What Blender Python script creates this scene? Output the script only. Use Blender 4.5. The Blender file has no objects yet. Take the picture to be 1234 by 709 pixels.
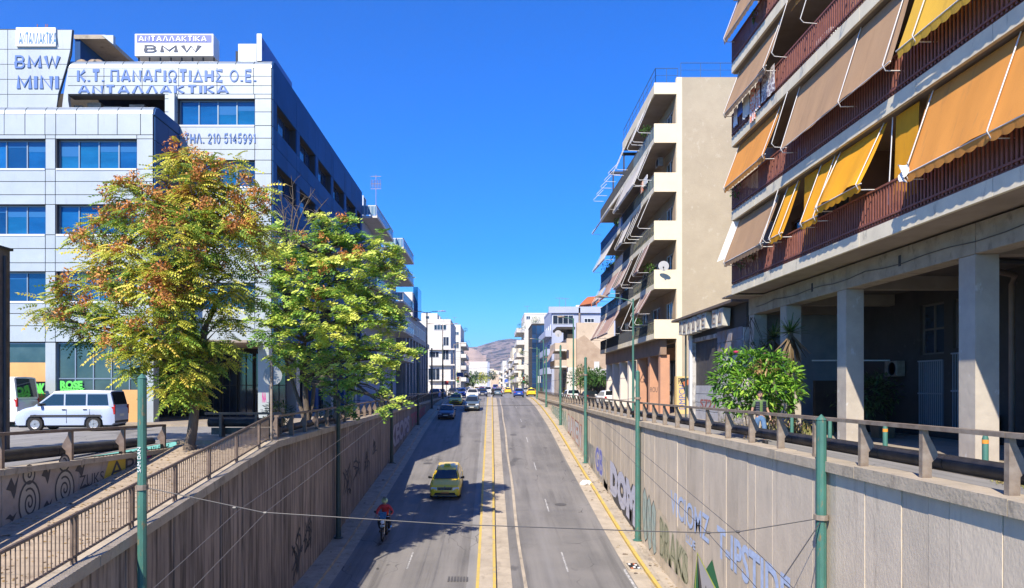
import bpy, bmesh, math, random
import numpy as np
from mathutils import Vector, Matrix
R = math.radians
scn = bpy.context.scene
COL = scn.collection
rnd = random.Random(7)
nr = np.random.default_rng(5)
# ------------------------------------------------------------------ camera, sun, sky, exposure
F, CX, CY = 880.0, 592.0, 465.0          # focal length in photo pixels and the street's vanishing point
cam_d = bpy.data.cameras.new('camera'); cam = bpy.data.objects.new('camera', cam_d); COL.objects.link(cam)
cam.location = (0, 0, 0); cam.rotation_euler = (R(90), 0, 0)
cam_d.sensor_width = 36; cam_d.lens = 36*F/1234
cam_d.shift_x = (617-CX)/1234; cam_d.shift_y = (CY-354.5)/1234
cam_d.clip_start = 0.1; cam_d.clip_end = 30000
scn.camera = cam
SUN = Vector((0.415, 1.0, -1.02))          # the way the light travels
EL = math.atan2(1.0, math.hypot(SUN.x, SUN.y)); AZ = math.atan2(-SUN.x, -SUN.y)
world = bpy.data.worlds.new('World'); scn.world = world; world.use_nodes = True
nt = world.node_tree; bg = nt.nodes['Background']
sky = nt.nodes.new('ShaderNodeTexSky'); sky.sky_type = 'NISHITA'; sky.sun_disc = False
sky.sun_elevation = EL; sky.sun_rotation = AZ
sky.air_density = 1.0; sky.dust_density = 0.1; sky.ozone_density = 4.0; sky.altitude = 1200
hs = nt.nodes.new('ShaderNodeHueSaturation'); hs.inputs['Saturation'].default_value = 1.55; hs.inputs['Value'].default_value = 1.12
hs.inputs['Hue'].default_value = 0.503
nt.links.new(sky.outputs[0], hs.inputs['Color']); vt = nt.nodes.new('ShaderNodeVectorMath'); vt.operation = 'MULTIPLY'; vt.inputs[1].default_value = (0.34, 0.86, 1.22)
nt.links.new(hs.outputs[0], vt.inputs[0]); nt.links.new(vt.outputs[0], bg.inputs['Color'])
bg.inputs['Strength'].default_value = 0.105
sl = bpy.data.lights.new('sun', 'SUN'); sl.energy = 5.0; sl.angle = R(0.5); sl.color = (1, 0.89, 0.73)
so = bpy.data.objects.new('sun', sl); COL.objects.link(so); so.rotation_euler = SUN.to_track_quat('-Z', 'Y').to_euler()
scn.view_settings.view_transform = 'Standard'; scn.view_settings.look = 'None'
scn.view_settings.exposure = 0.90; scn.view_settings.gamma = 1.0; scn.view_settings.use_curve_mapping = False
scn.cycles.max_bounces = 6; scn.cycles.diffuse_bounces = 3; scn.cycles.glossy_bounces = 3; scn.cycles.transmission_bounces = 3
scn.cycles.transparent_max_bounces = 6; scn.cycles.caustics_reflective = False; scn.cycles.caustics_refractive = False

def px(x, Y): return (x-CX)*Y/F           # world X of photo column x at depth Y
def pz(y, Y): return (CY-y)*Y/F           # world Z of photo row y at depth Y

# ------------------------------------------------------------------ materials
MATS = {}
def pm(name, c1, c2=None, scale=3.0, rough=0.8, metal=0.0, stretch=(1, 1, 1), bump=0.0, var=0.0, spec=0.5, detail=6, contrast=(0.35, 0.65), dirt=None, emit=None, coat=0.0, bscale=None, transl=None):
    if name in MATS: return MATS[name]
    m = bpy.data.materials.new(name); m.use_nodes = True; t = m.node_tree; N = t.nodes; L = t.links
    b = N['Principled BSDF']; b.inputs['Roughness'].default_value = rough; b.inputs['Metallic'].default_value = metal
    b.inputs['Specular IOR Level'].default_value = spec; b.inputs['Coat Weight'].default_value = coat
    c1 = tuple(c1)+(1,); c2 = (tuple(c2)+(1,)) if c2 else None
    tc = N.new('ShaderNodeTexCoord'); mp = N.new('ShaderNodeMapping'); mp.inputs['Scale'].default_value = stretch
    L.new(tc.outputs['Object'], mp.inputs['Vector'])
    out = None
    if c2:
        no = N.new('ShaderNodeTexNoise'); no.inputs['Scale'].default_value = scale; no.inputs['Detail'].default_value = detail
        no.inputs['Roughness'].default_value = 0.62
        L.new(mp.outputs[0], no.inputs['Vector'])
        mr = N.new('ShaderNodeMapRange'); mr.inputs[1].default_value = contrast[0]; mr.inputs[2].default_value = contrast[1]
        L.new(no.outputs['Fac'], mr.inputs[0])
        mx = N.new('ShaderNodeMix'); mx.data_type = 'RGBA'; mx.inputs['A'].default_value = c1; mx.inputs['B'].default_value = c2
        L.new(mr.outputs[0], mx.inputs['Factor']); out = mx.outputs['Result']
    if dirt:                               # (colour, scale, lo, hi, stretch)
        dc, ds, lo, hi, st = dirt
        m2 = N.new('ShaderNodeMapping'); m2.inputs['Scale'].default_value = st; L.new(tc.outputs['Object'], m2.inputs['Vector'])
        n2 = N.new('ShaderNodeTexNoise'); n2.inputs['Scale'].default_value = ds; n2.inputs['Detail'].default_value = 8; n2.inputs['Roughness'].default_value = 0.7
        L.new(m2.outputs[0], n2.inputs['Vector'])
        r2 = N.new('ShaderNodeMapRange'); r2.inputs[1].default_value = lo; r2.inputs[2].default_value = hi; L.new(n2.outputs['Fac'], r2.inputs[0])
        mx = N.new('ShaderNodeMix'); mx.data_type = 'RGBA'; mx.inputs['B'].default_value = tuple(dc)+(1,)
        if out: L.new(out, mx.inputs['A'])
        else: mx.inputs['A'].default_value = c1
        L.new(r2.outputs[0], mx.inputs['Factor']); out = mx.outputs['Result']
    if var:
        oi = N.new('ShaderNodeObjectInfo'); r3 = N.new('ShaderNodeMapRange'); r3.inputs[3].default_value = 1-var; r3.inputs[4].default_value = 1+var
        L.new(oi.outputs['Random'], r3.inputs[0])
        vm = N.new('ShaderNodeVectorMath'); vm.operation = 'SCALE'
        if out: L.new(out, vm.inputs[0])
        else: vm.inputs[0].default_value = c1[:3]
        L.new(r3.outputs[0], vm.inputs['Scale']); out = vm.outputs[0]
    if out: L.new(out, b.inputs['Base Color'])
    else: b.inputs['Base Color'].default_value = c1
    if bump:
        n3 = N.new('ShaderNodeTexNoise'); n3.inputs['Scale'].default_value = bscale or scale*4; n3.inputs['Detail'].default_value = 5
        L.new(mp.outputs[0], n3.inputs['Vector'])
        bu = N.new('ShaderNodeBump'); bu.inputs['Strength'].default_value = bump; bu.inputs['Distance'].default_value = 0.03
        L.new(n3.outputs['Fac'], bu.inputs['Height']); L.new(bu.outputs[0], b.inputs['Normal'])
    if emit:
        b.inputs['Emission Color'].default_value = tuple(emit[0])+(1,); b.inputs['Emission Strength'].default_value = emit[1]
    if transl:
        tr = N.new('ShaderNodeBsdfTranslucent'); ms = N.new('ShaderNodeMixShader'); ms.inputs[0].default_value = transl
        if out: L.new(out, tr.inputs['Color'])
        else: tr.inputs['Color'].default_value = c1
        L.new(b.outputs[0], ms.inputs[1]); L.new(tr.outputs[0], ms.inputs[2]); L.new(ms.outputs[0], N['Material Output'].inputs['Surface'])
    MATS[name] = m
    return m

def leafmat(name, stops, transl=0.3, rough=0.5):
    if name in MATS: return MATS[name]
    m = bpy.data.materials.new(name); m.use_nodes = True; t = m.node_tree; N = t.nodes; L = t.links
    b = N['Principled BSDF']; b.inputs['Roughness'].default_value = rough; b.inputs['Specular IOR Level'].default_value = 0.35
    at = N.new('ShaderNodeAttribute'); at.attribute_name = 'tint'
    cr = N.new('ShaderNodeValToRGB'); e = cr.color_ramp.elements
    e[0].position = stops[0][0]; e[0].color = stops[0][1]+(1,); e[1].position = stops[-1][0]; e[1].color = stops[-1][1]+(1,)
    for p, c in stops[1:-1]:
        k = e.new(p); k.color = c+(1,)
    L.new(at.outputs['Fac'], cr.inputs[0]); L.new(cr.outputs[0], b.inputs['Base Color'])
    tr = N.new('ShaderNodeBsdfTranslucent'); L.new(cr.outputs[0], tr.inputs['Color'])
    ms = N.new('ShaderNodeMixShader'); ms.inputs[0].default_value = transl
    L.new(b.outputs[0], ms.inputs[1]); L.new(tr.outputs[0], ms.inputs[2]); L.new(ms.outputs[0], N['Material Output'].inputs['Surface'])
    MATS[name] = m
    return m

def asphalt(name, c1, c2, wear, streak=True):
    m = bpy.data.materials.new(name); m.use_nodes = True; t = m.node_tree; N = t.nodes; L = t.links
    b = N['Principled BSDF']; b.inputs['Roughness'].default_value = 0.75; b.inputs['Specular IOR Level'].default_value = 0.4
    tc = N.new('ShaderNodeTexCoord')
    def noise(sc, det, st=(1, 1, 1), ro=0.6):
        mp = N.new('ShaderNodeMapping'); mp.inputs['Scale'].default_value = st; L.new(tc.outputs['Object'], mp.inputs['Vector'])
        n = N.new('ShaderNodeTexNoise'); n.inputs['Scale'].default_value = sc; n.inputs['Detail'].default_value = det; n.inputs['Roughness'].default_value = ro
        L.new(mp.outputs[0], n.inputs['Vector']); return n.outputs['Fac']
    def rng(v, a, b2, lo=0, hi=1):
        r = N.new('ShaderNodeMapRange'); r.inputs[1].default_value = a; r.inputs[2].default_value = b2; r.inputs[3].default_value = lo; r.inputs[4].default_value = hi
        L.new(v, r.inputs[0]); return r.outputs[0]
    def mix(f, a, b2):
        x = N.new('ShaderNodeMix'); x.data_type = 'RGBA'; L.new(f, x.inputs['Factor'])
        for s, v in (('A', a), ('B', b2)):
            if isinstance(v, tuple): x.inputs[s].default_value = v+(1,)
            else: L.new(v, x.inputs[s])
        return x.outputs['Result']
    c = mix(rng(noise(0.35, 6), 0.35, 0.65), c1, c2)
    if streak:
        c = mix(rng(noise(1.0, 5, (1.6, 0.04, 1)), 0.42, 0.72), c, wear)
        c = mix(rng(noise(1.0, 4, (2.4, 0.03, 1)), 0.54, 0.7, 0, 0.7), c, tuple(v*0.5 for v in c1))
        sx = N.new('ShaderNodeSeparateXYZ'); L.new(tc.outputs['Object'], sx.inputs[0])
        for x0, w_, amt, col in ((2.35, .5, .35, (.24, .24, .25)), (-2.1, .45, .3, (.24, .24, .24)), (5.2, .4, .7, (.06, .06, .06)), (4.35, .35, .45, (.09, .09, .09)), (-3.3, .35, .4, (.08, .08, .085)), (-5.9, .4, .6, (.07, .065, .06)), (1.9, .16, .25, (.09, .09, .09))):
            a = N.new('ShaderNodeMath'); a.operation = 'SUBTRACT'; a.inputs[1].default_value = x0; L.new(sx.outputs[0], a.inputs[0])
            b_ = N.new('ShaderNodeMath'); b_.operation = 'ABSOLUTE'; L.new(a.outputs[0], b_.inputs[0])
            m_ = N.new('ShaderNodeMath'); m_.operation = 'MULTIPLY'; L.new(rng(b_.outputs[0], 0, w_, amt, 0), m_.inputs[0]); L.new(rng(noise(.5, 5, (2, .12, 1)), .35, .65), m_.inputs[1])
            c = mix(m_.outputs[0], c, col)
    c = mix(rng(noise(60, 3), 0.3, 0.75, 0, 0.55), c, tuple(v*1.5 for v in c2))
    mp = N.new('ShaderNodeMapping'); mp.inputs['Scale'].default_value = (0.55, 0.28, 1); L.new(tc.outputs['Object'], mp.inputs['Vector'])
    wn = N.new('ShaderNodeTexNoise'); wn.inputs['Scale'].default_value = 1.4; L.new(mp.outputs[0], wn.inputs['Vector'])
    va = N.new('ShaderNodeVectorMath'); va.operation = 'ADD'; L.new(mp.outputs[0], va.inputs[0]); L.new(wn.outputs['Color'], va.inputs[1])
    vo = N.new('ShaderNodeTexVoronoi'); vo.feature = 'DISTANCE_TO_EDGE'; vo.inputs['Scale'].default_value = 0.8; L.new(va.outputs[0], vo.inputs['Vector'])
    cr = N.new('ShaderNodeMath'); cr.operation = 'MULTIPLY'
    L.new(rng(vo.outputs['Distance'], 0.001, 0.007, .8, 0), cr.inputs[0]); L.new(rng(noise(0.25, 2), 0.52, 0.60), cr.inputs[1])
    c = mix(cr.outputs[0], c, (0.02, 0.02, 0.02))
    # darker patches of newer tar
    c = mix(rng(noise(0.8, 3, (1, 0.35, 1), 0.5), 0.66, 0.70, 0, 0.5), c, tuple(v*0.5 for v in c1))
    L.new(c, b.inputs['Base Color'])
    bu = N.new('ShaderNodeBump'); bu.inputs['Strength'].default_value = 0.35; bu.inputs['Distance'].default_value = 0.01
    L.new(noise(45, 4), bu.inputs['Height']); L.new(bu.outputs[0], b.inputs['Normal'])
    MATS[name] = m
    return m

M_ASPH = asphalt('asphalt_road', (0.10, 0.097, 0.094), (0.17, 0.163, 0.155), (0.215, 0.205, 0.195))
M_ASPH2 = asphalt('asphalt_side_street', (0.15, 0.15, 0.15), (0.22, 0.215, 0.21), (0.25, 0.245, 0.235))
M_BOUL = asphalt('asphalt_boulevard', (0.13, 0.13, 0.135), (0.19, 0.19, 0.19), (0.22, 0.22, 0.22))
M_GROUND = pm('ground_dust', (0.16, 0.15, 0.13), (0.24, 0.22, 0.19), 0.4, 0.95)
M_PAVE = pm('paving', (0.33, 0.28, 0.22), (0.24, 0.21, 0.17), 1.2, 0.9, dirt=((0.10, 0.085, 0.07), 2.5, 0.55, 0.8, (1, 1, 1)), bump=0.3)
M_CONC = pm('concrete', (0.42, 0.36, 0.28), (0.31, 0.27, 0.21), 1.6, 0.9, dirt=((0.13, 0.11, 0.09), 3, 0.55, 0.75, (1, 1, 0.5)), bump=0.4, bscale=14, var=0.05)
M_KERB = pm('kerb_concrete', (0.44, 0.38, 0.30), (0.33, 0.285, 0.225), 1.3, 0.9, dirt=((0.15, 0.13, 0.11), 2, 0.55, 0.8, (1, .4, 1)), bump=0.3)
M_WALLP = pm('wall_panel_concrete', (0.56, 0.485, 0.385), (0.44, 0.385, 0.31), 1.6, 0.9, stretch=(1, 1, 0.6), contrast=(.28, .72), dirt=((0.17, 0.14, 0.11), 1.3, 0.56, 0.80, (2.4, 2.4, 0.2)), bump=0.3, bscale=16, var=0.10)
M_WALLL = pm('wall_panel_dark', (0.36, 0.29, 0.24), (0.23, 0.185, 0.155), 2.4, 0.9, stretch=(1, 1, 0.18), dirt=((0.045, 0.035, 0.03), 1.6, 0.44, 0.64, (3.5, 3.5, 0.16)), bump=0.5, bscale=10, var=0.16)  # darker brown than the right wall, with near-black vertical streaks
M_JOINT = pm('joint_dark', (0.10, 0.09, 0.08), rough=1)
M_YEL = pm('yellow_paint', (0.62, 0.42, 0.07), (0.42, 0.33, 0.12), 3, 0.8, dirt=((0.30, 0.27, 0.22), 5, 0.58, 0.68, (1, 0.3, 1)))
M_WHITEP = pm('white_road_paint', (0.50, 0.50, 0.50), (0.22, 0.22, 0.22), 9, 0.8, contrast=(.42, .55))
M_RAIL = pm('galvanised_rail', (0.33, 0.28, 0.23), (0.20, 0.155, 0.12), 4, 0.55, metal=0.35, dirt=((0.25, 0.10, 0.05), 3, 0.60, 0.75, (1, 1, 1)))
M_DARKRAIL = pm('dark_guard_tube', (0.018, 0.018, 0.022), (0.05, 0.045, 0.045), 3, 0.55, metal=0.3)
M_RAILL = pm('rusty_brown_rail', (0.20, 0.15, 0.12), (0.12, 0.09, 0.075), 4, 0.55, metal=0.3)
M_GREEN = pm('green_pole_paint', (0.05, 0.17, 0.135), (0.035, 0.115, 0.095), 3, 0.6, stretch=(1, 1, .4), dirt=((0.17, 0.13, 0.07), 5, 0.57, 0.66, (2, 2, 0.7)))
M_DGREEN = pm('dark_pole_paint', (0.02, 0.045, 0.045), (0.03, 0.06, 0.055), 3, 0.5)
M_CABLE = pm('cable', (0.06, 0.06, 0.065), rough=0.5)
M_CABLEL = pm('cable_pale', (0.16, 0.15, 0.145), rough=0.5, metal=0.4)
M_PANEL = pm('white_metal_panel', (0.385, 0.435, 0.465), (0.34, 0.39, 0.42), 0.8, 0.38, metal=0.15, var=0.035, dirt=((0.27, 0.27, 0.27), 1.8, 0.56, 0.90, (2.2, 2.2, 0.3)))
M_PANELC = pm('curved_metal_panel', (0.31, 0.36, 0.40), (0.27, 0.32, 0.36), 0.8, 0.36, metal=0.45, var=0.03)
M_PANELB = pm('shade_blue_side_panel', (0.02, 0.085, 0.24), (0.016, 0.07, 0.20), 0.6, 0.6, spec=.12, metal=0.0, var=0.10)  # shade and blue sky reflection of the side faces put into the panel colour
M_SEAM = pm('seam_dark', (0.045, 0.05, 0.06), rough=0.9)
M_FRAME = pm('window_frame_metal', (0.20, 0.26, 0.32), rough=0.4, metal=0.4)
M_FRAMEW = pm('window_frame_white', (0.62, 0.66, 0.70), rough=0.4)
M_BLUEG = pm('blue_glass', (0.004, 0.05, 0.16), (0.008, 0.09, 0.26), 0.35, 0.06, spec=0.9, var=0.25, stretch=(1, 1, 2.5))
M_DARKG = pm('dark_glass', (0.012, 0.02, 0.035), (0.03, 0.045, 0.07), 0.6, 0.08, spec=0.7, var=0.3)
M_NAVYG = pm('navy_glass', (0.012, 0.035, 0.085), (0.02, 0.055, 0.13), 0.3, 0.10, spec=0.35, var=0.3)
M_SHOPG = pm('shop_glass', (0.022, 0.045, 0.062), (0.05, 0.085, 0.10), 0.8, 0.08, spec=0.6)
M_LETB = pm('letter_blue', (0.075, 0.155, 0.40), rough=0.4)
M_LETN = pm('letter_navy', (0.015, 0.03, 0.07), rough=0.5)
M_LETS = pm('letter_side', (0.05, 0.09, 0.22), rough=0.5)
M_SIGNW = pm('sign_white', (0.74, 0.75, 0.76), (0.64, 0.65, 0.66), 1.5, 0.4)
M_SIGNB = pm('sign_blue', (0.09, 0.12, 0.36), rough=0.4)
M_DARK = pm('dark_interior', (0.028, 0.026, 0.026), (0.05, 0.045, 0.04), 1.2, 0.95)
M_BLACK = pm('black_rubber', (0.012, 0.012, 0.013), rough=0.8)
M_CREAM = pm('cream_render', (0.74, 0.65, 0.46), (0.68, 0.59, 0.42), 1.0, 0.85, dirt=((0.45, 0.39, 0.29), 2, 0.60, 0.85, (1, 1, .4)))
M_RENDER = pm('rough_grey_render', (0.40, 0.345, 0.255), (0.355, 0.305, 0.225), 1.0, 0.95, dirt=((0.43, 0.38, 0.295), 2.6, 0.60, 0.66, (1, 1, .8)), bump=0.5, bscale=12)
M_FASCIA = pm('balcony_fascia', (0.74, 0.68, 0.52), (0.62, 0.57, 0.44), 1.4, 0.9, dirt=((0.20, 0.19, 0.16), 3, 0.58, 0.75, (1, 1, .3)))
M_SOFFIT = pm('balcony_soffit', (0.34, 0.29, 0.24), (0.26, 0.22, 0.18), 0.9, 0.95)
M_PEACH = pm('peach_render', (0.50, 0.27, 0.17), (0.42, 0.23, 0.15), 1.2, 0.9)
M_BROWNW = pm('brown_balcony_wall', (0.21, 0.15, 0.115), (0.16, 0.115, 0.09), 1.2, 0.9)
M_SLAT = pm('redbrown_slat', (0.24, 0.09, 0.065), (0.17, 0.06, 0.045), 4, 0.6, var=0.1)
M_TAN = pm('awning_tan', (0.42, 0.27, 0.155), (0.37, 0.235, 0.135), 1.0, 0.9, stretch=(1, 1.6, .5), dirt=((.22, .13, .07), 1.3, .56, .95, (1, 2.5, .35)), transl=0.15, var=0.06)
M_ORANGE = pm('awning_orange', (0.74, 0.32, 0.065), (0.66, 0.28, 0.055), 1.0, 0.9, stretch=(1, 1.6, .5), dirt=((.22, .13, .07), 1.3, .56, .95, (1, 2.5, .35)), transl=0.2)
M_GOLD = pm('awning_gold', (0.88, 0.42, 0.015), (0.78, 0.35, 0.012), 1.2, 0.9, stretch=(1, 1.6, .5), dirt=((.22, .13, .07), 1.3, .56, .95, (1, 2.5, .35)), transl=0.25)
M_YELA = pm('awning_yellow', (0.85, 0.52, 0.06), (0.76, 0.46, 0.05), 1.2, 0.9, stretch=(1, 1.6, .5), dirt=((.22, .13, .07), 1.3, .56, .95, (1, 2.5, .35)), transl=0.25)
M_ARM = pm('awning_arm_white', (0.70, 0.70, 0.70), rough=0.4)
M_TERRA = pm('terracotta', (0.42, 0.13, 0.05), rough=0.8)
M_BARK = pm('bark', (0.15, 0.12, 0.095), (0.085, 0.068, 0.055), 6, 0.95, stretch=(1, 1, .3), bump=0.8)
M_WHITEB = pm('white_render', (0.62, 0.60, 0.56), (0.54, 0.52, 0.48), 0.5, 0.85, dirt=((0.34, 0.32, 0.29), .8, 0.55, 0.9, (1.5, 1.5, .25)))
M_GREYB = pm('grey_stone_cladding', (0.26, 0.25, 0.25), (0.19, 0.19, 0.20), 0.6, 0.6)
M_BLUGR = pm('bluegrey_render', (0.36, 0.40, 0.52), (0.31, 0.35, 0.46), 0.5, 0.85)
M_BEIGE = pm('beige_render', (0.56, 0.46, 0.35), (0.45, 0.37, 0.285), 0.5, 0.9, dirt=((0.32, 0.25, 0.19), 1.2, 0.56, 0.75, (1, 1, .6)))

# ------------------------------------------------------------------ builders
ORG = {}
def tag(o, label=None, cat=None, group=None, kind=None):
    if label: o['label'] = label
    if cat: o['category'] = cat
    if group: o['group'] = group
    if kind: o['kind'] = kind
    return o
def thing(name, label, cat, loc=(0, 0, 0), rz=0.0, group=None):
    o = bpy.data.objects.new(name, None); COL.objects.link(o); o.empty_display_size = 0.3
    o.location = loc; o.rotation_euler = (0, 0, rz)
    ORG[o.name] = Vector(loc) if not rz else Vector((0, 0, 0))
    return tag(o, label, cat, group)
def org_of(p):
    return ORG.get(p.name, Vector((0, 0, 0))) if p else Vector((0, 0, 0))
def link(name, me, parent=None, loc=None):
    o = bpy.data.objects.new(name, me); COL.objects.link(o)
    if parent: o.parent = parent
    ORG[o.name] = org_of(parent)
    if loc is not None: o.location = loc
    return o
class MB:
    def __init__(s): s.v = []; s.f = []; s.m = []
    def add(s, vs, fs, mi=0):
        n = len(s.v); s.v += [tuple(v) for v in vs]; s.f += [tuple(i+n for i in f) for f in fs]; s.m += [mi]*len(fs); return s
    def box(s, x0, x1, y0, y1, z0, z1, mi=0):
        x0, x1 = sorted((x0, x1)); y0, y1 = sorted((y0, y1)); z0, z1 = sorted((z0, z1))
        return s.add([(x0,y0,z0),(x1,y0,z0),(x1,y1,z0),(x0,y1,z0),(x0,y0,z1),(x1,y0,z1),(x1,y1,z1),(x0,y1,z1)],
                     [(0,3,2,1),(4,5,6,7),(0,1,5,4),(1,2,6,5),(2,3,7,6),(3,0,4,7)], mi)
    def hexa(s, c, mi=0):                  # 8 corners: bottom loop, top loop
        return s.add(c, [(0,3,2,1),(4,5,6,7),(0,1,5,4),(1,2,6,5),(2,3,7,6),(3,0,4,7)], mi)
    def quad(s, a, b, c, d, mi=0): return s.add([a, b, c, d], [(0, 1, 2, 3)], mi)
    def prism(s, poly, ax, a0, a1, mi=0):  # poly 2d, extruded along axis ax between a0 and a1
        n = len(poly)
        def P(p, a):
            return {'x': (a, p[0], p[1]), 'y': (p[0], a, p[1]), 'z': (p[0], p[1], a)}[ax]
        vs = [P(p, a0) for p in poly]+[P(p, a1) for p in poly]
        fs = [tuple(range(n)), tuple(range(2*n-1, n-1, -1))]+[(i, i+n, (i+1) % n+n, (i+1) % n) for i in range(n)]
        return s.add(vs, fs, mi)
    def tube(s, pts, r, n=8, mi=0, cap=True):
        pts = [Vector(p) for p in pts]; k = len(pts); rs = r if isinstance(r, (list, tuple)) else [r]*k
        base = len(s.v); prev = None
        for i, p in enumerate(pts):
            d = (pts[min(i+1, k-1)]-pts[max(i-1, 0)]).normalized()
            if prev is None:
                up = Vector((0, 0, 1)) if abs(d.z) < 0.95 else Vector((1, 0, 0)); u = d.cross(up).normalized()
            else: u = (prev-d*prev.dot(d)).normalized()
            prev = u; w = d.cross(u)
            for j in range(n):
                a = 2*math.pi*j/n; s.v.append(tuple(p+(u*math.cos(a)+w*math.sin(a))*rs[i]))
        for i in range(k-1):
            for j in range(n):
                j2 = (j+1) % n
                s.f.append((base+i*n+j, base+i*n+j2, base+(i+1)*n+j2, base+(i+1)*n+j)); s.m.append(mi)
        if cap:
            s.f.append(tuple(base+j for j in range(n-1, -1, -1))); s.f.append(tuple(base+(k-1)*n+j for j in range(n))); s.m += [mi, mi]
        return s
    def lathe(s, prof, c, n=16, mi=0, ax='z'):
        base = len(s.v)
        for r, z in prof:
            for j in range(n):
                a = 2*math.pi*j/n; q = (r*math.cos(a), r*math.sin(a))
                p = {'z': (q[0], q[1], z), 'x': (z, q[0], q[1]), 'y': (q[0], z, q[1])}[ax]
                s.v.append((p[0]+c[0], p[1]+c[1], p[2]+c[2]))
        for i in range(len(prof)-1):
            for j in range(n):
                j2 = (j+1) % n; s.f.append((base+i*n+j, base+i*n+j2, base+(i+1)*n+j2, base+(i+1)*n+j)); s.m.append(mi)
        for i in (0, len(prof)-1):
            s.f.append(tuple(base+i*n+j for j in range(n))); s.m.append(mi)
        return s
    def mesh(s, name, mats, off=Vector((0, 0, 0)), smooth=None):
        me = bpy.data.meshes.new(name)
        me.from_pydata([(v[0]-off[0], v[1]-off[1], v[2]-off[2]) for v in s.v], [], s.f)
        for m in (mats if isinstance(mats, (list, tuple)) else [mats]): me.materials.append(m)
        if any(s.m): me.polygons.foreach_set('material_index', s.m)
        bm = bmesh.new(); bm.from_mesh(me); bmesh.ops.recalc_face_normals(bm, faces=bm.faces); bm.to_mesh(me); bm.free()
        if smooth:
            me.polygons.foreach_set('use_smooth', [True]*len(me.polygons)); me.set_sharp_from_angle(angle=R(smooth))
        return me
    def build(s, name, mats, parent=None, smooth=None):
        return link(name, s.mesh(name, mats, org_of(parent), smooth), parent)
def boxpart(name, m, parent, *b):
    return MB().box(*b).build(name, m, parent)
def bevel(o, w=0.02, seg=2):
    b = o.modifiers.new('bevel', 'BEVEL'); b.width = w; b.segments = seg; b.limit_method = 'ANGLE'; return o

# facade frames: face = ('Y', base) looks to -Y, ('X+', base) looks to +X, ('X-', base) looks to -X
def fbox(mb, face, u0, u1, z0, z1, d0, d1, mi=0):
    k, b = face
    if k == 'Y': mb.box(u0, u1, b-d1, b-d0, z0, z1, mi)
    elif k == 'X+': mb.box(b+d0, b+d1, u0, u1, z0, z1, mi)
    else: mb.box(b-d1, b-d0, u0, u1, z0, z1, mi)
    return mb
def fpt(face, u, z, d):
    k, b = face
    return {'Y': (u, b-d, z), 'X+': (b+d, u, z), 'X-': (b-d, u, z)}[k]
def window(parent, face, u0, u1, z0, z1, n=1, rows=1, d=-0.12, mf=None, mg=None, bar=0.05, name='window'):
    """frame and bars (one mesh) with each pane a child; the glass lies d behind the face plane"""
    mf = mf or M_FRAME; mg = mg or M_DARKG
    mb = MB(); lo, hi = d-0.04, d+0.05
    us = [u0+(u1-u0)*i/n for i in range(n+1)]; zs = [z0+(z1-z0)*i/rows for i in range(rows+1)]
    for i, u in enumerate(us):
        a = u if i == 0 else u-bar/2; b = u if i == n else u+bar/2
        if i == 0: b = u+bar
        if i == n: a = u-bar
        fbox(mb, face, a, b, z0, z1, lo, hi)
    for j, z in enumerate(zs):
        a, b = (z, z+bar) if j == 0 else ((z-bar, z) if j == rows else (z-bar/2, z+bar/2))
        for i in range(n): fbox(mb, face, us[i]+bar*(1 if i == 0 else .5), us[i+1]-bar*(1 if i == n-1 else .5), a, b, lo+.002, hi-.002)
    f = mb.build(name, mf, parent)
    for i in range(n):
        for j in range(rows):
            g_ = rnd.choice(mg) if isinstance(mg, list) else mg; fbox(MB(), face, us[i]+bar*.5, us[i+1]-bar*.5, zs[j]+bar*.5, zs[j+1]-bar*.5, d-.02, d).build('pane', g_, f)
            if isinstance(mg, list) and rnd.random() < .35: fbox(MB(), face, us[i]+bar*.6, us[i+1]-bar*.6, zs[j+1]-bar*.5-(zs[j+1]-zs[j])*rnd.choice((.2, .35, .5)), zs[j+1]-bar*.5, d+.001, d+.006).build('blind', pm('blue_blind', (.03, .13, .32), rough=.15), f)
    return f
def wall_with_holes(mb, face, u0, u1, z0, z1, holes, d0, d1, mi=0):
    """solid wall slab on a face with rectangular openings (u0,u1,z0,z1)"""
    us = sorted({u0, u1, *[h[0] for h in holes], *[h[1] for h in holes]}); us = [u for u in us if u0 <= u <= u1]
    for a, b in zip(us, us[1:]):
        c = (a+b)/2; hs_ = sorted([(h[2], h[3]) for h in holes if h[0] < c < h[1]]); z = z0
        for h0, h1 in hs_:
            if h0 > z: fbox(mb, face, a, b, z, h0, d0, d1, mi)
            z = max(z, h1)
        if z < z1: fbox(mb, face, a, b, z, z1, d0, d1, mi)
    return mb
def grid_panels(parent, face, us, zs, m, holes=(), gap=0.03, th=0.06, name='panel', d=0.0):
    """cladding panels, each its own object, skipping openings"""
    for a, b in zip(us, us[1:]):
        for c, e in zip(zs, zs[1:]):
            cu, cz = (a+b)/2, (c+e)/2
            if any(h[0] < cu < h[1] and h[2] < cz < h[3] for h in holes): continue
            p = rnd.uniform(-0.004, 0.004)
            fbox(MB(), face, a+gap/2, b-gap/2, c+gap/2, e-gap/2, d, d+th+p).build(name, m, parent)

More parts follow.
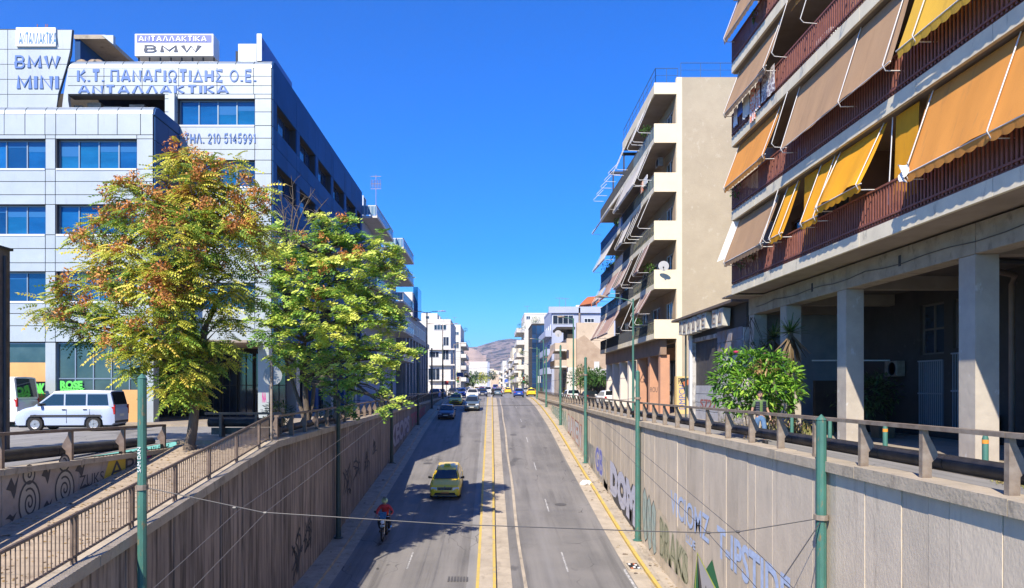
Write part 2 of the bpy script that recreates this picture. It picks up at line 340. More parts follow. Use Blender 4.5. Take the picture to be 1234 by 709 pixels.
def text_mesh(s, off=0.0, ext=0.0, shear=0.0, res=3):
    c = bpy.data.curves.new('lettering', 'FONT'); c.body = s; c.extrude = ext; c.offset = off; c.shear = shear; c.resolution_u = res
    o = bpy.data.objects.new('lettering', c); COL.objects.link(o)
    dg = bpy.context.evaluated_depsgraph_get(); me = bpy.data.meshes.new_from_object(o.evaluated_get(dg)); bpy.data.objects.remove(o)
    return me
def text_quad(s, corners, m, parent, name='lettering', off=0.0, depth=0.0, each=False, shear=0.0, mats=None, warp=None):
    """letters stretched over a quad bl, br, tr, tl; depth = thickness towards the viewer side normal"""
    me = text_mesh(s, off, 0.5 if depth else 0.0, shear)
    V = np.empty(len(me.vertices)*3); me.vertices.foreach_get('co', V); V = V.reshape(-1, 3)
    fs = [tuple(p.vertices) for p in me.polygons]
    lo, hi = V.min(0), V.max(0); u = (V[:, 0]-lo[0])/(hi[0]-lo[0]); w = (V[:, 1]-lo[1])/(hi[1]-lo[1])
    if warp is not None: w = w*1.0+warp(u)
    bl, br, tr_, tl = [np.array(c, float) for c in corners]
    nrm = np.cross(br-bl, tl-bl); nrm /= np.linalg.norm(nrm)
    P = (1-u)[:, None]*(1-w)[:, None]*bl+u[:, None]*(1-w)[:, None]*br+u[:, None]*w[:, None]*tr_+(1-u)[:, None]*w[:, None]*tl
    if depth: P += nrm*((V[:, 2]+0.5)*depth)[:, None]
    bpy.data.meshes.remove(me)
    o0 = np.array(org_of(parent))
    mats = mats or [m]
    def side(f):
        if len(mats) < 2: return 0
        a = P[list(f[:3])]; n2 = np.cross(a[1]-a[0], a[2]-a[0]); l = np.linalg.norm(n2)
        return 0 if l > 0 and abs(np.dot(n2/l, nrm)) > 0.7 else 1
    if not each:
        g = bpy.data.meshes.new(name); g.from_pydata((P-o0).tolist(), [], fs)
        for k in mats: g.materials.append(k)
        g.polygons.foreach_set('material_index', [side(f) for f in fs]); return [link(name, g, parent)]
    par = list(range(len(P)))
    def find(a):
        while par[a] != a: par[a] = par[par[a]]; a = par[a]
        return a
    key = {}
    for i, p in enumerate(np.round(P, 4).tolist()):
        k = tuple(p)
        if k in key: par[find(i)] = find(key[k])
        else: key[k] = i
    for f in fs:
        for a in f[1:]: par[find(a)] = find(f[0])
    isl = {}
    for f in fs: isl.setdefault(find(f[0]), []).append(f)
    out = []
    for k, ff in isl.items():
        ids = sorted({a for f in ff for a in f}); mp = {a: i for i, a in enumerate(ids)}
        g = bpy.data.meshes.new('letter'); g.from_pydata((P[ids]-o0).tolist(), [], [tuple(mp[a] for a in f) for f in ff])
        for q in mats: g.materials.append(q)
        g.polygons.foreach_set('material_index', [side(f) for f in ff])
        out.append(link('letter', g, parent))
    return out
def ribbon(mb, face, pts, w, d=0.004, mi=0, closed=False):
    """a painted line on a face plane, pts in (u, z)"""
    n = len(pts); L_, R_ = [], []
    for i in range(n):
        a = pts[(i-1) % n] if (closed or i > 0) else pts[i]; b = pts[(i+1) % n] if (closed or i < n-1) else pts[i]
        dx, dz = b[0]-a[0], b[1]-a[1]; l = math.hypot(dx, dz) or 1; nx, nz = -dz/l*w/2, dx/l*w/2
        L_.append(fpt(face, pts[i][0]+nx, pts[i][1]+nz, d)); R_.append(fpt(face, pts[i][0]-nx, pts[i][1]-nz, d))
    k = n if closed else n-1
    for i in range(k):
        j = (i+1) % n; mb.quad(L_[i], L_[j], R_[j], R_[i], mi)
    return mb
def poly(mb, face, pts, d=0.004, mi=0):
    mb.add([fpt(face, p[0], p[1], d) for p in pts], [tuple(range(len(pts)))], mi); return mb
def ell(cu, cz, a, b, n=20, rot=0.0):
    return [(cu+a*math.cos(t)*math.cos(rot)-b*math.sin(t)*math.sin(rot), cz+a*math.cos(t)*math.sin(rot)+b*math.sin(t)*math.cos(rot)) for t in [2*math.pi*i/n for i in range(n)]]

# leaves scattered with numpy
def frames(d, up):
    d = d/np.linalg.norm(d, axis=1)[:, None]; x = np.cross(d, up); x /= (np.linalg.norm(x, axis=1)[:, None]+1e-9); z = np.cross(x, d)
    return np.stack([x, d, z], axis=2)
def scatter(name, tv, tf, pos, dirs, ups, sc, mat, parent, tint=None, kind=None):
    Rm = frames(dirs, ups); n = len(pos); tv = np.array(tv, float); k = len(tv)
    V = np.einsum('nij,kj->nki', Rm, tv)*np.asarray(sc)[:, None, None]+pos[:, None, :]
    V = V.reshape(-1, 3)-np.array(org_of(parent)); tf = np.array(tf); q = tf.shape[1]
    Fc = (tf[None]+(np.arange(n)*k)[:, None, None]).reshape(-1, q)
    me = bpy.data.meshes.new(name); me.vertices.add(len(V)); me.vertices.foreach_set('co', V.ravel())
    me.loops.add(Fc.size); me.loops.foreach_set('vertex_index', Fc.ravel().astype(np.int32))
    me.polygons.add(len(Fc)); me.polygons.foreach_set('loop_start', (np.arange(len(Fc))*q).astype(np.int32))
    me.update(calc_edges=True)
    a = me.attributes.new('tint', 'FLOAT', 'FACE')
    if tint is None: tint = nr.random(n)
    t = np.repeat(tint, len(tf))+nr.normal(0, 0.05, len(Fc)); a.data.foreach_set('value', np.clip(t, 0, 1).astype(np.float32))
    me.materials.append(mat); me.validate()
    o = link(name, me, parent)
    if kind: o['kind'] = kind
    return o
def pinnate(pairs=6, droop=0.35, ll=0.26, lw=0.085):
    v, f = [], []
    for i in range(pairs):
        t = 0.15+0.85*i/(pairs-1); y = t; z = -droop*t*t
        for sgn in (-1, 1):
            k = len(v); l = ll*(1.1-0.55*t); ax = sgn*l*0.9; ay = l*0.35
            v += [(0, y, z), (ax*.5+0.0, y+ay*.5+lw*.5, z-.02), (ax, y+ay, z-.09), (ax*.5, y+ay*.5-lw*.6, z-.02)]
            f.append((k, k+1, k+2, k+3))
    k = len(v); v += [(0, 1, -droop), (.05, 1.1, -droop*1.1), (0, 1.25, -droop*1.4), (-.05, 1.1, -droop*1.1)]; f.append((k, k+1, k+2, k+3))
    k = len(v); v += [(-.008, 0, 0), (.008, 0, 0), (.006, 1, -droop), (-.006, 1, -droop)]; f.append((k, k+1, k+2, k+3))
    return v, f
def broad(n=3):
    v = [(0, 0, 0), (.16, .3, .03), (.2, .6, -.02), (0, 1, -.22), (-.2, .6, -.02), (-.16, .3, .03), (0, .45, -.05)]
    return v, [(0, 1, 2, 6), (6, 2, 3, 4), (0, 6, 4, 5)]
def broad4():
    v = [(0, 0, 0), (.17, .45, .02), (0, 1, -.2), (-.17, .45, .02)]
    return v, [(0, 1, 2, 3)]
def tuft(n=14, s=0.5, seed=1):
    r = random.Random(seed); v, f = [], []
    for i in range(n):
        c = Vector((r.uniform(-.5, .5), r.uniform(-.5, .5), r.uniform(-.5, .5))); a = Vector((r.gauss(0, 1), r.gauss(0, 1), r.gauss(0, 1))).normalized()*s*.3
        b = a.cross(Vector((r.gauss(0, 1), r.gauss(0, 1), r.gauss(0, 1)))).normalized()*s*.18
        k = len(v); v += [tuple(c-a), tuple(c+b), tuple(c+a), tuple(c-b)]; f.append((k, k+1, k+2, k+3))
    return v, f
def sub_clumps(clumps, dens, nleaf, rs=.30, flat=.35, droop=.35):
    """leaf rosettes spread over each clump: returns leaf points, directions, per-rosette tint, rosette centres"""
    P, D, T, Cn = [], [], [], []
    for (cx, cy, cz, r, *e) in clumps:
        n = max(3, int(dens*r*r)); q = nr.normal(size=(n, 3)); q /= np.linalg.norm(q, axis=1)[:, None]
        c = np.array([cx, cy, cz])+q*(r*(.45+.65*nr.random(n)))[:, None]*np.array([1, 1, .85]); t0 = nr.random()
        for k in range(n):
            m = nleaf+nr.integers(-2, 3); a = nr.random(m)*2*math.pi; d = np.stack([np.cos(a), np.sin(a), nr.normal(0, .25, m)-droop*.4], 1)
            P.append(c[k]+d*(nr.random(m)*rs*.5)[:, None]+nr.normal(0, .05, (m, 3))); D.append(d+q[k]*.35); T.append(np.full(m, .35*t0+.65*nr.random())); Cn.append(c[k])
    return np.concatenate(P), np.concatenate(D), np.concatenate(T), np.array(Cn)
def clump_points(clumps, dens, shell=0.35):
    P, D, T = [], [], []
    for (cx, cy, cz, r, *e) in clumps:
        n = int(dens*r*r); q = nr.normal(size=(n, 3)); q /= np.linalg.norm(q, axis=1)[:, None]
        rad = r*(1-shell*nr.random(n)**1.3)*(0.75+0.35*nr.random(n))
        sq = np.array([1, 1, e[0] if e else 0.8])
        P.append(np.array([cx, cy, cz])+q*rad[:, None]*sq); D.append(q); T.append(np.full(n, nr.random()))
    return np.concatenate(P), np.concatenate(D), np.concatenate(T)
def limb(mb, a, b, r0, r1, bend=0.12, n=6):
    a, b = Vector(a), Vector(b); d = b-a; l = d.length
    off = Vector((rnd.uniform(-1, 1), rnd.uniform(-1, 1), rnd.uniform(0, 1)))*bend*l
    pts = [a+d*(i/(n-1))+off*math.sin(math.pi*i/(n-1))+Vector((rnd.uniform(-1, 1), rnd.uniform(-1, 1), 0))*0.012*l for i in range(n)]
    mb.tube(pts, [r0+(r1-r0)*i/(n-1) for i in range(n)], 6)
    return pts

# block letters drawn with strokes, for the raised facade lettering
_c = lambda cx, cy, rx, ry, a0, a1, n=8: [(cx+rx*math.cos(R(a0+(a1-a0)*i/n)), cy+ry*math.sin(R(a0+(a1-a0)*i/n))) for i in range(n+1)]
GLY = {'Α': (.8, [[(.0, 0), (.33, 1), (.47, 1), (.8, 0)], [(.16, .3), (.64, .3)]]), 'Ν': (.72, [[(0, 0), (0, 1), (.72, 0), (.72, 1)]]), 'Τ': (.66, [[(0, 1), (.66, 1)], [(.33, 1), (.33, 0)]]),
 'Λ': (.8, [[(0, 0), (.33, 1), (.47, 1), (.8, 0)]]), 'Κ': (.70, [[(0, 0), (0, 1)], [(.68, 1), (.08, .45), (.16, .52), (.70, 0)]]), 'Ι': (.0, [[(0, 0), (0, 1)]]), 'Π': (.70, [[(0, 0), (0, 1), (.70, 1), (.70, 0)]]), 'Γ': (.55, [[(0, 0), (0, 1), (.55, 1)]]),
 'Ω': (.78, [[(0, 0), (.24, 0), (.24, .12)]+_c(.39, .58, .39, .42, 235, -55, 14)+[(.54, .12), (.54, 0), (.78, 0)]]), 'Δ': (.84, [[(0, 0), (.42, 1), (.84, 0), (0, 0)]]), 'Η': (.68, [[(0, 0), (0, 1)], [(.68, 0), (.68, 1)], [(0, .5), (.68, .5)]]),
 'Σ': (.62, [[(.62, 1), (0, 1), (.38, .5), (0, 0), (.62, 0)]]), 'Ο': (.78, [_c(.39, .5, .39, .5, 90, 450, 20)]), 'Ε': (.56, [[(.56, 1), (0, 1), (0, 0), (.56, 0)], [(0, .5), (.5, .5)]]), '.': (.02, [[(0, -.02), (0, .10)]]),
 'B': (.62, [[(0, .5), (0, 1), (.34, 1)]+_c(.36, .75, .22, .25, 80, -80, 6)+[(.34, .5), (0, .5)], [(0, .5), (0, 0), (.38, 0)]+_c(.38, .25, .25, .25, -80, 80, 6)+[(.36, .5)]]),
 'M': (.86, [[(0, 0), (0, 1), (.43, .2), (.86, 1), (.86, 0)]]), 'W': (1.05, [[(0, 1), (.25, 0), (.525, .95), (.80, 0), (1.05, 1)]]),
 '2': (.52, [_c(.26, .73, .26, .27, 170, -30, 9)+[(0, 0), (.52, 0)]]), '1': (.2, [[(0, .78), (.2, 1), (.2, 0)]]), '0': (.54, [_c(.27, .5, .27, .5, 90, 450, 18)]),
 '5': (.52, [[(.5, 1), (.06, 1), (.02, .55)]+_c(.25, .33, .27, .32, 110, -150, 9)]), '4': (.54, [[(.42, 0), (.42, 1), (0, .3), (.54, .3)]]), '9': (.52, [_c(.26, .68, .26, .32, -10, 350, 14), [(.52, .68), (.50, .35), (.36, .06), (.08, .0)]])}
def block_text(s, x0, x1, z0, z1, Y, mats, parent, w=.2, dep=.13, gap=.26, axis='y', each=True):
    """raised letters facing -y (or +x when axis is 'x' and x0, x1 are y values)"""
    adv = sum(.45 if c == ' ' else GLY[c][0]+w+gap*.6 for c in s)-gap*.6; k = (x1-x0)/adv; h = z1-z0; u = w/2
    wz = w                                       # stroke weight in glyph units, stretched with the letter
    out = []; joint = MB()
    for c in s:
        if c == ' ': u += .45; continue
        g, strokes = GLY[c]; mb = MB() if each else joint
        for q, st in enumerate(strokes):
            P = [(u+p[0], wz*.44+p[1]*(1-wz*.88)) for p in st]; closed = st[0] == st[-1] or (abs(st[0][0]-st[-1][0])+abs(st[0][1]-st[-1][1]) < 1e-6)
            if closed: P = P[:-1]
            n = len(P); Lp, Rp = [], []
            for i in range(n):
                a = P[i-1] if (i > 0 or closed) else None; b = P[(i+1) % n] if (i < n-1 or closed) else None; p = P[i]
                def nn(a, b): dx, dz = b[0]-a[0], b[1]-a[1]; l = math.hypot(dx, dz) or 1; return (-dz/l, dx/l)
                n1 = nn(a, p) if a else None; n2 = nn(p, b) if b else None
                if n1 and n2:
                    mx, mz = n1[0]+n2[0], n1[1]+n2[1]; l2 = mx*mx+mz*mz; f = min(2/max(l2, .2), 1.9); o = (mx*f*.5, mz*f*.5); o = (o[0]*1.0, o[1]*1.0)
                else: o = n1 or n2
                Lp.append((p[0]+o[0]*wz/2, p[1]+o[1]*wz*.44)); Rp.append((p[0]-o[0]*wz/2, p[1]-o[1]*wz*.44))
            if not closed:
                for arr in (Lp, Rp):
                    dx, dz = P[0][0]-P[1][0], P[0][1]-P[1][1]; l = math.hypot(dx, dz) or 1; e = wz*.0
                    arr[0] = (arr[0][0]+dx/l*e, arr[0][1]+dz/l*e)
            Lp = [(x0+p[0]*k, z0+p[1]*h) for p in Lp]; Rp = [(x0+p[0]*k, z0+p[1]*h) for p in Rp]
            y1 = Y-dep-.0015*q; base = len(mb.v)
            for (A, B_) in zip(Lp, Rp):
                for (X_, Z_) in (A, B_):
                    for yy in (Y, y1): mb.v.append((X_, yy, Z_) if axis == 'y' else (-yy, X_, Z_))
            for i in range(n if closed else n-1):
                a = base+4*i; b = base+4*((i+1) % n)
                mb.f += [(a+1, b+1, b+3, a+3), (a, b, b+1, a+1), (a+2, a+3, b+3, b+2)]; mb.m += [0, 1, 1]
            if not closed:
                for a in (base, base+4*(n-1)): mb.f.append((a, a+1, a+3, a+2)); mb.m.append(1)
        u += g+w+gap*.6
        if each: out.append(mb.build('letter', mats, parent))
    if not each: out.append(joint.build('lettering', mats, parent))
    return out
# ------------------------------------------------------------------ THE SETTING
G = -1.92                                   # street level
_ry = [-80, 10, 27.7, 34, 43, 52.4, 71.5, 90, 105, 118, 135]
_rz = [-7.85, -7.85, -7.68, -7.3, -6.5, -5.7, -3.95, -2.75, -2.15, -1.90, -1.895]
def zr(y): return float(np.mean([np.interp(y+t, _ry, _rz) for t in (-3, -1.5, 0, 1.5, 3)]))
def zcapR(y): return float(np.interp(y, [0, 12, 23, 36, 110, 118], [-1.47, -1.52, -1.58, -1.66, -1.68, -1.80]))
def zcapL(y): return -1.90+0.112*(min(y, 24.9)-24.9) if y < 24.9 else float(np.interp(y, [24.9, 40, 110, 118], [-1.90, -1.86, -1.70, -1.80]))
XR, XL = 6.95, -7.42                        # faces of the two retaining walls
YE = 118.0
def struct(mb, name, mats, kind='structure', smooth=None):
    return tag(mb.build(name, mats, None, smooth), kind=kind)
# ground: one sheet out to the horizon with the trench and the ramp left open
g = MB(); xs = [-5500, -400, -10.85, XL-.35, XR+.3, 400, 5500]; ys = [-300, 24.95, YE, 600, 6400]
for i in range(len(xs)-1):
    for j in range(len(ys)-1):
        if j == 0 and i in (2, 3): continue
        if j == 1 and i == 3: continue
        g.quad((xs[i], ys[j], G), (xs[i+1], ys[j], G), (xs[i+1], ys[j+1], G), (xs[i], ys[j+1], G))
struct(g, 'ground', M_GROUND)
def strip(name, x0, x1, y0, y1, zf, mat, step=2.0, dz=0.0):
    m = MB(); n = max(1, int((y1-y0)/step))
    for i in range(n+1):
        y = y0+(y1-y0)*i/n
        a = x0(y) if callable(x0) else x0; b = x1(y) if callable(x1) else x1; z = zf(y)+dz
        m.v += [(a, y, z), (b, y, z)]
    for i in range(n): m.f.append((2*i, 2*i+1, 2*i+3, 2*i+2)); m.m.append(0)
    return struct(m, name, mat, smooth=60)
strip('underpass_road', -6.75, 5.75, -20, YE+.5, zr, M_ASPH)
strip('boulevard_road', -8.6, 8.2, YE, 1200, lambda y: G, M_BOUL, 40, 0.008)
strip('service_street', XR+.32, 10.1, -20, YE, lambda y: G, M_ASPH2, 10, 0.004)
strip('side_street', -120, -10.9, -20, 34.2, lambda y: G, M_ASPH2, 10, 0.006)
def raised(name, x0, x1, y0, y1, h, mat, step=2.0, zf=None, kn=None):
    zf = zf or (lambda y: G); m = MB(); n = max(1, int((y1-y0)/step))
    for i in range(n+1):
        y = y0+(y1-y0)*i/n; z = zf(y)
        m.v += [(x0, y, z-.1), (x0, y, z+h), (x1, y, z+h), (x1, y, z-.1)]
    for i in range(n):
        for k in range(3): m.f.append((4*i+k, 4*i+k+1, 4*i+5+k, 4*i+4+k)); m.m.append(0)
    e = 4*n; m.f += [(0, 3, 2, 1), (e, e+1, e+2, e+3)]; m.m += [0, 0]
    return struct(m, name, mat, smooth=30)
# kerb ledges beside the sunken road, gutter strips, median
raised('right_ledge_pavement', 6.36, XR+.05, -20, YE, 0.13, M_KERB, zf=zr)
raised('right_kerb', 6.22, 6.358, -20, YE, 0.125, M_YEL, zf=zr)
strip('right_gutter', 5.55, 6.22, -20, YE, zr, M_KERB, dz=0.006)
raised('left_ledge_pavement', XL-.05, -6.62, -20, YE, 0.13, M_CONC, zf=zr)
strip('left_gutter', -6.62, -6.15, -20, YE, zr, M_CONC, dz=0.006)
raised('median_strip', -0.46, 0.06, -20, YE-1, 0.14, M_KERB, zf=zr)
raised('median_left_kerb', -0.58, -0.462, -20, YE-1, 0.145, M_YEL, zf=zr)
raised('median_right_kerb', 0.062, 0.18, -20, YE-1, 0.145, M_YEL, zf=zr)
strip('median_gutter', 0.18, 0.80, -20, YE-1, zr, M_KERB, dz=0.006)
strip('median_gutter_left', -0.95, -0.58, -20, YE-1, zr, M_ASPH2, dz=0.006)
strip('repair_groove', lambda y: 1.22+.03*math.sin(y*.3), lambda y: 1.36+.03*math.sin(y*.3+.4), -20, YE-4, zr, M_KERB, dz=0.005)
lm = MB()
def dash(x0, x1, ya, yb, slant=0.0):
    n = max(1, int((yb-ya)/1.0))
    for i in range(n):
        a = ya+(yb-ya)*i/n; b = ya+(yb-ya)*(i+1)/n
        lm.quad((x0, a, zr(a)+.010), (x1, a, zr(a)+.010), (x1, b, zr(b)+.010), (x0, b, zr(b)+.010))
for y in (20.5, 29.6, 39.5, 50.5, 62, 75, 90, 104): dash(3.08, 3.15, y, y+2.8)
for y in (12, 20, 30.0): dash(-3.50, -3.43, y, y+2.4)
dash(5.40, 5.50, 8, 30)
struct(lm, 'lane_markings', M_WHITEP)
bl = MB()
for y in range(122, 420, 9):
    for x in (-4.6, 4.2): bl.box(x-.06, x+.06, y, y+3.5, G+.010, G+.0125)
bl.box(-.12, .12, 119, 420, G+.010, G+.0125)
for i in range(12): bl.box(-8+i*1.3, -7.3+i*1.3, 121, 123.6, G+.014, G+.0165)
struct(bl, 'boulevard_markings', M_WHITEP)
# pavements at street level
raised('right_pavement', 10.1, 30, -20, YE-2, 0.12, M_PAVE, 30)
raised('right_far_pavement', 8.2, 30, YE+6, 600, 0.12, M_PAVE, 80)
raised('left_far_pavement', -30, -8.6, YE+6, 600, 0.12, M_PAVE, 80)
raised('left_pavement', -30, XL-.36, 34.2, YE-2, 0.12, M_PAVE, 30)
raised('corner_pavement', -10.8, XL-.36, 25.05, 34.1, 0.05, M_PAVE, 10)
# ramp descending towards the camera
def zramp(y): return -2.0-0.122*(24.95-y)
rm = MB()
for i in range(18):
    a, b = 24.95-i*2, 24.95-(i+1)*2
    rm.quad((-10.72, a, zramp(a)), (XL-.28, a, zramp(a)), (XL-.28, b, zramp(b)), (-10.72, b, zramp(b)))
rm.quad((-10.72, 24.95, zramp(24.95)), (XL-.28, 24.95, zramp(24.95)), (XL-.28, 24.95, G+.05), (-10.72, 24.95, G+.05))
M_BRICKPAVE = pm('ramp_paving', (0.40, 0.325, 0.24), (0.31, 0.25, 0.185), 2.0, 0.9, dirt=((0.16, 0.12, 0.09), 3, 0.57, 0.75, (1, 1, 1)), bump=0.4, bscale=20)
struct(rm, 'ramp', M_BRICKPAVE)
rj = MB()
for i in range(40):
    y = 24.6-i*.42; z = zramp(y)+.003; rj.quad((-10.70, y, z), (XL-.29, y, z), (XL-.29, y-.025, zramp(y-.025)+.003), (-10.70, y-.025, zramp(y-.025)+.003))
struct(rj, 'ramp_joints', M_PAVE)
ld = MB()                                   # fallen leaves on the ramp, along the kerbs and on the ledges
for i in range(1300):
    k = rnd.random()
    if k < .55: x = rnd.uniform(-10.65, XL-.3); y = rnd.uniform(10, 24.9); z = zramp(y)+.008
    elif k < .75: x = rnd.uniform(10.15, 11.2); y = rnd.uniform(9, 30); z = G+.128
    elif k < .9: x = XR-abs(rnd.gauss(0, .2)); x = min(x, XR-.05); y = rnd.uniform(26, 60); z = zr(y)+.14
    else: x = rnd.uniform(-6.5, -5.8); y = rnd.uniform(27, 60); z = zr(y)+.02
    a = rnd.uniform(0, 6.3); r = rnd.uniform(.03, .07); c, s_ = math.cos(a)*r, math.sin(a)*r
    ld.quad((x+c, y+s_, z), (x-s_*.5, y+c*.5, z+.012), (x-c, y-s_, z), (x+s_*.5, y-c*.5, z+.004))
tag(ld.build('fallen_leaves', pm('dry_leaf', (0.40, 0.27, 0.10), (0.20, 0.13, 0.06), 3, 0.9)), kind='stuff')

# ------------------------------------------------------------------ retaining walls
def retaining(name, label, X, side, mats, y0, y1, seed, zc, pmat, pend=66):
    """side +1: right wall, its face looks to -x"""
    r = random.Random(seed)
    w = thing(name, label, 'wall', (X, 40, -3)); back = MB(); y = y0
    face = ('X-', X) if side > 0 else ('X+', X)
    ysb = list(np.arange(y0, y1, 3.0))+[y1]
    for a, b in zip(ysb, ysb[1:]):          # backing and coping
        x0, x1 = (X+.07, X+.5) if side > 0 else (X-.5, X-.07)
        za, zb, ca, cb = zr(a)-.6, zr(b)-.6, zc(a)-.24, zc(b)-.24
        back.hexa([(x0,a,za),(x1,a,za),(x1,b,zb),(x0,b,zb),(x0,a,ca),(x1,a,ca),(x1,b,cb),(x0,b,cb)])
    back.build('wall_core', M_JOINT, w)
    rest = MB()
    while y < y1-.2:
        wd = r.choice((.55, .75, .95, 1.05, 1.15, 1.2)); b = min(y+wd, y1); p = r.uniform(0, .022)
        g2 = .02; a_, b_ = y+g2/2, b-g2/2
        x0, x1 = (X-p, X+.07) if side > 0 else (X-.07, X+p)
        za, zb, ca, cb = zr(a_)-.3, zr(b_)-.3, zc(a_)-.22, zc(b_)-.22
        t = MB() if y < pend else rest
        t.hexa([(x0,a_,za),(x1,a_,za),(x1,b_,zb),(x0,b_,zb),(x0,a_,ca),(x1,a_,ca),(x1,b_,cb),(x0,b_,cb)])
        if y < pend: t.build('wall_panel', pmat, w)
        y = b
    if rest.v: o = rest.build('far_panels', pmat, w); o['kind'] = 'stuff'
    y = y0
    while y < y1-.3:                        # coping blocks
        b = min(y+r.uniform(3.6, 4.4), y1); o1 = .13
        if abs(b-24.9) < 2.4 and side < 0: b = 24.9
        x0, x1 = (X-o1, X+.42) if side > 0 else (X-.36, X+o1)
        dz = r.uniform(-.012, .012); yb = b-.02
        MB().hexa([(x0,y,zc(y)-.22),(x1,y,zc(y)-.22),(x1,yb,zc(yb)-.22),(x0,yb,zc(yb)-.22),(x0,y,zc(y)+dz),(x1,y,zc(y)+dz),(x1,yb,zc(yb)+dz),(x0,yb,zc(yb)+dz)]).build('coping_block', M_CONC, w)
        y = b
    return w
WR = retaining('retaining_wall', 'sunlit concrete retaining wall of vertical panels with pale blue graffiti letters, right of the sunken road', XR, 1, None, 5.5, YE, 11, zcapR, M_WALLP)
WL = retaining('retaining_wall', 'shaded dark streaky brown concrete retaining wall of vertical panels, left of the sunken road', XL, -1, None, 5.5, YE, 12, zcapL, M_WALLL)

# graffiti on the right wall
FR = ('X-', XR)
def gq(parent, s, ya, yb, za0, za1, zb0, zb1, col, off=0.0, d=0.024, shear=0.0, X=XR, warp=None):
    m = pm('spray_%02x%02x%02x' % tuple(int(c*255) for c in col), col, tuple(c*.8 for c in col), 6, .8)
    c = [(X-d, ya, za0), (X-d, yb, zb0), (X-d, yb, zb1), (X-d, ya, za1)]
    return text_quad(s, c, m, parent, 'graffiti', off=off, shear=shear, warp=warp)
BLU = (0.44, 0.55, 0.78)
gq(WR, 'VICIOMZ', 28.2, 23.2, -4.9, -4.0, -5.05, -4.15, BLU, .015)
gq(WR, 'T-IPSTIDE', 22.4, 16.9, -5.2, -4.25, -5.6, -4.45, BLU, .03)
gq(WR, 'LLDE', 26.0, 24.8, -5.55, -5.25, -5.6, -5.3, BLU, .03)
# bubble throw-up in pale lilac with a dark outline
for col, off, d in (((0.06, 0.06, 0.07), .16, .024), ((0.52, 0.54, 0.66), .085, .028)):
    gq(WR, 'DOM', 42.5, 34.9, -6.2, -4.3, -6.9, -4.85, col, off, d)
m = MB(); poly(m, FR, [(42.8, -6.0), (40.6, -6.7), (40.4, -6.95), (38.8, -6.6), (37.4, -7.15), (35.9, -6.9), (35.1, -7.45), (34.8, -6.9), (42.2, -5.5)], .022); m.build('graffiti', pm('spray_black', (.05, .05, .055)), WR)
gq(WR, 'GB', 48.5, 45.5, -5.5, -4.0, -5.7, -4.1, (0.16, 0.18, 0.55), .02)
for (ya, yb, z0, z1, col) in ((64, 54.5, -5.2, -3.0, (.34, .33, .29)), (53.8, 43.5, -6.3, -3.9, (.30, .29, .26)), (31.8, 25.2, -7.6, -5.0, (.42, .36, .27)), (45, 36, -7.4, -5.6, (.36, .32, .26)), (80, 66, -4.2, -2.4, (.34, .36, .33))):
    m = MB(); n_ = 14; pts = [(ya+(yb-ya)*i/n_, z1+rnd.uniform(-.25, .15)-(zr(ya)-zr(ya+(yb-ya)*i/n_))*.7) for i in range(n_+1)]+[(ya+(yb-ya)*i/n_, z0+rnd.uniform(-.2, .2)-(zr(ya)-zr(ya+(yb-ya)*i/n_))*.7) for i in range(n_, -1, -1)]
    for i in range(n_): m.quad(*[fpt(FR, q[0], q[1], .0215) for q in (pts[i], pts[i+1], pts[2*n_-i], pts[2*n_+1-i])])
    m.build('painted_patch', pm('patch_%02d' % int(ya), col, tuple(c*1.35 for c in col), 1.6, .9, contrast=(.4, .6), dirt=((.55, .46, .34), 2.2, .50, .56, (1, 1, .5))), WR)
gq(WR, 'GB', 48.6, 45.3, -5.6, -3.9, -5.8, -4.0, (0.46, 0.46, 0.56), .08, .022)
gq(WR, 'HESKA', 53.8, 49, -5.4, -3.9, -5.8, -4.1, (0.30, 0.31, 0.30), .10, .022)
gq(WR, 'RAVEN', 66, 56, -4.2, -2.5, -5.0, -3.0, (0.48, 0.20, 0.14), .10, .022)
gq(WR, 'RAVEN', 65.8, 56.2, -4.1, -2.6, -4.9, -3.1, (0.55, 0.57, 0.60), .04, .026)
gq(WR, 'OXIDE SAN', 84, 67.5, -3.2, -2.2, -3.8, -2.4, (0.07, 0.22, 0.13), .08, .022)
gq(WR, 'OXIDE SAN', 84, 67.5, -3.15, -2.25, -3.75, -2.45, (0.45, 0.50, 0.45), .03, .026)
# teal and olive pieces nearer the camera
for i, (ya, yb, z0, z1) in enumerate(((33.3, 32.5, -6.9, -4.7), (32.4, 31.6, -7.1, -4.9), (31.5, 30.7, -7.1, -5.0))):
    m = MB(); poly(m, FR, [(ya, z1-.2), (ya-.35, z1+.1), (yb, z1-.3), (yb+.1, (z0+z1)/2), (yb-.02, z0+.1), (yb+.4, z0-.1), (ya-.1, z0+.3), (ya+.12, (z0+z1)/2)], .022)
    m.build('graffiti', pm('spray_teal', (.30, .42, .39), (.42, .46, .41), 4), WR)
    m = MB(); ribbon(m, FR, [(ya, z1-.2), (ya-.35, z1+.1), (yb, z1-.3), (yb+.1, (z0+z1)/2), (yb-.02, z0+.1), (yb+.4, z0-.1), (ya-.1, z0+.3), (ya+.12, (z0+z1)/2)], .06, .025, closed=True)
    ribbon(m, FR, [(ya-.2, z1-.4), (ya-.45, (z0+z1)/2), (ya-.25, z0+.5)], .05, .025); m.build('graffiti', MATS['spray_black'], WR)
gq(WR, 'BRAKS', 30.0, 25.7, -7.0, -5.3, -7.1, -5.95, (0.38, 0.38, 0.25), .09, .022)
gq(WR, 'BRAKS', 30.0, 25.7, -6.95, -5.35, -7.05, -6.0, (0.17, 0.18, 0.11), -.028, .0265)
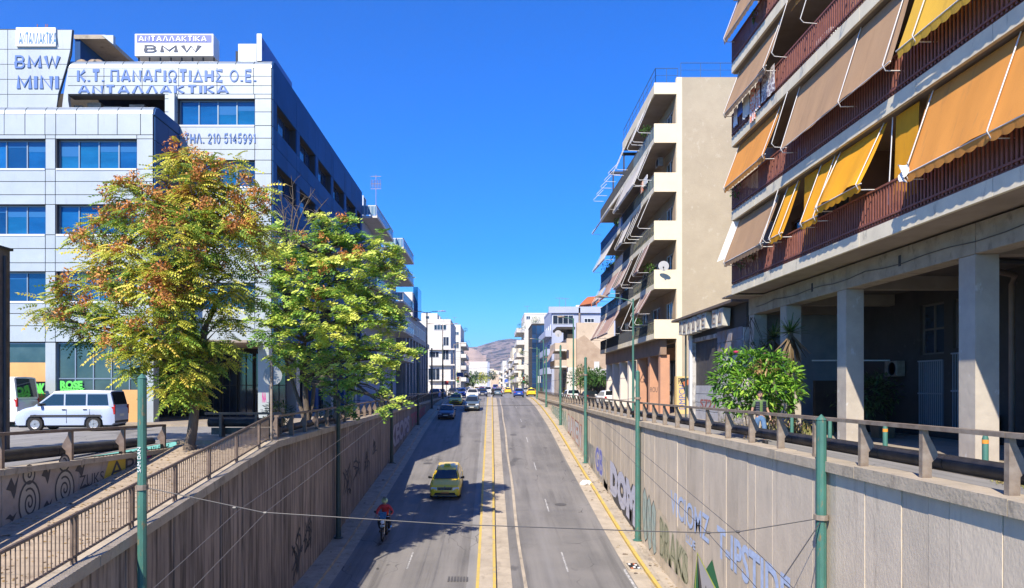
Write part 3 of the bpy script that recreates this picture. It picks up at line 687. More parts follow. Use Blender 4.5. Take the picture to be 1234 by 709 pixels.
PC = [('spray_leaf', (.015, .13, .05), [(25.3, -7.9), (24.6, -5.75), (24.35, -6.6), (24.1, -7.9)]),
      ('spray_black', None, [(24.55, -5.65), (23.9, -6.9), (22.9, -7.9), (24.3, -7.9)]),
      ('spray_silver', (.38, .38, .40), [(24.5, -5.6), (22.5, -6.3), (20.1, -7.25), (19.6, -7.9), (22.9, -7.9), (23.9, -6.9)]),
      ('spray_leaf', None, [(23.6, -5.95), (22.9, -5.45), (22.0, -6.35), (22.6, -6.28)]),
      ('spray_leaf', None, [(21.2, -6.85), (20.7, -6.45), (19.7, -6.5), (19.2, -7.3), (20.1, -7.2)]),
      ('spray_leaf', None, [(19.6, -7.9), (20.1, -7.25), (18.6, -7.2), (17.9, -7.9)])]
for nme, c, pts in PC:
    m = MB(); poly(m, FR, pts, .023); m.build('graffiti', pm(nme, c) if c else MATS[nme], WR)
m = MB(); ribbon(m, FR, [(25.0, -7.9), (24.55, -5.62), (22.5, -6.28), (20.1, -7.22), (19.4, -7.9)], .07, .027); m.build('graffiti', pm('spray_lime', (.50, .55, .08)), WR)
gq(WR, 'ME PA', 23.6, 22.0, -6.75, -6.45, -7.2, -6.85, (0.04, 0.04, 0.045), .01, .027)
# left wall: dark tags
def gqL(s, ya, yb, za0, za1, zb0, zb1, col, off=0.0, d=0.024):
    m = pm('spray_%02x%02x%02x' % tuple(int(c*255) for c in col), col, tuple(c*.8 for c in col), 6, .8)
    text_quad(s, [(XL+d, ya, za0), (XL+d, yb, zb0), (XL+d, yb, zb1), (XL+d, ya, za1)], m, WL, 'graffiti', off=off)
for k, (u, z, w_, h_) in enumerate(((27.6, -6.4, .9, .9), (29.4, -6.0, .7, .8), (37.5, -5.0, 1.1, .9), (40.2, -4.6, 1.2, .8), (43.5, -4.4, .9, .7), (46.5, -4.0, 1.1, .6))):
    m = MB(); rr_ = random.Random(k+3); F_ = ('X+', XL)
    for q in range(4):
        pts = [(u+rr_.uniform(-w_, w_), z+rr_.uniform(-h_, h_)) for _ in range(4)]; sm = []
        for i in range(len(pts)-1):
            for t in range(5): a = t/5; sm.append((pts[i][0]*(1-a)+pts[i+1][0]*a+.25*math.sin(a*math.pi), pts[i][1]*(1-a)+pts[i+1][1]*a+.2*math.sin(a*math.pi)))
        ribbon(m, F_, sm, .09, .024+.0006*q)
    m.build('graffiti', MATS['spray_black'], WL)

gqL('KEOPS', 54, 66, -4.9, -3.0, -4.1, -2.6, (0.16, 0.14, 0.20), .12)
gqL('KEOPS', 54, 66, -4.85, -3.05, -4.05, -2.65, (0.36, 0.34, 0.38), .04, .027)
gqL('TENSE', 67, 82, -3.9, -2.6, -3.1, -2.3, (0.30, 0.08, 0.10), .06)

# wall between the ramp and the side street, with the ringed drawings
XG = -10.72; FG = ('X+', XG)
def zg(y): return -1.62-0.03*(y-9) if y < 25 else -1.9
GW = thing('ramp_wall', 'low grey wall beside the ramp painted with ringed figures and coloured graffiti', 'wall', (XG, 17, -2))
y = 7.0; m = MB()
while y < 24.9:
    b = min(y+3.0, 24.9)
    MB().hexa([(XG-.30,y,zramp(y)-.3),(XG,y,zramp(y)-.3),(XG,b-.02,zramp(b)-.3),(XG-.30,b-.02,zramp(b)-.3),(XG-.30,y,zg(y)-.14),(XG,y,zg(y)-.14),(XG,b-.02,zg(b)-.14),(XG-.30,b-.02,zg(b)-.14)]).build('wall_block', pm('ramp_wall_concrete', (.36, .31, .27), (.28, .24, .21), 2, .9, dirt=((.12, .10, .09), 3, .58, .8, (1, 1, .5)), bump=.3), GW)
    MB().hexa([(XG-.34,y,zg(y)-.14),(XG+.07,y,zg(y)-.14),(XG+.07,b-.02,zg(b)-.14),(XG-.34,b-.02,zg(b)-.14),(XG-.34,y,zg(y)),(XG+.07,y,zg(y)),(XG+.07,b-.02,zg(b)),(XG-.34,b-.02,zg(b))]).build('coping_block', M_CONC, GW)
    y = b
K = MATS['spray_black']; PAL = pm('spray_bone', (.36, .33, .28))
def spiral(cu, cz, a, b, turns, n=40):
    return [(cu+a*t*math.cos(turns*2*math.pi*t+1.2), cz+b*t*math.sin(turns*2*math.pi*t+1.2)) for t in [0.08+0.92*i/n for i in range(n)]]
for (u, zc_, au, az) in ((16.95, -2.72, .38, .50), (18.35, -2.60, .40, .47)):
    m = MB(); poly(m, FG, ell(u, zc_-.02, au, az), .004); poly(m, FG, ell(u-.02, zc_+.66, au*.55, az*.42), .0045); m.build('graffiti', PAL, GW)
    m = MB(); ribbon(m, FG, ell(u, zc_, au, az), .055, .006, closed=True); ribbon(m, FG, spiral(u, zc_, au*.7, az*.72, 2.2), .05, .0065)
    ribbon(m, FG, ell(u-.02, zc_+.66, au*.55, az*.42), .05, .0062, closed=True); ribbon(m, FG, spiral(u-.02, zc_+.66, au*.33, az*.28, 1.2, 16), .045, .0067)
    m.build('graffiti', K, GW)
m = MB()
for u, z_, w_, h_ in ((16.35, -2.3, .22, .5), (17.6, -2.15, .2, .45), (17.65, -2.9, .18, .28), (19.05, -2.2, .25, .4), (19.3, -2.65, .2, .12), (16.3, -2.95, .2, .18), (17.0, -1.98, .7, .06)):
    poly(m, FG, [(u-w_, z_), (u-w_*.2, z_+h_*.5), (u+w_*.3, z_+h_*.1), (u+w_, z_+h_*.6), (u+w_*.5, z_-h_*.2), (u+w_*.2, z_-h_*.5), (u-w_*.3, z_-h_*.1)], .0055)
m.build('graffiti', K, GW)
m = MB(); poly(m, FG, [(20.2, -2.55), (20.5, -2.05), (21.4, -1.98), (21.5, -2.4), (21.0, -2.75), (20.5, -2.85)], .004); m.build('graffiti', pm('spray_mustard', (.50, .36, .04)), GW)
m = MB(); poly(m, FG, [(22.0, -2.5), (22.2, -2.02), (22.8, -2.0), (23.1, -2.3), (22.7, -2.55), (22.4, -2.62)], .004); m.build('graffiti', pm('spray_magenta', (.40, .04, .22)), GW)
for s_, a, b, z0, z1 in (('APE', 20.5, 22.5, -2.62, -2.15), ('HATE', 23.0, 24.3, -2.28, -1.99), ('ZUKS', 19.0, 20.2, -2.7, -2.35), ('MORE DAYS LIKE IT', 19.4, 24.4, -2.03, -1.93)):
    text_quad(s_, [(XG+.006, a, z0), (XG+.006, b, z0+.05), (XG+.006, b, z1), (XG+.006, a, z1)], K, GW, 'graffiti')

# ------------------------------------------------------------------ guard rails
def guard_rail(name, label, X, y0, y1, out, zc, h, cat='guard rail', sp=2.0, mat=None, tube=True, yoff=0.0, group=None, th=.14):
    """posts on the coping, flat handrail on top, dark tube on the street side (out = +1 / -1)"""
    mat = mat or M_RAIL
    t = thing(name, label, cat, (X, (y0+y1)/2, zc(y0)), group=group)
    me = None; y = y0
    p = MB().prism([(-.055, -.02), (-.05, h-.06), (.035, h-.06), (.05, h-.16), (.19, h*.50), (.20, h*.42), (.10, h*.30), (.10, -.02)], 'y', -.05, .05)
    p.v = [(v[0]*out, v[1], v[2]) for v in p.v]; me = p.mesh('post', mat)
    ys = []
    while y <= y1+.01: ys.append(y); y += sp
    for y in ys:
        link('post', me, t, Vector((X, y, zc(y)))-org_of(t))
    n = len(ys)
    for a, b in zip(ys, ys[1:]):
        za, zb = zc(a)+h, zc(b)+h
        MB().hexa([(X-.08,a+.004,za-.07),(X+.08,a+.004,za-.07),(X+.08,b-.004,zb-.07),(X-.08,b-.004,zb-.07),(X-.08,a+.004,za),(X+.08,a+.004,za),(X+.08,b-.004,zb),(X-.08,b-.004,zb)]).build('handrail', mat, t)
        if tube:
            xt = X+out*.42
            MB().tube([(xt, a+.01, zc(a)+h*.28), (xt, b-.01, zc(b)+h*.28)], th, 10).build('guard_tube', M_DARKRAIL, t, smooth=40)
    return t
guard_rail('guard_rail', 'grey steel guard rail with dark tube along the right wall top', XR+.16, 8.0, 116, 1, zcapR, .87)
guard_rail('guard_rail', 'brown steel guard rail on the left wall top behind the trees', XL-.12, 25.6, 116, -1, zcapL, .86, mat=M_RAILL)
guard_rail('guard_rail', 'rust brown guard rail between the side street and the ramp', XG-.12, 8.1, 24.2, -1, zg, .80, mat=M_RAILL, sp=2.68, th=.15)
cr = thing('guard_rail', 'short brown barrier across the top of the ramp beside the trees', 'guard rail', (-9, 26.6, G))
for x in (-9.9, -8.6, -7.9):
    MB().prism([(26.55, G), (26.55, -1.02), (26.66, -1.02), (26.95, -1.5), (26.95, G)], 'x', x, x+.09).build('post', M_RAILL, cr)
boxpart('handrail', M_RAILL, cr, -10.4, -7.6, 26.5, 26.66, -1.05, -.97)
MB().tube([(-10.4, 26.9, -1.35), (-7.7, 26.9, -1.35)], .17, 10).build('guard_tube', M_DARKRAIL, cr, smooth=40)
boxpart('base_plank', M_RAILL, cr, -10.35, -7.75, 26.99, 27.03, -1.80, -1.55)

# picket fence down the ramp
pf = thing('picket_fence', 'brown iron picket railing sloping down along the ramp edge', 'railing', (XL-.1, 17, -2.5))
xf = XL-.12
def zf_(y): return zcapL(y)
pk = MB().tube([(0, 0, .10), (0, 0, .83)], .011, 5, cap=False).mesh('picket', M_RAILL)
y = 7.0; i = 0
while y < 24.7:
    if i % 17 == 16:
        for d in (0, .12): MB().box(xf-.022, xf+.022, y+d, y+d+.04, zf_(y)-.02, zf_(y)+.87).build('post', M_RAILL, pf)
        y += .22
    else: link('picket', pk, pf, Vector((xf, y, zf_(y)))-org_of(pf)); y += .118
    i += 1
for a, b in zip(np.arange(7.0, 24.0, 2.225), np.arange(9.225, 26.0, 2.225)):
    MB().tube([(xf, a, zf_(a)+.87), (xf, b, min(zf_(b), -1.9)+.87)], .038, 8).build('handrail', M_RAILL, pf, smooth=40)
    MB().tube([(xf, a, zf_(a)+.12), (xf, b, min(zf_(b), -1.9)+.12)], .026, 6).build('bottom_rail', M_RAILL, pf, smooth=40)

# ------------------------------------------------------------------ poles and wires
def pole(name, label, cat, x, y, z0, z1, r0, r1, mat, group=None, base=True, cap='cone', n=10):
    t = thing(name, label, cat, (x, y, z0), group=group)
    m = MB().tube([(x, y, z0-.1), (x, y, z1)], [r0, r1], n)
    if cap == 'cone': m.tube([(x, y, z1), (x, y, z1+r1*1.1)], [r1*1.12, .01], n)
    m.build('shaft', mat, t, smooth=35)
    if base: MB().lathe([(r0*1.75, z0), (r0*1.75, z0+.03), (r0*1.15, z0+.05)], (x, y, 0), 12).build('base_plate', mat, t)
    return t
GRP = 'green catenary poles along the sunken road'
XP = 6.78
rp = [(15.0, -.70, 'nearest green catenary pole against the right wall, a steel bracket on it'),
      (33.8, .62, 'tall green catenary pole by the teal graffiti, second from the camera on the right wall'),
      (52.5, 1.98, 'green catenary pole on the right wall just beyond the pale lilac graffiti'),
      (71.5, 3.9, 'green catenary pole on the right wall beyond the red outlined graffiti'),
      (90, 4.7, 'green catenary pole fifth from the camera on the right wall'),
      (108, 5.6, 'green catenary pole at the far end of the right wall')]
for y, zt, lab in rp:
    t = pole('catenary_pole', lab, 'pole', XP, y, zr(y)+.13, zt, .13 if y > 20 else .11, .10, M_GREEN, GRP)
    zb = zt-2.0 if y < 20 else zt-1.2
    MB().lathe([(.135, zb-.05), (.15, zb-.05), (.15, zb+.05), (.135, zb+.05)], (XP, y, 0), 12).build('wire_clamp', M_RAIL, t)
    if y < 20: MB().tube([(XP+.1, y, zb), (XP+.28, y, zb)], .03, 6).build('bracket', M_RAIL, t)
lp = [(14.6, .15, 'turquoise green catenary pole in front of the picket fence', M_GREEN), (34.2, -.4, 'dark catenary pole on the left wall under the leafy crown', M_DGREEN),
      (52.5, .2, 'dark catenary pole on the left wall, third from the camera', M_DGREEN), (71.5, 2.2, 'dark catenary pole on the left wall, fourth from the camera', M_DGREEN),
      (88, 4.5, 'dark catenary pole on the left wall before the parked cars', M_DGREEN), (108, 6.0, 'dark catenary pole at the far end of the left wall', M_DGREEN)]
for y, zt, lab, mt in lp:
    xl = XL+(.26 if y > 20 else .44)
    t = pole('catenary_pole', lab, 'pole', xl, y, zr(y)+.13, zt, .13 if y > 20 else .095, .085, mt, GRP)
    if y < 20:
        MB().lathe([(.10, -2.08), (.12, -2.08), (.12, -1.98), (.10, -1.98)], (xl, y, 0), 12).build('wire_clamp', M_RAIL, t)
        text_quad('SAM DAN', [(xl+.02, y-.10, -1.72), (xl+.02, y-.10, -1.22), (xl-.05, y-.10, -1.22), (xl-.05, y-.10, -1.72)], M_SIGNW, t, 'scribble')
def wire(label, pts, r, sag=0.0, mat=None, group=None, name='overhead_wire', knots=()):
    out = []
    for a, b in zip(pts, pts[1:]):
        a, b = Vector(a), Vector(b); n = 10 if sag else 1
        for i in range(n): q = a+(b-a)*(i/n); q.z -= sag*4*(i/n)*(1-i/n); out.append(q)
    out.append(Vector(pts[-1]))
    t = thing(name, label, 'wire', tuple(out[0]), group=group)
    MB().tube(out, r, 5).build('cable', mat or M_CABLE, t)
    for k in knots: MB().lathe([(.01, -.045), (.03, -.03), (.03, .03), (.01, .045)], k, 6, ax='x').build('clamp', mat or M_CABLE, t)
    return t
wire('span wire crossing the road between the two nearest poles', [(XL+.44, 14.6, -2.02), (-4.6, 14.7, -2.55), (-1, 14.7, -2.78), (3.2, 14.8, -2.95), (4.4, 14.8, -2.98), (5.0, 14.8, -2.96), (XP, 15, -2.72)], .011, 0, M_CABLE, 'span wires', knots=((-5.15, 14.65, -2.45), (-4.55, 14.7, -2.56), (4.4, 14.8, -2.98), (5.0, 14.8, -2.96)))
SPL = {33.8: 'second span wire over the road, above the taxi', 52.5: 'third span wire over the road beyond the taxi', 71.5: 'fourth span wire over the road', 90: 'fifth span wire over the road', 108: 'farthest span wire over the road'}
for (y, zt, _), z2 in zip(rp[1:], (-.6, -.6, 1.6, 3.6, 5)):
    wire(SPL[y], [(XL+.26, y+.2, min(z2, zt-1.2)), (XP, y, zt-1.2)], .011, .35, M_CABLE, 'span wires')
for i, (x, lab) in enumerate(((4.4, 'inner trolley contact wire over the right lanes'), (5.0, 'outer trolley contact wire over the right lanes'), (-4.55, 'inner trolley contact wire over the left lanes'), (-5.15, 'outer trolley contact wire over the left lanes'))):
    R_ = x > 0
    wire(lab, [(x, 5, -4.3 if R_ else -4.0), (x, 14.8, -2.99 if R_ else -2.55), (x, 33.8, -1.45 if R_ else -1.2), (x, 52.5, -.6), (x, 71.5, .9), (x, 90, 2.0), (x, 108, 3.0), (x, 200, 3.6)], .0065, 0, M_CABLE if R_ else M_CABLEL, 'trolley contact wires')
wire('short stay wire between contact wire and nearest right pole', [(5.05, 12.6, -3.3), (XP, 15, -2.78)], .012)

def lamp(label, x, y, z0, h, arm, ang, mat, r=.07, group='street lamps', two=False):
    t = pole('street_lamp', label, 'street lamp', x, y, z0, z0+h, r*1.35, r*.8, mat, group, cap=None)
    for sgn in ((1, -1) if two else (1,)):
        ex = x+arm*sgn
        MB().tube([(x, y, z0+h-.15), (x+arm*sgn*.4, y, z0+h+.05), (ex, y, z0+h+.12)], r*.5, 6).build('arm', mat, t, smooth=40)
        hd = MB().tube([(ex-.1*sgn, y, z0+h+.12), (ex+.15*sgn, y, z0+h+.14), (ex+.6*sgn, y, z0+h+.10)], [.04, .085, .04], 8).build('lamp_head', M_RAIL, t, smooth=50)
    return t
lamp('grey-green street lamp with an arm over the railing, before the striped awnings', 7.48, 38.5, G, 6.5, -1.9, 0, M_GREEN, .055)
lamp('slim street lamp before the beige building with the satellite dish', 7.65, 68, G, 8.2, -1.4, 0, M_GREEN, .075)
lamp('street lamp with a curved arm near the dark glass tower', 8.0, 112, G, 9.0, -2.0, 0, M_GREEN, .09)
lamp('grey street lamp beside the columned grey building', -8.1, 92, G, 11.2, 1.8, 0, M_RAIL, .09, two=True)
lamp('grey street lamp in front of the white corner block', -8.4, 126, G, 12.5, 2.2, 0, M_RAIL, .1, two=True)
lamp('tall lamp post beyond the end of the left wall', -7.7, 150, G, 10.5, 2.0, 0, M_RAIL, .09)
for i, (x, y, h) in enumerate(((-9.1, 175, 10), (-9.2, 215, 10), (9.2, 140, 9), (9.3, 175, 10), (9.4, 215, 10), (9.5, 260, 10))):
    lamp(('nearer distant lamp post on the left pavement past the white corner block', 'farthest lamp post on the left pavement', 'first lamp post past the junction on the right', 'second lamp post past the junction on the right', 'third lamp post past the junction on the right', 'farthest lamp post on the right')[i], x, y, G, h, 1.8*(1 if x < 0 else -1), 0, M_GREEN, .09, 'distant lamp posts left' if x < 0 else 'distant lamp posts right')
# ------------------------------------------------------------------ the white-panelled office building on the left
YA, YB = 36.0, 39.0
BG3 = [M_BLUEG, M_BLUEG, pm('blue_glass_dark', (.003, .03, .10), (.006, .05, .15), .5, .05, spec=.9, stretch=(1, 1, 2)), pm('blue_glass_teal', (.006, .08, .20), (.01, .12, .28), .5, .05, spec=.9, stretch=(1, 1, 3))]
OB = thing('office_building', 'white panelled office building with blue windows and large blue roof lettering at the left corner', 'building', (-20, 39, G))
FA, FB = ('Y', YA), ('Y', YB)
XA1 = px(185, YA); XB1 = px(327.5, YB); XL0 = -31.0
MB().box(XL0, XA1-.3, YA+.45, YB+3, 2.3, 13.3).build('core', M_DARK, OB)
MB().box(XL0, XB1-.5, YB+.45, 65.9, 2.3, 14.6).box(px(208, YB), XB1-.5, YB+.451, 65.9, 14.6, 17.0).box(XL0, px(208, YB), 42.5, 65.9, 14.6, 17.0).build('core', M_DARK, OB)
rowsA = [(12.15, 10.66), (8.92, 7.43), (5.62, 4.13)]
wA = [(-30.2, px(55, YA)), (px(68.5, YA), px(165, YA))]
hA = [(a, b, z0, z1) for (z1, z0) in rowsA for a, b in wA]
m = MB(); wall_with_holes(m, FA, XL0, XA1, 2.15, 13.35, hA, -.4, 0); m.build('front_wall', M_SEAM, OB)
us = [XL0, px(55, YA)+.001, px(66, YA), px(67, YA), px(165, YA), XA1]
us = [XL0, -26.3, px(55, YA)+.02, px(68, YA)-.02, px(165, YA)+.02, XA1]
zsA = [2.15, 2.95, 3.55, 4.13, 5.62, 6.05, 6.75, 7.43, 8.92, 9.4, 10.05, 10.66, 12.15, 12.35]
grid_panels(OB, FA, us, zsA, M_PANEL, hA, .035)
top = [px(x, YA) for x in (-97, -72, -47, -20, 6, 31, 55, 68, 92, 119, 142, 170, 185)]
grid_panels(OB, FA, top, [12.35, 13.38], M_PANEL, (), .035)
def curved_top(parent, us, yf, z0, r, m):
    pr = [(yf+r*(1-math.cos(a)), z0+r*math.sin(a)) for a in [math.pi/2*i/6 for i in range(7)]]
    pr = pr+[(yf+1.3, z0+r), (yf+1.3, z0), ]
    for a, b in zip(us, us[1:]):
        MB().prism([(p[0]-.05, p[1]) for p in pr], 'x', a+.02, b-.02).build('curved_panel', m, parent, smooth=35)
curved_top(OB, top, YA, 13.38, .48, M_PANELC)
MB().box(XL0, XA1-.03, YA+1.2, 42, 13.5, 13.75).build('lower_roof', M_CONC, OB)
for (z1, z0) in rowsA:
    window(OB, FA, wA[0][0], wA[0][1], z0, z1, 8, 1, -.25, M_FRAME, BG3, .06)
    window(OB, FA, wA[1][0], wA[1][1], z0, z1, 4, 1, -.25, M_FRAME, BG3, .06)
    for a, b in wA: fbox(MB(), FA, a, b, z0-.06, z0+.03, -.2, .09).build('sill', M_FRAMEW, OB)
# side return of the front block
FS = ('X+', XA1)
m = MB(); fbox(m, FS, YA+.02, YB, 2.15, 13.35, -.3, 0); m.build('side_wall', M_SEAM, OB)
grid_panels(OB, FS, [YA+.03, YA+1.5, YB], [2.15, 3.4, 4.65, 5.9, 7.15, 8.4, 9.65, 10.9, 12.1, 13.3], M_PANELB, (), .03)
MB().prism([(YA+.0, 13.36), (YA+.14, 13.7), (YA+.45, 13.86), (YB, 13.86), (YB, 13.36)], 'x', XA1-.02, XA1+.05).build('side_cap', M_PANELB, OB)
# back block front
rowsB = [(15.3, 13.87), (12.03, 10.6), (8.76, 7.33), (5.49, 4.06)]
wB = (px(215, YB), px(307, YB)); hB = [(wB[0], wB[1], z0, z1) for z1, z0 in rowsB]
xm = px(208, YB)
m = MB(); wall_with_holes(m, FB, xm-.4, XB1, 2.2, 16.95, hB, -.4, 0); m.build('front_wall', M_SEAM, OB)
zsB = [2.2, 2.9, 3.5, 4.06, 4.75, 5.49, 6.1, 6.7, 7.33, 8.05, 8.76, 9.35, 9.95, 10.6, 11.3, 12.03, 12.6, 13.2, 13.87, 14.6, 15.3, 15.55]
grid_panels(OB, FB, [xm-.4, wB[0]-.02, wB[1]+.02, XB1], zsB, M_PANEL, hB, .035)
for z1, z0 in rowsB:
    window(OB, FB, wB[0], wB[1], z0, z1, 4, 1, -.25, M_FRAME, BG3, .06)
    fbox(MB(), FB, wB[0], wB[1], z0-.06, z0+.03, -.2, .09).build('sill', M_FRAMEW, OB)
# lettered band with the curved top
x0b = px(82, YB); xtop = [x0b]+[px(x, YB) for x in (104, 126, 148, 172, 194, 216, 238, 262, 284, 306)]+[XB1]
fbox(MB(), FB, x0b, xm-.4, 15.5, 16.95, -.6, 0).build('band_wall', M_SEAM, OB)
grid_panels(OB, FB, [x0b, px(126, YB), px(172, YB), px(216, YB), px(262, YB), px(306, YB), XB1], [15.55, 16.0, 16.5, 16.95], M_PANEL, (), .03)
curved_top(OB, xtop, YB, 16.96, .52, M_PANELC)
MB().box(x0b, XB1-.03, YB+1.2, 65.9, 17.2, 17.42).build('upper_roof', M_CONC, OB)
MB().prism([(px(72, YB), 13.6), (px(85, YB), 13.6), (px(85, YB), 14.6), (px(82.5, YB), 15.2), (px(82.5, YB), 16.9), (px(77, YB), 15.5)], 'y', YB-.04, YB+.2).build('curved_end', M_PANEL, OB)
boxpart('post', M_PANEL, OB, px(206, YB), px(213, YB), YB-.3, YB-.02, 13.87, 15.5)
# things standing in the dark gap under the band
for i, (a, b, h) in enumerate(((94, 104, .35), (110, 126, .5), (130, 150, .3), (160, 178, .4))):
    boxpart('duct', M_RAIL, OB, px(a, 40), px(b, 40), 39.6, 40.3, 13.75, 14.85+h)
# sign panel at left
SP = MB(); yS = YB-.1
pts = [(-31.0, pz(34, yS)), (px(88, yS), pz(36, yS)), (px(85.5, yS), pz(66, yS)), (px(69, yS), pz(122, yS)), (px(66, yS), 13.6), (-31.0, 13.6)]
SP.prism(pts, 'y', yS, yS+.1); SP.build('sign_wall', M_SEAM, OB)
zs = [13.9, 14.7, 15.5, 16.3, 17.1, 17.9, pz(36, yS)-.02]
for c, e in zip(zs, zs[1:]):
    def xr(z):
        zz = [pz(122, yS), pz(66, yS), pz(36, yS)]; return float(np.interp(z, zz, [px(69, yS), px(85.5, yS), px(88, yS)]))
    for a, b in ((-29.5, px(-14, yS)), (px(-14, yS), px(10, yS))):
        fbox(MB(), ('Y', yS), a+.015, b-.015, c+.015, e-.015, 0, .05).build('panel', M_PANEL, OB)
    a = px(10, yS)+.015
    MB().prism([(a, c+.015), (xr(c)-.03, c+.015), (xr(e)-.03, e-.015), (a, e-.015)], 'y', yS-.05, yS).build('panel', M_PANEL, OB)
for x in (41, 51, 53): MB().tube([(px(x, yS), yS+.3, 18.8), (px(x, yS), yS+.3, 19.3+.1*(x % 2))], .02, 5).build('antenna_rod', M_TERRA, OB)
# rooftop canopy behind
m = MB().box(px(89, 40.5), px(127, 40.5), 40.5, 52, pz(47, 40.5), pz(42, 40.5)); m.build('canopy_slab', M_CONC, OB)
m = MB().box(px(89, 40.5), px(89, 40.5)+.3, 40.6, 52, 17.3, pz(47, 40.5)).box(px(89, 40.5)+.3, px(127, 40.5)-.3, 51.7, 52, 17.3, pz(47, 40.5)); m.build('canopy_wall', M_PANELB, OB)
m = MB().prism([(px(123, 40.5), pz(43, 40.5)), (px(137, 40.5), pz(43, 40.5)), (px(137, 40.5), pz(54, 40.5))], 'y', 40.45, 40.7); m.build('canopy_bracket', M_PANEL, OB)
for x in (96, 110, 116):
    MB().lathe([(.35, 0), (.4, .06), (.35, .12)], (px(x, 40.2), 40.3, 17.65), 16, ax='y').build('dish', M_RAIL, OB, smooth=40)
LM = [M_LETB, M_LETS]
def sign(s, x0, x1, y0, y1, Y, mats, w=.2, dep=.13, parent=None, each=True):
    block_text(s, px(x0, Y), px(x1, Y), pz(y1, Y), pz(y0, Y), Y, mats if len(mats) > 1 else mats*2, parent or OB, w, dep, each=each)
sign('BMW', 17.5, 73, 66, 84, yS-.056, LM, .27, .04)
sign('MΙΝΙ', 20.5, 71, 90, 109.5, yS-.056, LM, .27, .04)
sign('Κ.Τ. ΠΑΝΑΓΙΩΤΙΔΗΣ Ο.Ε.', 93, 309, 83.5, 100, YB-.066, LM, .25, .03)
sign('ΑΝΤΑΛΛΑΚΤΙΚΑ', 94, 276, 102.5, 113.5, YB-.066, LM, .23, .03)
sign('ΤΗΛ. 210 5145991', 222, 308, 160.5, 174, YB-.066, LM, .23, .03)
sb = boxpart('sign_board', M_SIGNW, OB, px(21.5, yS), px(69, yS), yS-.16, yS-.056, pz(57.5, yS), pz(35, yS))
sign('ΑΝΤΑΛΛΑΚΤΙΚΑ', 23, 68, 39, 54, yS-.162, [pm('letter_teal', (.08, .22, .42))], .18, .015, sb, False)
# two roof signs of their own
rs = thing('roof_sign', 'white box sign with blue strip standing on the curved roof edge', 'sign', (px(210, 40), 40, 17.4))
boxpart('sign_box', M_SIGNW, rs, px(162.5, 40), px(257, 40), 40, 40.9, pz(67.5, 40), pz(41, 40))
boxpart('blue_strip', M_SIGNB, rs, px(165, 40), px(255, 40), 39.985, 40, pz(51.5, 40), pz(42.5, 40))
sign('ΑΝΤΑΛΛΑΚΤΙΚΑ', 167, 249, 43.5, 50.5, 39.983, [M_SIGNW], .22, .02, rs, False)
sign('BMW', 173, 243, 54, 64, 39.998, [M_LETN], .26, .03, rs, False)
m = MB()
for x in range(165, 258, 13): m.box(px(x, 40)-.03, px(x, 40)+.03, 40.2, 40.26, 17.4, pz(67, 40)).box(px(x, 40)-.03, px(x, 40)+.03, 40.7, 40.76, 17.4, pz(67, 40))
m.box(px(165, 40), px(257, 40), 40.19, 40.25, 17.72, 17.78); m.build('support_frame', M_SEAM, rs)
rs2 = thing('roof_sign', 'long navy roof sign running back along the side edge of the office roof', 'sign', (-12.3, 41, 17.4))
xs2 = px(313, 38.9)
boxpart('sign_board', M_SIGNB, rs2, xs2-.18, xs2, 39.2, 45.2, 17.45, 18.75)
boxpart('end_cap', M_SIGNW, rs2, xs2-.22, xs2+.03, 39.1, 39.2, 17.4, 18.85)
text_quad('Κ.Τ. ΠΑΝΑΓΙΩΤΙΔΗΣ Ο.Ε.', [(xs2+.004, 39.4, 18.15), (xs2+.004, 45, 18.15), (xs2+.004, 45, 18.62), (xs2+.004, 39.4, 18.62)], M_LETB, rs2, 'lettering', .03)
text_quad('ΑΝΤΑΛΛΑΚΤΙΚΑ', [(xs2+.004, 39.4, 17.6), (xs2+.004, 44.6, 17.6), (xs2+.004, 44.6, 18.0), (xs2+.004, 39.4, 18.0)], M_LETB, rs2, 'lettering', .03)
boxpart('strut', M_SEAM, rs2, xs2-.9, xs2-.18, 41, 41.08, 17.5, 17.58)
boxpart('plant_box', M_PANEL, OB, px(287, 40.5), px(309, 40.5), 40.5, 42.5, 17.4, pz(53, 40.5))
boxpart('plant_box_door', M_SEAM, OB, px(284, 40.6), px(287, 40.6), 40.6, 41.2, 17.4, 18.6)
# blue side facade
FC = ('X+', XB1); hC = []
wY = [(39.75+4.75*i, 39.75+4.75*i+4.0) for i in range(5)]+[(63.5, 65.3)]
for z1, z0 in rowsB:
    for a, b in wY: hC.append((a, b, z0, z1))
m = MB(); wall_with_holes(m, FC, YB+.0, 66, 2.2, 17.0, hC, -.45, 0); m.build('side_wall', M_SEAM, OB)
ysC = [YB+.02]+sorted({v for w in wY for v in w}|{(w[0]+w[1])/2 for w in wY})+[66]
ysC = sorted(set(ysC)); zc_ = [2.2, 3.1, 4.06, 5.49, 6.4, 7.33, 8.76, 9.7, 10.6, 12.03, 12.9, 13.87, 15.3, 16.98]
grid_panels(OB, FC, ysC, zc_, M_PANELB, hC, .03)
MB().prism([(YB+.02, 17.0), (YB+.15, 17.3), (YB+.5, 17.48), (66, 17.48), (66, 17.0)], 'x', XB1-.3, XB1+.04).build('side_cap', M_PANELB, OB)
for z1, z0 in rowsB:
    for a, b in wY: window(OB, FC, a, b, z0, z1, 3 if b-a > 3 else 2, 1, -.35, M_SEAM, M_NAVYG, .06)
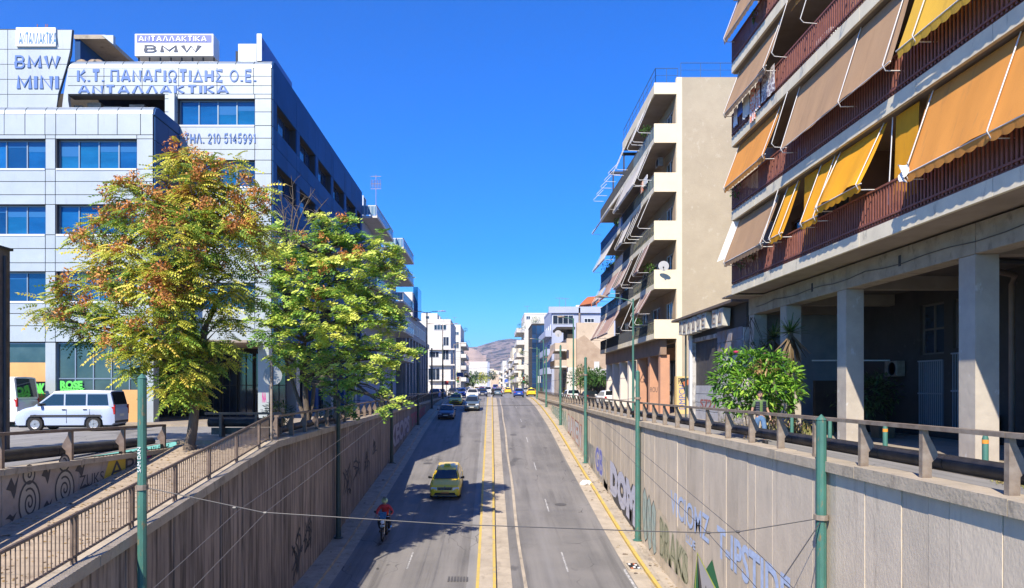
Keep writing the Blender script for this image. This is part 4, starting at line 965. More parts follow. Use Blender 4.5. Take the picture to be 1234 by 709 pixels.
# ground floor: shop front, piers, recessed entrance
gz0, gz1 = G+.02, 2.12
for a, b in ((px(55, YA), px(67, YA)), (px(176, YA), XA1)):
    boxpart('pier', M_PANEL, OB, a, b, YA-.02, YA+.6, gz0, gz1)
boxpart('plinth', M_SEAM, OB, XL0, px(176, YA), YA+.15, YA+.5, gz0, G+.5)
sw = window(OB, FA, px(67, YA), px(176, YA), G+.5, gz1, 5, 2, -.2, M_FRAME, M_SHOPG, .06, name='shop_window')
sw = window(OB, FA, -30, px(55, YA), G+.5, gz1, 4, 2, -.2, M_FRAME, M_SHOPG, .06, name='shop_window')
BOARD = pm('board_orange', (.58, .33, .13), (.50, .28, .11), 1, .8)
for a, b, z0, z1 in ((px(-20, YA), px(54, YA), pz(460, YA), pz(437, YA)), (px(-20, YA), px(54, YA), pz(503, YA), pz(474, YA)), (px(146, YA), px(176, YA), pz(515, YA), pz(470, YA)), (px(67, YA), px(80, YA), pz(515, YA), pz(488, YA))):
    fbox(MB(), FA, a, b, z0, z1, -.18, -.12).build('window_board', BOARD, OB)
NEON = pm('spray_neon_green', (.10, .62, .10))
for s_, a, b, c, d in (('NOK', 31, 53, 462, 477), ('ROSE', 71, 98, 459, 469), ('SPIK', 71, 102, 468, 478), ('WV', 33, 52, 480, 500)):
    text_quad(s_, [(px(a, YA), YA+.10, pz(d, YA)), (px(b, YA), YA+.10, pz(d, YA)), (px(b, YA), YA+.10, pz(c, YA)), (px(a, YA), YA+.10, pz(c, YA))], NEON, OB, 'graffiti', .06)
for x, z in ((112, 447), (126, 470), (146, 447)):
    boxpart('shop_fitting', M_SIGNW, OB, px(x, YA), px(x+9, YA), YA+.6, YA+.7, pz(z+1.5, YA), pz(z, YA))
boxpart('entrance_wall', M_DARK, OB, XA1, XB1-.6, 42.5, 43, gz0, 2.2)
boxpart('entrance_ceiling', M_SOFFIT, OB, XL0, XB1-.5, YA+.5, 65.9, 2.16, 2.28)
fe = ('Y', 42.5)
for i in range(5):
    a = XA1+.1+i*.95; window(OB, fe, a, a+.85, gz0+.05, 1.9, 2, 2, .1, M_SEAM, M_DARKG, .05, name='door')
boxpart('pier', M_PANEL, OB, px(311, YB), px(324, YB), YB-.02, YB+.6, gz0, 2.2)
text_quad('NA', [(px(316, YB), YB-.024, -.9), (px(321, YB), YB-.024, -.9), (px(321, YB), YB-.024, -.35), (px(316, YB), YB-.024, -.35)], MATS['spray_magenta'], OB, 'graffiti', .04)
for i, y in enumerate((44.0, 48.8, 53.5, 58.2, 63.0)):
    boxpart('pier', M_PANELB if i % 2 else M_PANEL, OB, XB1-.6, XB1-.02, y, y+.8, gz0, 2.2)
    window(OB, ('X+', XB1-1.2), y+.85, y+3.9, gz0+.1, 2.1, 3, 2, 0, M_SEAM, M_DARKG, .06, name='shop_window')
boxpart('side_core', M_DARK, OB, XL0, XB1-1.4, 43.1, 65.9, gz0, 2.15)

# dark brick pylon at the left edge
pyl = thing('brick_pylon', 'dark concrete and brick pylon at the far left edge', 'pylon', (-14.6, 20.6, G))
zt = pz(296, 20.4)
MB().box(px(-70, 20.4), px(12, 21.2), 20.4, 21.2, G, zt).build('shaft', pm('pylon_brick', (.15, .125, .11), (.09, .075, .065), 3, .95, dirt=((.24, .2, .17), 2, .6, .75, (1, 1, .6)), bump=.6), pyl)
boxpart('cap', pm('pylon_cap', (.03, .035, .04)), pyl, px(-72, 20.4), px(13.5, 21.2), 20.3, 21.3, zt, zt+.07)
for k in range(16):
    z0 = G+.1+k*.36
    for j in range(3): boxpart('brick', MATS['pylon_brick'], pyl, px(12, 21.2)-.66*(j+1)+.02+(.33 if k % 2 else 0), px(12, 21.2)-.66*j-.02-(0 if not k % 2 else .02) if not (k % 2 and j == 0) else px(12, 21.2)-.02, 20.36+rnd.uniform(-.015, .015), 20.41, z0, z0+.33)
MB().tube([(px(12, 21.2)+.05, 20.9, G), (px(12, 21.2)+.05, 20.9, zt-.2)], .04, 6).build('conduit', M_SEAM, pyl)
MB().lathe([(.04, 0), (.1, .05), (.11, .2), (.02, .3)], (px(12, 21.2)+.02, 20.25, pz(345, 20.2)), 12).build('lamp', M_SIGNW, pyl, smooth=40)

# ------------------------------------------------------------------ a generic street block
def block(name, label, x0, x1, y0, y1, zt, wm, side, zfl=(), out=1.2, par='solid', bays=3, frontwin=(), awn=None, parm=None, wing=None, group=None, zg_=G, win=(1.6, 2.1), glass=None, ytop=None, plants=0, cat='building', brange=None):
    """x face nearest the road is x1 when side=-1 (left) or x0 when side=+1 (right)"""
    t = thing(name, label, cat, ((x0+x1)/2, (y0+y1)/2, G), group=group)
    X = x1 if side < 0 else x0; face = ('X+', X) if side < 0 else ('X-', X)
    MB().box(x0, x1, y0, y1, zg_-.3, zt).build('wall', wm, t)
    boxpart('roof_parapet', wm, t, x0-.05, x1+.05, y0-.05, y0+.2, zt, zt+.35); boxpart('roof_parapet', wm, t, X-.05, X+.05 if side < 0 else X+.25, y0+.2, y1, zt, zt+.35)
    parm = parm or wm; L_ = (y1-y0)/max(1, bays)
    for z in zfl:
        for i in range(bays):
            a = y0+L_*(i+.5)-min(win[0], L_*.8)/2; b = a+min(win[0], L_*.8)
            window(t, face, a, b, z+.1, z+win[1], 2, 1, .03, M_FRAMEW, glass or M_DARKG, .06)
        if out:
            s0, s1 = brange or (y0+.2, y1-.2)
            o0, o1 = (X, X+out) if side < 0 else (X-out, X)
            bal = MB().box(o0+.002, o1-.002, s0, s1, z-.18, z).build('balcony', parm, t)
            of = o1 if side < 0 else o0; of2 = of-.1*(1 if side < 0 else -1)
            if par == 'solid':
                MB().box(of2, of, s0, s1, z, z+.9).box(o0+.1, o1-.11, s0, s0+.1, z, z+.9).build('parapet', parm, bal)
            else:
                q = MB().box(of2, of, s0, s1, z+.88, z+.95).box(min(of, of2), max(of, of2), s0, s1, z+.06, z+.1)
                n = int((s1-s0)/.35)
                for k in range(n): q.box(min(of, of2)+.03, max(of, of2)-.03, s0+.35*k, s0+.35*k+.03, z, z+.9)
                q.box(o0, o1, s0, s0+.03, z+.88, z+.95)
                for k in range(int(out/.3)): q.box(o0+.3*k, o0+.3*k+.03, s0, s0+.03, z, z+.9)
                q.build('railing', M_SEAM if par == 'rail' else M_FRAMEW, bal)
                if par == 'glass': MB().box(min(of, of2)+.04, max(of, of2)-.04, s0, s1, z+.1, z+.88).box(o0, o1-.1, s0+.01, s0+.025, z+.1, z+.88).build('glass_panel', pm('rail_glass', (.14, .25, .36), rough=.15), bal)
            if awn and rnd.random() < awn[1]:
                for i in range(bays):
                    if rnd.random() < .35: continue
                    a = y0+L_*i+.3; dd = rnd.uniform(.4, .9)
                    xx = of; x2 = of+dd*(1 if side < 0 else -1)*.8; zt2 = z+2.7; zb = z+1.9-dd*.5
                    MB().hexa([(xx,a,zt2-.03),(x2,a,zb),(x2,a+L_-.5,zb),(xx,a+L_-.5,zt2-.03),(xx,a,zt2),(x2,a,zb+.03),(x2,a+L_-.5,zb+.03),(xx,a+L_-.5,zt2)]).build('awning', awn[0], t)
    for (a, b, z0, z1, n) in frontwin:
        window(t, ('Y', y0), a, b, z0, z1, n, 1, .03, M_FRAMEW, glass or M_DARKG, .06)
    return t
def shrub(label, x, y, z, r, n=140, mat=None, parent=None, name='shrub', cat='plant', h=.8, ls=.22):
    mat = mat or M_LEAFG
    t = parent or thing(name, label, cat, (x, y, z))
    P, D, T = clump_points([(x+rnd.uniform(-.3, .3)*r, y+rnd.uniform(-.3, .3)*r, z+r*h*rnd.uniform(.5, 1), r*.7, h) for _ in range(3)], n/(3*.49*r*r))
    v, f = broad4(); D2 = D+nr.normal(0, .5, D.shape)
    scatter('foliage', v, f, P, D2, np.tile([0, 0, 1.0], (len(P), 1))+nr.normal(0, .2, P.shape), ls*(.7+.6*nr.random(len(P))), mat, t, nr.random(len(P)))
    if not parent: MB().tube([(x, y, z-.05), (x, y, z+r*h*.8)], .03, 5).build('stem', M_BARK, t)
    return t
M_LEAFG = leafmat('leaf_green', [(0, (.025, .07, .015)), (.5, (.06, .15, .03)), (1, (.14, .26, .06))])
M_LEAFD = leafmat('leaf_dark', [(0, (.02, .05, .018)), (.6, (.04, .10, .03)), (1, (.08, .16, .05))])

# left side of the street beyond the office building
L2 = block('apartment_building', 'dark balconied block with glass railed roof terrace right behind the office building', -24, -11.9, 66.4, 78, 15.3, M_BLUGR, -1, (2.9, 6.0, 9.1, 12.2, 15.5), 1.5, 'glass', 3, parm=M_WHITEB)
mast = thing('antenna_mast', 'thin television antenna mast on the roof terrace at left', 'antenna', (px(453, 70), 70, 15.6))
x = px(453, 70); m = MB().tube([(x, 70, 15.5), (x, 70, pz(211, 70))], .03, 5); m.build('mast', M_RAIL, mast)
for z in (pz(213, 70), pz(222, 70), pz(228, 70)): MB().box(x-.5, x+.5, 69.98, 70.02, z, z+.04).build('antenna_bar', M_RAIL, mast)
for k in range(7): MB().box(x-.45+.15*k, x-.43+.15*k, 69.9, 70.1, pz(222, 70)-.35, pz(222, 70)+.4).build('antenna_rod', M_RAIL, mast)
L3 = block('apartment_building', 'block with stepped white balconies and planters beyond the glass railed terrace', -24, -11.6, 78.2, 89, 14.5, M_BLUGR, -1, (2.9, 6.0, 9.1, 12.2, 14.9), 2.2, 'glass', 3, parm=M_WHITEB)
for y, z, lb in ((80, 12.3, 'trailing plants over the upper white balcony on the left, nearer clump'), (83, 12.3, 'trailing plants over the upper white balcony on the left, farther clump'), (86, 9.2, 'trailing plants on the lower white balcony on the left')): shrub(lb, -9.7, y, z, .8, 120)
L4 = block('office_building', 'grey stone clad building with tall narrow piers past the white balconies', -24, -10.95, 89.5, 124, 9.4, M_GREYB, -1, (), 0, 'solid', 6)
for i in range(9):
    y = 90+i*3.85; boxpart('pier', M_GREYB, L4, -10.95, -10.55, y, y+1.1, G, 6.2)
    if i < 8: window(L4, ('X+', -10.94), y+1.2, y+3.75, G+.4, 5.8, 1, 3, .04, M_SEAM, M_NAVYG, .08)
    if i < 8: window(L4, ('X+', -10.94), y+.4, y+3.6, 7.2, 8.7, 2, 1, .04, M_FRAMEW, pm('pale_pane', (.35, .33, .27), rough=.3), .08)
boxpart('cornice', M_GREYB, L4, -10.94, -10.5, 89.5, 124, 6.2, 6.9)
boxpart('glass_stair', M_BLUEG, L4, px(498, 101), px(503.5, 101), 101, 106, 9.4, pz(346, 101))
boxpart('stair_wall', M_WHITEB, L4, px(480, 99), px(497, 99), 99, 106, 9.4, pz(352, 99))
L5 = block('apartment_building', 'bright white modern corner block with dark recessed balconies on the left', -17, px(543, 150), 150, 172, pz(387, 150), M_WHITEB, -1, (1.6, 4.9, 8.2), 0, 'solid', 4,
           frontwin=[(px(523, 150), px(538, 150), pz(398, 150), pz(391.5, 150), 4), (px(534, 150), px(541, 150), pz(417, 150), pz(406, 150), 2), (px(533, 150), px(541, 150), pz(434, 150), pz(421, 150), 2), (px(517, 150), px(529, 150), pz(431, 150), pz(424, 150), 3), (px(516, 150), px(530, 150), pz(460, 150), pz(444, 150), 3)])
boxpart('penthouse', M_WHITEB, L5, -17, px(527, 150), 150.3, 165, pz(387, 150), pz(377.5, 150)); boxpart('penthouse', M_WHITEB, L5, px(527, 150), px(530, 150), 151, 165, pz(387, 150), pz(381, 150))
window(L5, ('Y', 150.3), px(513, 150), px(517, 150), pz(384, 150), pz(381, 150), 1, 1, .03)
for z in (1.2, 4.4, 7.6): boxpart('floor_band', M_WHITEB, L5, px(517, 150), px(543, 150)+.9, 149.2, 150, z-.25, z)
L6 = block('apartment_building', 'narrow cream and white block with stacked planted balconies on the left', -18, px(555, 200), 200, 226, pz(393, 200), M_WHITEB, -1, (1.4, 4.6, 7.8, 11.0), 1.5, 'solid', 4, awn=(M_TAN, .5),
           frontwin=[(px(548, 200), px(553, 200), pz(404, 200), pz(400, 200), 2), (px(548, 200), px(553, 200), pz(420, 200), pz(412, 200), 2)])
for z, lb in ((11.0, 'greenery on the middle balcony of the narrow cream and white block'), (14.6, 'greenery on the roof edge of the narrow cream and white block'), (7.8, 'greenery on the lower balcony of the narrow cream and white block')): shrub(lb, -7.3, 203, z+.3, 1.0, 120)

# right side of the street beyond the apartment block with the blank end wall: far to near
R5 = block('apartment_building', 'blue-grey building with a wide top floor window and rooftop pergola on the right', px(665, 125), 26, 125, 143, pz(373, 125), M_BLUGR, 1, (2.2, 5.4, 8.6), 1.1, 'solid', 4,
           frontwin=[(px(666, 125), px(691, 125), pz(391, 125), pz(380, 125), 4), (px(704, 125), px(716, 125), pz(389, 125), pz(384, 125), 3)])
boxpart('chimney', M_RAIL, R5, px(697, 125), px(699, 125), 124.6, 124.9, pz(391, 125), pz(371, 125))
boxpart('cornice', M_BLUGR, R5, px(661, 125), 26, 124.6, 125, pz(377.5, 125), pz(370, 125))
pe = MB().hexa([(px(699,128),128,pz(368,128)),(px(723,128),128,pz(364,128)),(px(723,128),134,pz(364,128)),(px(699,128),134,pz(368,128)),(px(708,128),128,pz(358,128)),(px(723,128),128,pz(357,128)),(px(723,128),134,pz(357,128)),(px(708,128),134,pz(358,128))]); pe.build('pergola_roof', M_TERRA, R5)
for x in (712, 718): boxpart('pergola_post', M_TERRA, R5, px(x, 128), px(x+.8, 128), 127.5, 127.8, 13.4, pz(362, 128))
R6 = block('office_building', 'dark navy glass tower front with square panels on the right', px(641, 160), px(657, 160)+3, 160, 175, pz(392, 160), M_DARK, 1, (), 0)
xsg = [px(641, 160)+i*.98 for i in range(7)]; zsg = [G+1.5+i*1.95 for i in range(8)]
for a, b in zip(xsg, xsg[1:]):
    for c, d in zip(zsg, zsg[1:]): fbox(MB(), ('Y', 160), a+.04, b-.04, c+.04, d-.04, 0, .06).build('pane', M_NAVYG, R6)
R7 = block('apartment_building', 'tall narrow white block with planted corner balconies behind the glass tower', px(632, 178), 20, 178, 196, pz(379, 178), M_WHITEB, 1, (1.2, 4.2, 7.2, 10.2, 13.2), 1.9, 'solid', 4, frontwin=[(px(634, 178), px(639, 178), pz(385, 178), pz(381, 178), 2)])
for z in (13.3, 7.3): shrub('lush plants on the top corner balcony beside the glass tower' if z > 10 else 'small plants on a middle corner balcony beside the glass tower', px(629, 177), 178, z+.5, 1.3 if z > 10 else .7, 240)
shrub('roof garden plants beside the glass tower', px(645, 178), 177, pz(391, 178), 1.4, 260)
fb_ = []
for i, (ys, yt_, side, xx, zt, mm, lab) in enumerate((
    (236, 262, 1, 8.8, 14.0, M_CREAM, 'far cream block with small balconies on the right'),
    (266, 300, 1, 9.2, 12.5, M_WHITEB, 'far white block beyond the cream one on the right'),
    (306, 345, 1, 9.0, 15.5, M_CREAM, 'far tan block with a round rooftop tank on the right'),
    (352, 410, 1, 8.5, 13.0, M_WHITEB, 'distant pale block closing the right row'),
    (420, 500, 1, 6.5, 14.0, M_WHITEB, 'most distant pale block on the right'),
    (234, 262, -1, -9.5, 8.5, M_BEIGE, 'far beige block with dark balconies on the left'),
    (268, 310, -1, -10.5, 9.0, M_WHITEB, 'far low white block on the left'))):
    x0, x1 = (xx, xx+16) if side > 0 else (xx-14, xx)
    b = block('apartment_building', lab, x0, x1, ys, yt_, zt, mm, side, [1.3+3.1*k for k in range(int((zt-2)/3.1))], 1.4, 'solid', 4, parm=M_WHITEB, awn=(M_TAN, .5),
              frontwin=[(x0+1.0+(0 if side > 0 else 8), x0+4.0+(0 if side > 0 else 8), 1.5+3.1*k, 3.3+3.1*k, 2) for k in range(int((zt-2)/3.1))])
    fb_.append(b)
MB().lathe([(1.6, 15.5), (1.6, 17.3), (1.2, 18.2), (.2, 18.8)], (11.5, 310, 0), 16).build('water_tank', M_CREAM, fb_[2], smooth=40)
WH = thing('warehouse', 'low bright white warehouse with faded wall lettering closing the end of the street', 'building', (-14, 620, G))
boxpart('wall', M_WHITEB, WH, px(565, 620), px(588, 620), 620, 660, G, pz(436, 620))
text_quad('ΠΑΝΑΘΗΝ', [(px(568, 620), 619.9, pz(441, 620)), (px(587, 620), 619.9, pz(441, 620)), (px(587, 620), 619.9, pz(437.5, 620)), (px(568, 620), 619.9, pz(437.5, 620))], M_CREAM, WH, 'lettering', .04)
boxpart('chimney', M_BLUGR, WH, px(587, 610), px(590, 610), 610, 615, G, pz(437, 610))
for i in range(12): boxpart('window', M_DARKG, WH, px(567+i*1.7, 620), px(568+i*1.7, 620), 619.85, 620, pz(455, 620), pz(452, 620))
# rest of the city at the foot of the mountain
ci = MB()
for i in range(520):
    Y = rnd.uniform(650, 1900); x = rnd.uniform(-.10, .22)*Y; w_ = rnd.uniform(8, 18); h = rnd.uniform(8, 16)+max(0, Y-900)*.030
    ci.box(x, x+w_, Y, Y+12, G-1, G+h, rnd.choice((0, 0, 1, 2)))
struct(ci, 'distant_city', [M_WHITEB, M_CREAM, M_BEIGE], 'stuff')
# mountain
mn = MB(); nx, ny = 110, 26; rg = random.Random(3)
xs_ = [-2600+i*60 for i in range(nx)]
def ridge(x):
    t = x/4000.0*F+CX                          # ridge profile measured along the range at 4 km
    return float(np.interp(t, [100, 300, 500, 545, 560, 575, 590, 601, 612, 625, 640, 700, 800, 1100], [380, 404, 414, 419, 418, 416.5, 411.5, 409.3, 407.5, 408, 409, 402, 415, 420]))
from mathutils import noise as mnoise
for j in range(ny):
    v = j/(ny-1)
    for i in range(nx):
        x = xs_[i]; y = 2500+v*1900+(1-v)*60*math.sin(x*.004); H = pz(ridge(x), 4000)
        p = min(1, v/.80); z = G-4+(H-G)*(p**1.15)*(1 if v < .8 else (1-(v-.8)*1.2))
        z += mnoise.fractal(Vector((x*.004, y*.004, 0)), 1.0, 2.0, 6)*34*min(1, p*1.2)*(0.35 if .72 < v < .86 else 1)
        mn.v.append((x, y, z))
for j in range(ny-1):
    for i in range(nx-1): a = j*nx+i; mn.f.append((a, a+1, a+nx+1, a+nx)); mn.m.append(0)
M_MTN = pm('mountain_scrub', (.20, .15, .12), (.32, .25, .20), .012, .95, detail=10, dirt=((.04, .045, .03), .022, .46, .54, (1, 1, 1)))
struct(mn, 'mountain', M_MTN, smooth=80)
qy = MB(); n = 16                            # quarry scar on its left shoulder
for j in range(8):
    for i in range(n):
        u = i/(n-1); v = j/7; x = px(548+38*u, 2420); top_ = 427-9*math.sin(math.pi*min(1, u*1.1+.05))**.6
        qy.v.append((x, 2330+v*170+rg.uniform(-8, 8), pz(441+(top_-441)*v, 2420)+rg.uniform(-1.0, 1.0)))
for j in range(7):
    for i in range(n-1): a = j*n+i; qy.f.append((a, a+1, a+n+1, a+n)); qy.m.append(0)
struct(qy, 'quarry_slope', pm('quarry_rock', (.44, .33, .25), (.36, .27, .21), .03, .95), smooth=60)

def roof_bits(tag_, x, y, z, n, seed):
    r = random.Random(seed)
    for k in range(n):
        X = x+r.uniform(0, 7); Y = y+r.uniform(0.5, 8)
        if k % 3 == 2:
            t = thing('solar_water_heater', 'solar water heater on the %s' % tag_, 'water heater', (X, Y, z))
            MB().tube([(X-.7, Y, z+1.15), (X+.7, Y, z+1.15)], .28, 10).build('tank', M_SIGNW, t, smooth=50); MB().hexa([(X-.7,Y-1.6,z+.1),(X+.7,Y-1.6,z+.1),(X+.7,Y-.2,z+.95),(X-.7,Y-.2,z+.95),(X-.7,Y-1.6,z+.16),(X+.7,Y-1.6,z+.16),(X+.7,Y-.2,z+1.01),(X-.7,Y-.2,z+1.01)]).build('collector', M_DARKG, t)
            m = MB()
            for sx in (-.6, .6): m.box(X+sx-.03, X+sx+.03, Y-.05, Y+.05, z, z+.95)
            m.build('stand', M_RAIL, t)
        else:
            t = thing('tv_antenna', 'television aerial on the %s, %s' % (tag_, ('left of the others', 'right of the first', '', 'farther back', 'rearmost')[k]), 'antenna', (X, Y, z)); h = r.uniform(1.8, 3.2)
            MB().tube([(X, Y, z), (X, Y, z+h)], .03, 5).build('mast', M_RAIL, t); q = MB().box(X-.7, X+.7, Y-.02, Y+.02, z+h-.15, z+h-.11)
            for i in range(6): q.box(X-.6+.24*i, X-.57+.24*i, Y-.35, Y+.35, z+h-.12, z+h-.09)
            q.build('dipoles', M_RAIL, t)
roof_bits('blue-grey building', px(672, 125), 125, pz(373, 125), 3, 1); roof_bits('white block behind the glass tower', px(634, 178), 178, pz(379, 178), 2, 2)
roof_bits('white corner block on the left', -16, 151, pz(387, 150), 3, 3); roof_bits('narrow cream and white block', -17, 201, pz(393, 200), 3, 5)
# ------------------------------------------------------------------ the near apartment building on the right (awnings, pilotis)
NB = thing('apartment_building', 'near apartment building on concrete pillars with tan, orange and yellow awnings', 'building', (15, 18, G))
XE, XW = 10.0, 11.75; Y0B, Y1B, Y2B = 4.0, 30.4, 32.0
TZ = [4.15, 7.22, 10.29, 13.36, 16.43]
for k, z in enumerate(TZ):
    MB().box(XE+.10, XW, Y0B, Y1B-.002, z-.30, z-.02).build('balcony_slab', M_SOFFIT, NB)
    y = Y0B
    while y < Y1B-.1:
        b = min(y+2.64, Y1B); MB().box(XE, XE+.098, y+.008, b-.008, z-.37, z).build('fascia_panel', M_FASCIA, NB); y = b
    boxpart('end_fascia', M_FASCIA, NB, XE+.1, XW, Y1B, Y1B+.08, z-.37, z)
    boxpart('floor_tiles', M_BROWNW, NB, XE+.1, XW, Y0B, Y1B, z-.018, z-.004)
MB().box(XW+.3, 25, Y0B, Y2B, 3.82, 18.5).build('core', M_DARK, NB)
hN = []; dn = []
for k, z in enumerate(TZ):
    for i, (a, b) in enumerate(((5, 7.2), (8.6, 11), (12.2, 13.4), (14.2, 16.4), (18, 20.4), (21.4, 22.8), (24, 26.2), (27.2, 28.6))):
        hN.append((a, b, z+.01, z+2.25)); dn.append((a, b, z))
m = MB(); wall_with_holes(m, ('X-', XW), Y0B, Y2B, 3.8, 18.5, hN, -.3, 0); m.build('balcony_wall', M_BROWNW, NB)
for a, b, z in dn: window(NB, ('X-', XW), a, b, z+.01, z+2.25, 2, 1, -.12, pm('door_brown', (.13, .08, .05), rough=.6), M_DARKG, .07, name='balcony_door')
MB().box(XW, 25, Y2B, Y2B+.2, 3.8, 18.8).build('end_wall', M_RENDER, NB)
for z in TZ[:-1]:
    for y in (13.1, 21.0): boxpart('divider', M_BROWNW, NB, XE+.35, XW-.002, y, y+.12, z, z+2.6)
# railings: red-brown slats
for k, z in enumerate(TZ):
    m = MB(); y = Y0B+.05
    while y < Y1B: m.box(XE+.02, XE+.045, y, y+.058, z+.06, z+.93); y += .135
    x = XE+.1
    while x < XW-.1: m.box(x, x+.075, Y1B-.045, Y1B-.02, z+.06, z+.93); x += .125
    o = m.build('railing_slats', M_SLAT, NB); o['kind'] = 'stuff'
    for zz in (.93, .12): boxpart('handrail', M_SLAT, NB, XE+.0, XE+.07, Y0B, Y1B, z+zz, z+zz+.05)
    boxpart('handrail', M_SLAT, NB, XE+.07, XW, Y1B-.07, Y1B, z+.93, z+.98)
    MB().box(XE+.05, XE+.09, Y0B, Y1B, z+.02, z+.06).build('bottom_rail', M_SLAT, NB)
def awning(k, ya, yb, mat, drop=1.75, dx=.64, val=.2, arms=None, ztop=None, xtop=None, parent=NB, wave=.0, TZ_=TZ, bar=True, sideq=1, name='awning'):
    zt = ztop if ztop is not None else TZ_[k+1]-.40; xt = xtop if xtop is not None else XE+.26; dx = dx+(0 if xtop is not None else .0)
    m = MB(); n = max(4, int(abs(yb-ya)/.25)); zb, xb = zt-drop, xt-dx; rows = 5
    for j in range(rows+1):
        t = j/rows
        for i in range(n+1):
            y = ya+(yb-ya)*i/n; s = (math.sin(i*1.1+ya)*.014+math.sin(i*.37+ya*2)*.03)*t+wave*math.sin(i/n*math.pi*3)*t
            m.v.append((xt+(xb-xt)*t-s, y, zt+(zb-zt)*t-.06*math.sin(math.pi*t)+s*.5))
    for j in range(rows):
        for i in range(n): a = j*(n+1)+i; m.f.append((a, a+1, a+n+2, a+n+1)); m.m.append(0)
    a_ = m.build(name, mat, parent, smooth=60)
    if val:
        v = MB(); q = max(6, int(abs(yb-ya)/.07)); 
        for i in range(q+1):
            y = ya+(yb-ya)*i/q; h = val*(.75+.25*abs(math.sin(i*math.pi/5)))
            v.v += [(xb-.006, y, zb), (xb+.03, y, zb-h)]
        for i in range(q): v.f.append((2*i, 2*i+1, 2*i+3, 2*i+2)); v.m.append(0)
        v.build('valance', mat, a_)
    if bar: MB().tube([(xb, ya-.06, zb), (xb, yb+.06, zb)], .016, 6).build('front_bar', M_ARM, a_)
    for y in (arms if arms is not None else (ya+.12, yb-.12)):
        MB().tube([(xt-.03, y, zt+.02), (xb-.05, y, zb+.02), (xb+.02, y, zb-.12), (xt-.1, y+.05, zb-.10)], .015, 6).build('arm', M_ARM, a_, smooth=60)
    return a_
def loose_arm(k, y, parent=NB, xt=XE-.02, drop=1.7, dx=.5, TZ_=TZ, zt=None, r=.014):
    zt = zt or TZ_[k+1]-.4
    MB().tube([(xt, y, zt), (xt-dx, y+.1, zt-drop), (xt-dx+.1, y+.1, zt-drop-.12), (xt+.05, y+.18, zt-drop-.12)], r, 6).build('awning_arm', M_ARM, parent, smooth=60)
awning(0, 25.9, 30.2, M_TAN)
awning(0, 24.2, 25.3, M_GOLD, wave=.05)
awning(0, 22.9, 23.9, M_GOLD, drop=2.3, dx=.06, val=0, arms=(), wave=.04, bar=False, name='curtain')
awning(0, 21.6, 22.75, M_GOLD, drop=1.8, wave=.05)
awning(0, 18.9, 21.5, M_GOLD, drop=1.6, dx=.72, wave=.06)
awning(0, 17.5, 18.5, M_GOLD, drop=2.2, dx=.10, val=0, arms=(18.6,), wave=.04, bar=False, name='curtain')
awning(0, 11.0, 17.1, M_ORANGE, drop=1.92, arms=(11.8, 14.1, 16.9))
awning(0, 5.5, 10.6, M_ORANGE, drop=1.92)
awning(1, 25.7, 30.2, M_ORANGE)
awning(1, 17.7, 24.3, M_TAN, drop=2.05, dx=.62, val=0, arms=(24.2, 20.2, 17.9))
awning(1, 11.8, 17.3, M_YELA, drop=1.95, arms=(16.6, 12.2))
awning(1, 5.0, 11.2, M_TAN)
awning(2, 25.6, 30.2, M_TAN)
awning(2, 13.0, 18.2, M_TAN)
awning(2, 23.9, 24.6, M_ORANGE, drop=.35, dx=.2, val=0, arms=(), bar=False)
for y in (24.6, 22.3, 19.6): loose_arm(2, y)
awning(3, 25.8, 30.2, M_TAN)
awning(3, 18, 24, M_TAN)
for y in (24.6,): loose_arm(1, y)
loose_arm(0, 25.4)
# white side sheet at the end of the lowest awning
MB().add([(XE-.02, 30.22, TZ[1]-.42), (XE-.66, 30.22, TZ[1]-2.1), (XE+.5, 30.22, TZ[1]-1.6), (XE+.5, 30.22, TZ[1]-.42)], [(0, 1, 2, 3)]).build('side_sheet', M_SIGNW, NB)
# pilotis
XPi = 11.3
for i, y in enumerate((9.9, 17.05, 23.25, 27.95, 31.4)):
    boxpart('pillar', pm('pillar_plaster', (.44, .40, .34), (.36, .325, .28), 1.5, .9, dirt=((.50, .49, .47), 2.5, .60, .66, (1, 1, .5)), bump=.3), NB, XPi, XPi+.56, y, y+.6, G+.1, 3.07)
    boxpart('cross_beam', M_SOFFIT, NB, XPi+.56, 15.5, y+.1, y+.5, 3.09, 3.5)
for a, b in ((Y0B, 17.0), (17.02, 23.2), (23.22, 27.9), (27.92, Y2B)): boxpart('edge_beam', M_CONC, NB, XPi-.02, XPi+.54, a, b, 3.08, 3.79)
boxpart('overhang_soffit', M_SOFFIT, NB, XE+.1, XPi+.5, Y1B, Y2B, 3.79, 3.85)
boxpart('ceiling', pm('shade_dark_ceiling', (.12, .10, .085), (.07, .06, .055), 1, .95), NB, XPi+.54, 25, Y0B, Y2B, 3.5, 3.8)  # ceiling colour darkened to stand in for shade under the building
for y in (11.5, 13.9, 19, 24): MB().tube([(XPi+.6, y, 3.3), (15.4, y+.4, 3.25)], .07, 6).build('pipe', M_SEAM, NB)
WB = pm('shade_dark_pilotis_wall', (.05, .043, .04), (.035, .03, .028), 1.2, .9, dirt=((.10, .09, .08), 3, .62, .72, (1, 1, 1)))  # near-black wall tone carries the deep shade of the recess
hG = [(25.0, 26.4, -1.5, .9), (22.6, 24.5, -1.5, 1.1), (22.6, 24.5, 1.25, 2.9), (25.0, 26.4, 1.1, 2.9), (17.5, 20.5, -.2, 2.6), (11, 15, -1.2, 2.6)]
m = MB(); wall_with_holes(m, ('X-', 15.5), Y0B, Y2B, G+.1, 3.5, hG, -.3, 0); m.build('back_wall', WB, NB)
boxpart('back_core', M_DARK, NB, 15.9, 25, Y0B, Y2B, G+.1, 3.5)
for a, b, z0, z1 in hG[2:]: window(NB, ('X-', 15.5), a, b, z0, z1, 2, 2, -.15, pm('brown_frame', (.12, .10, .09)), M_DARKG, .07)
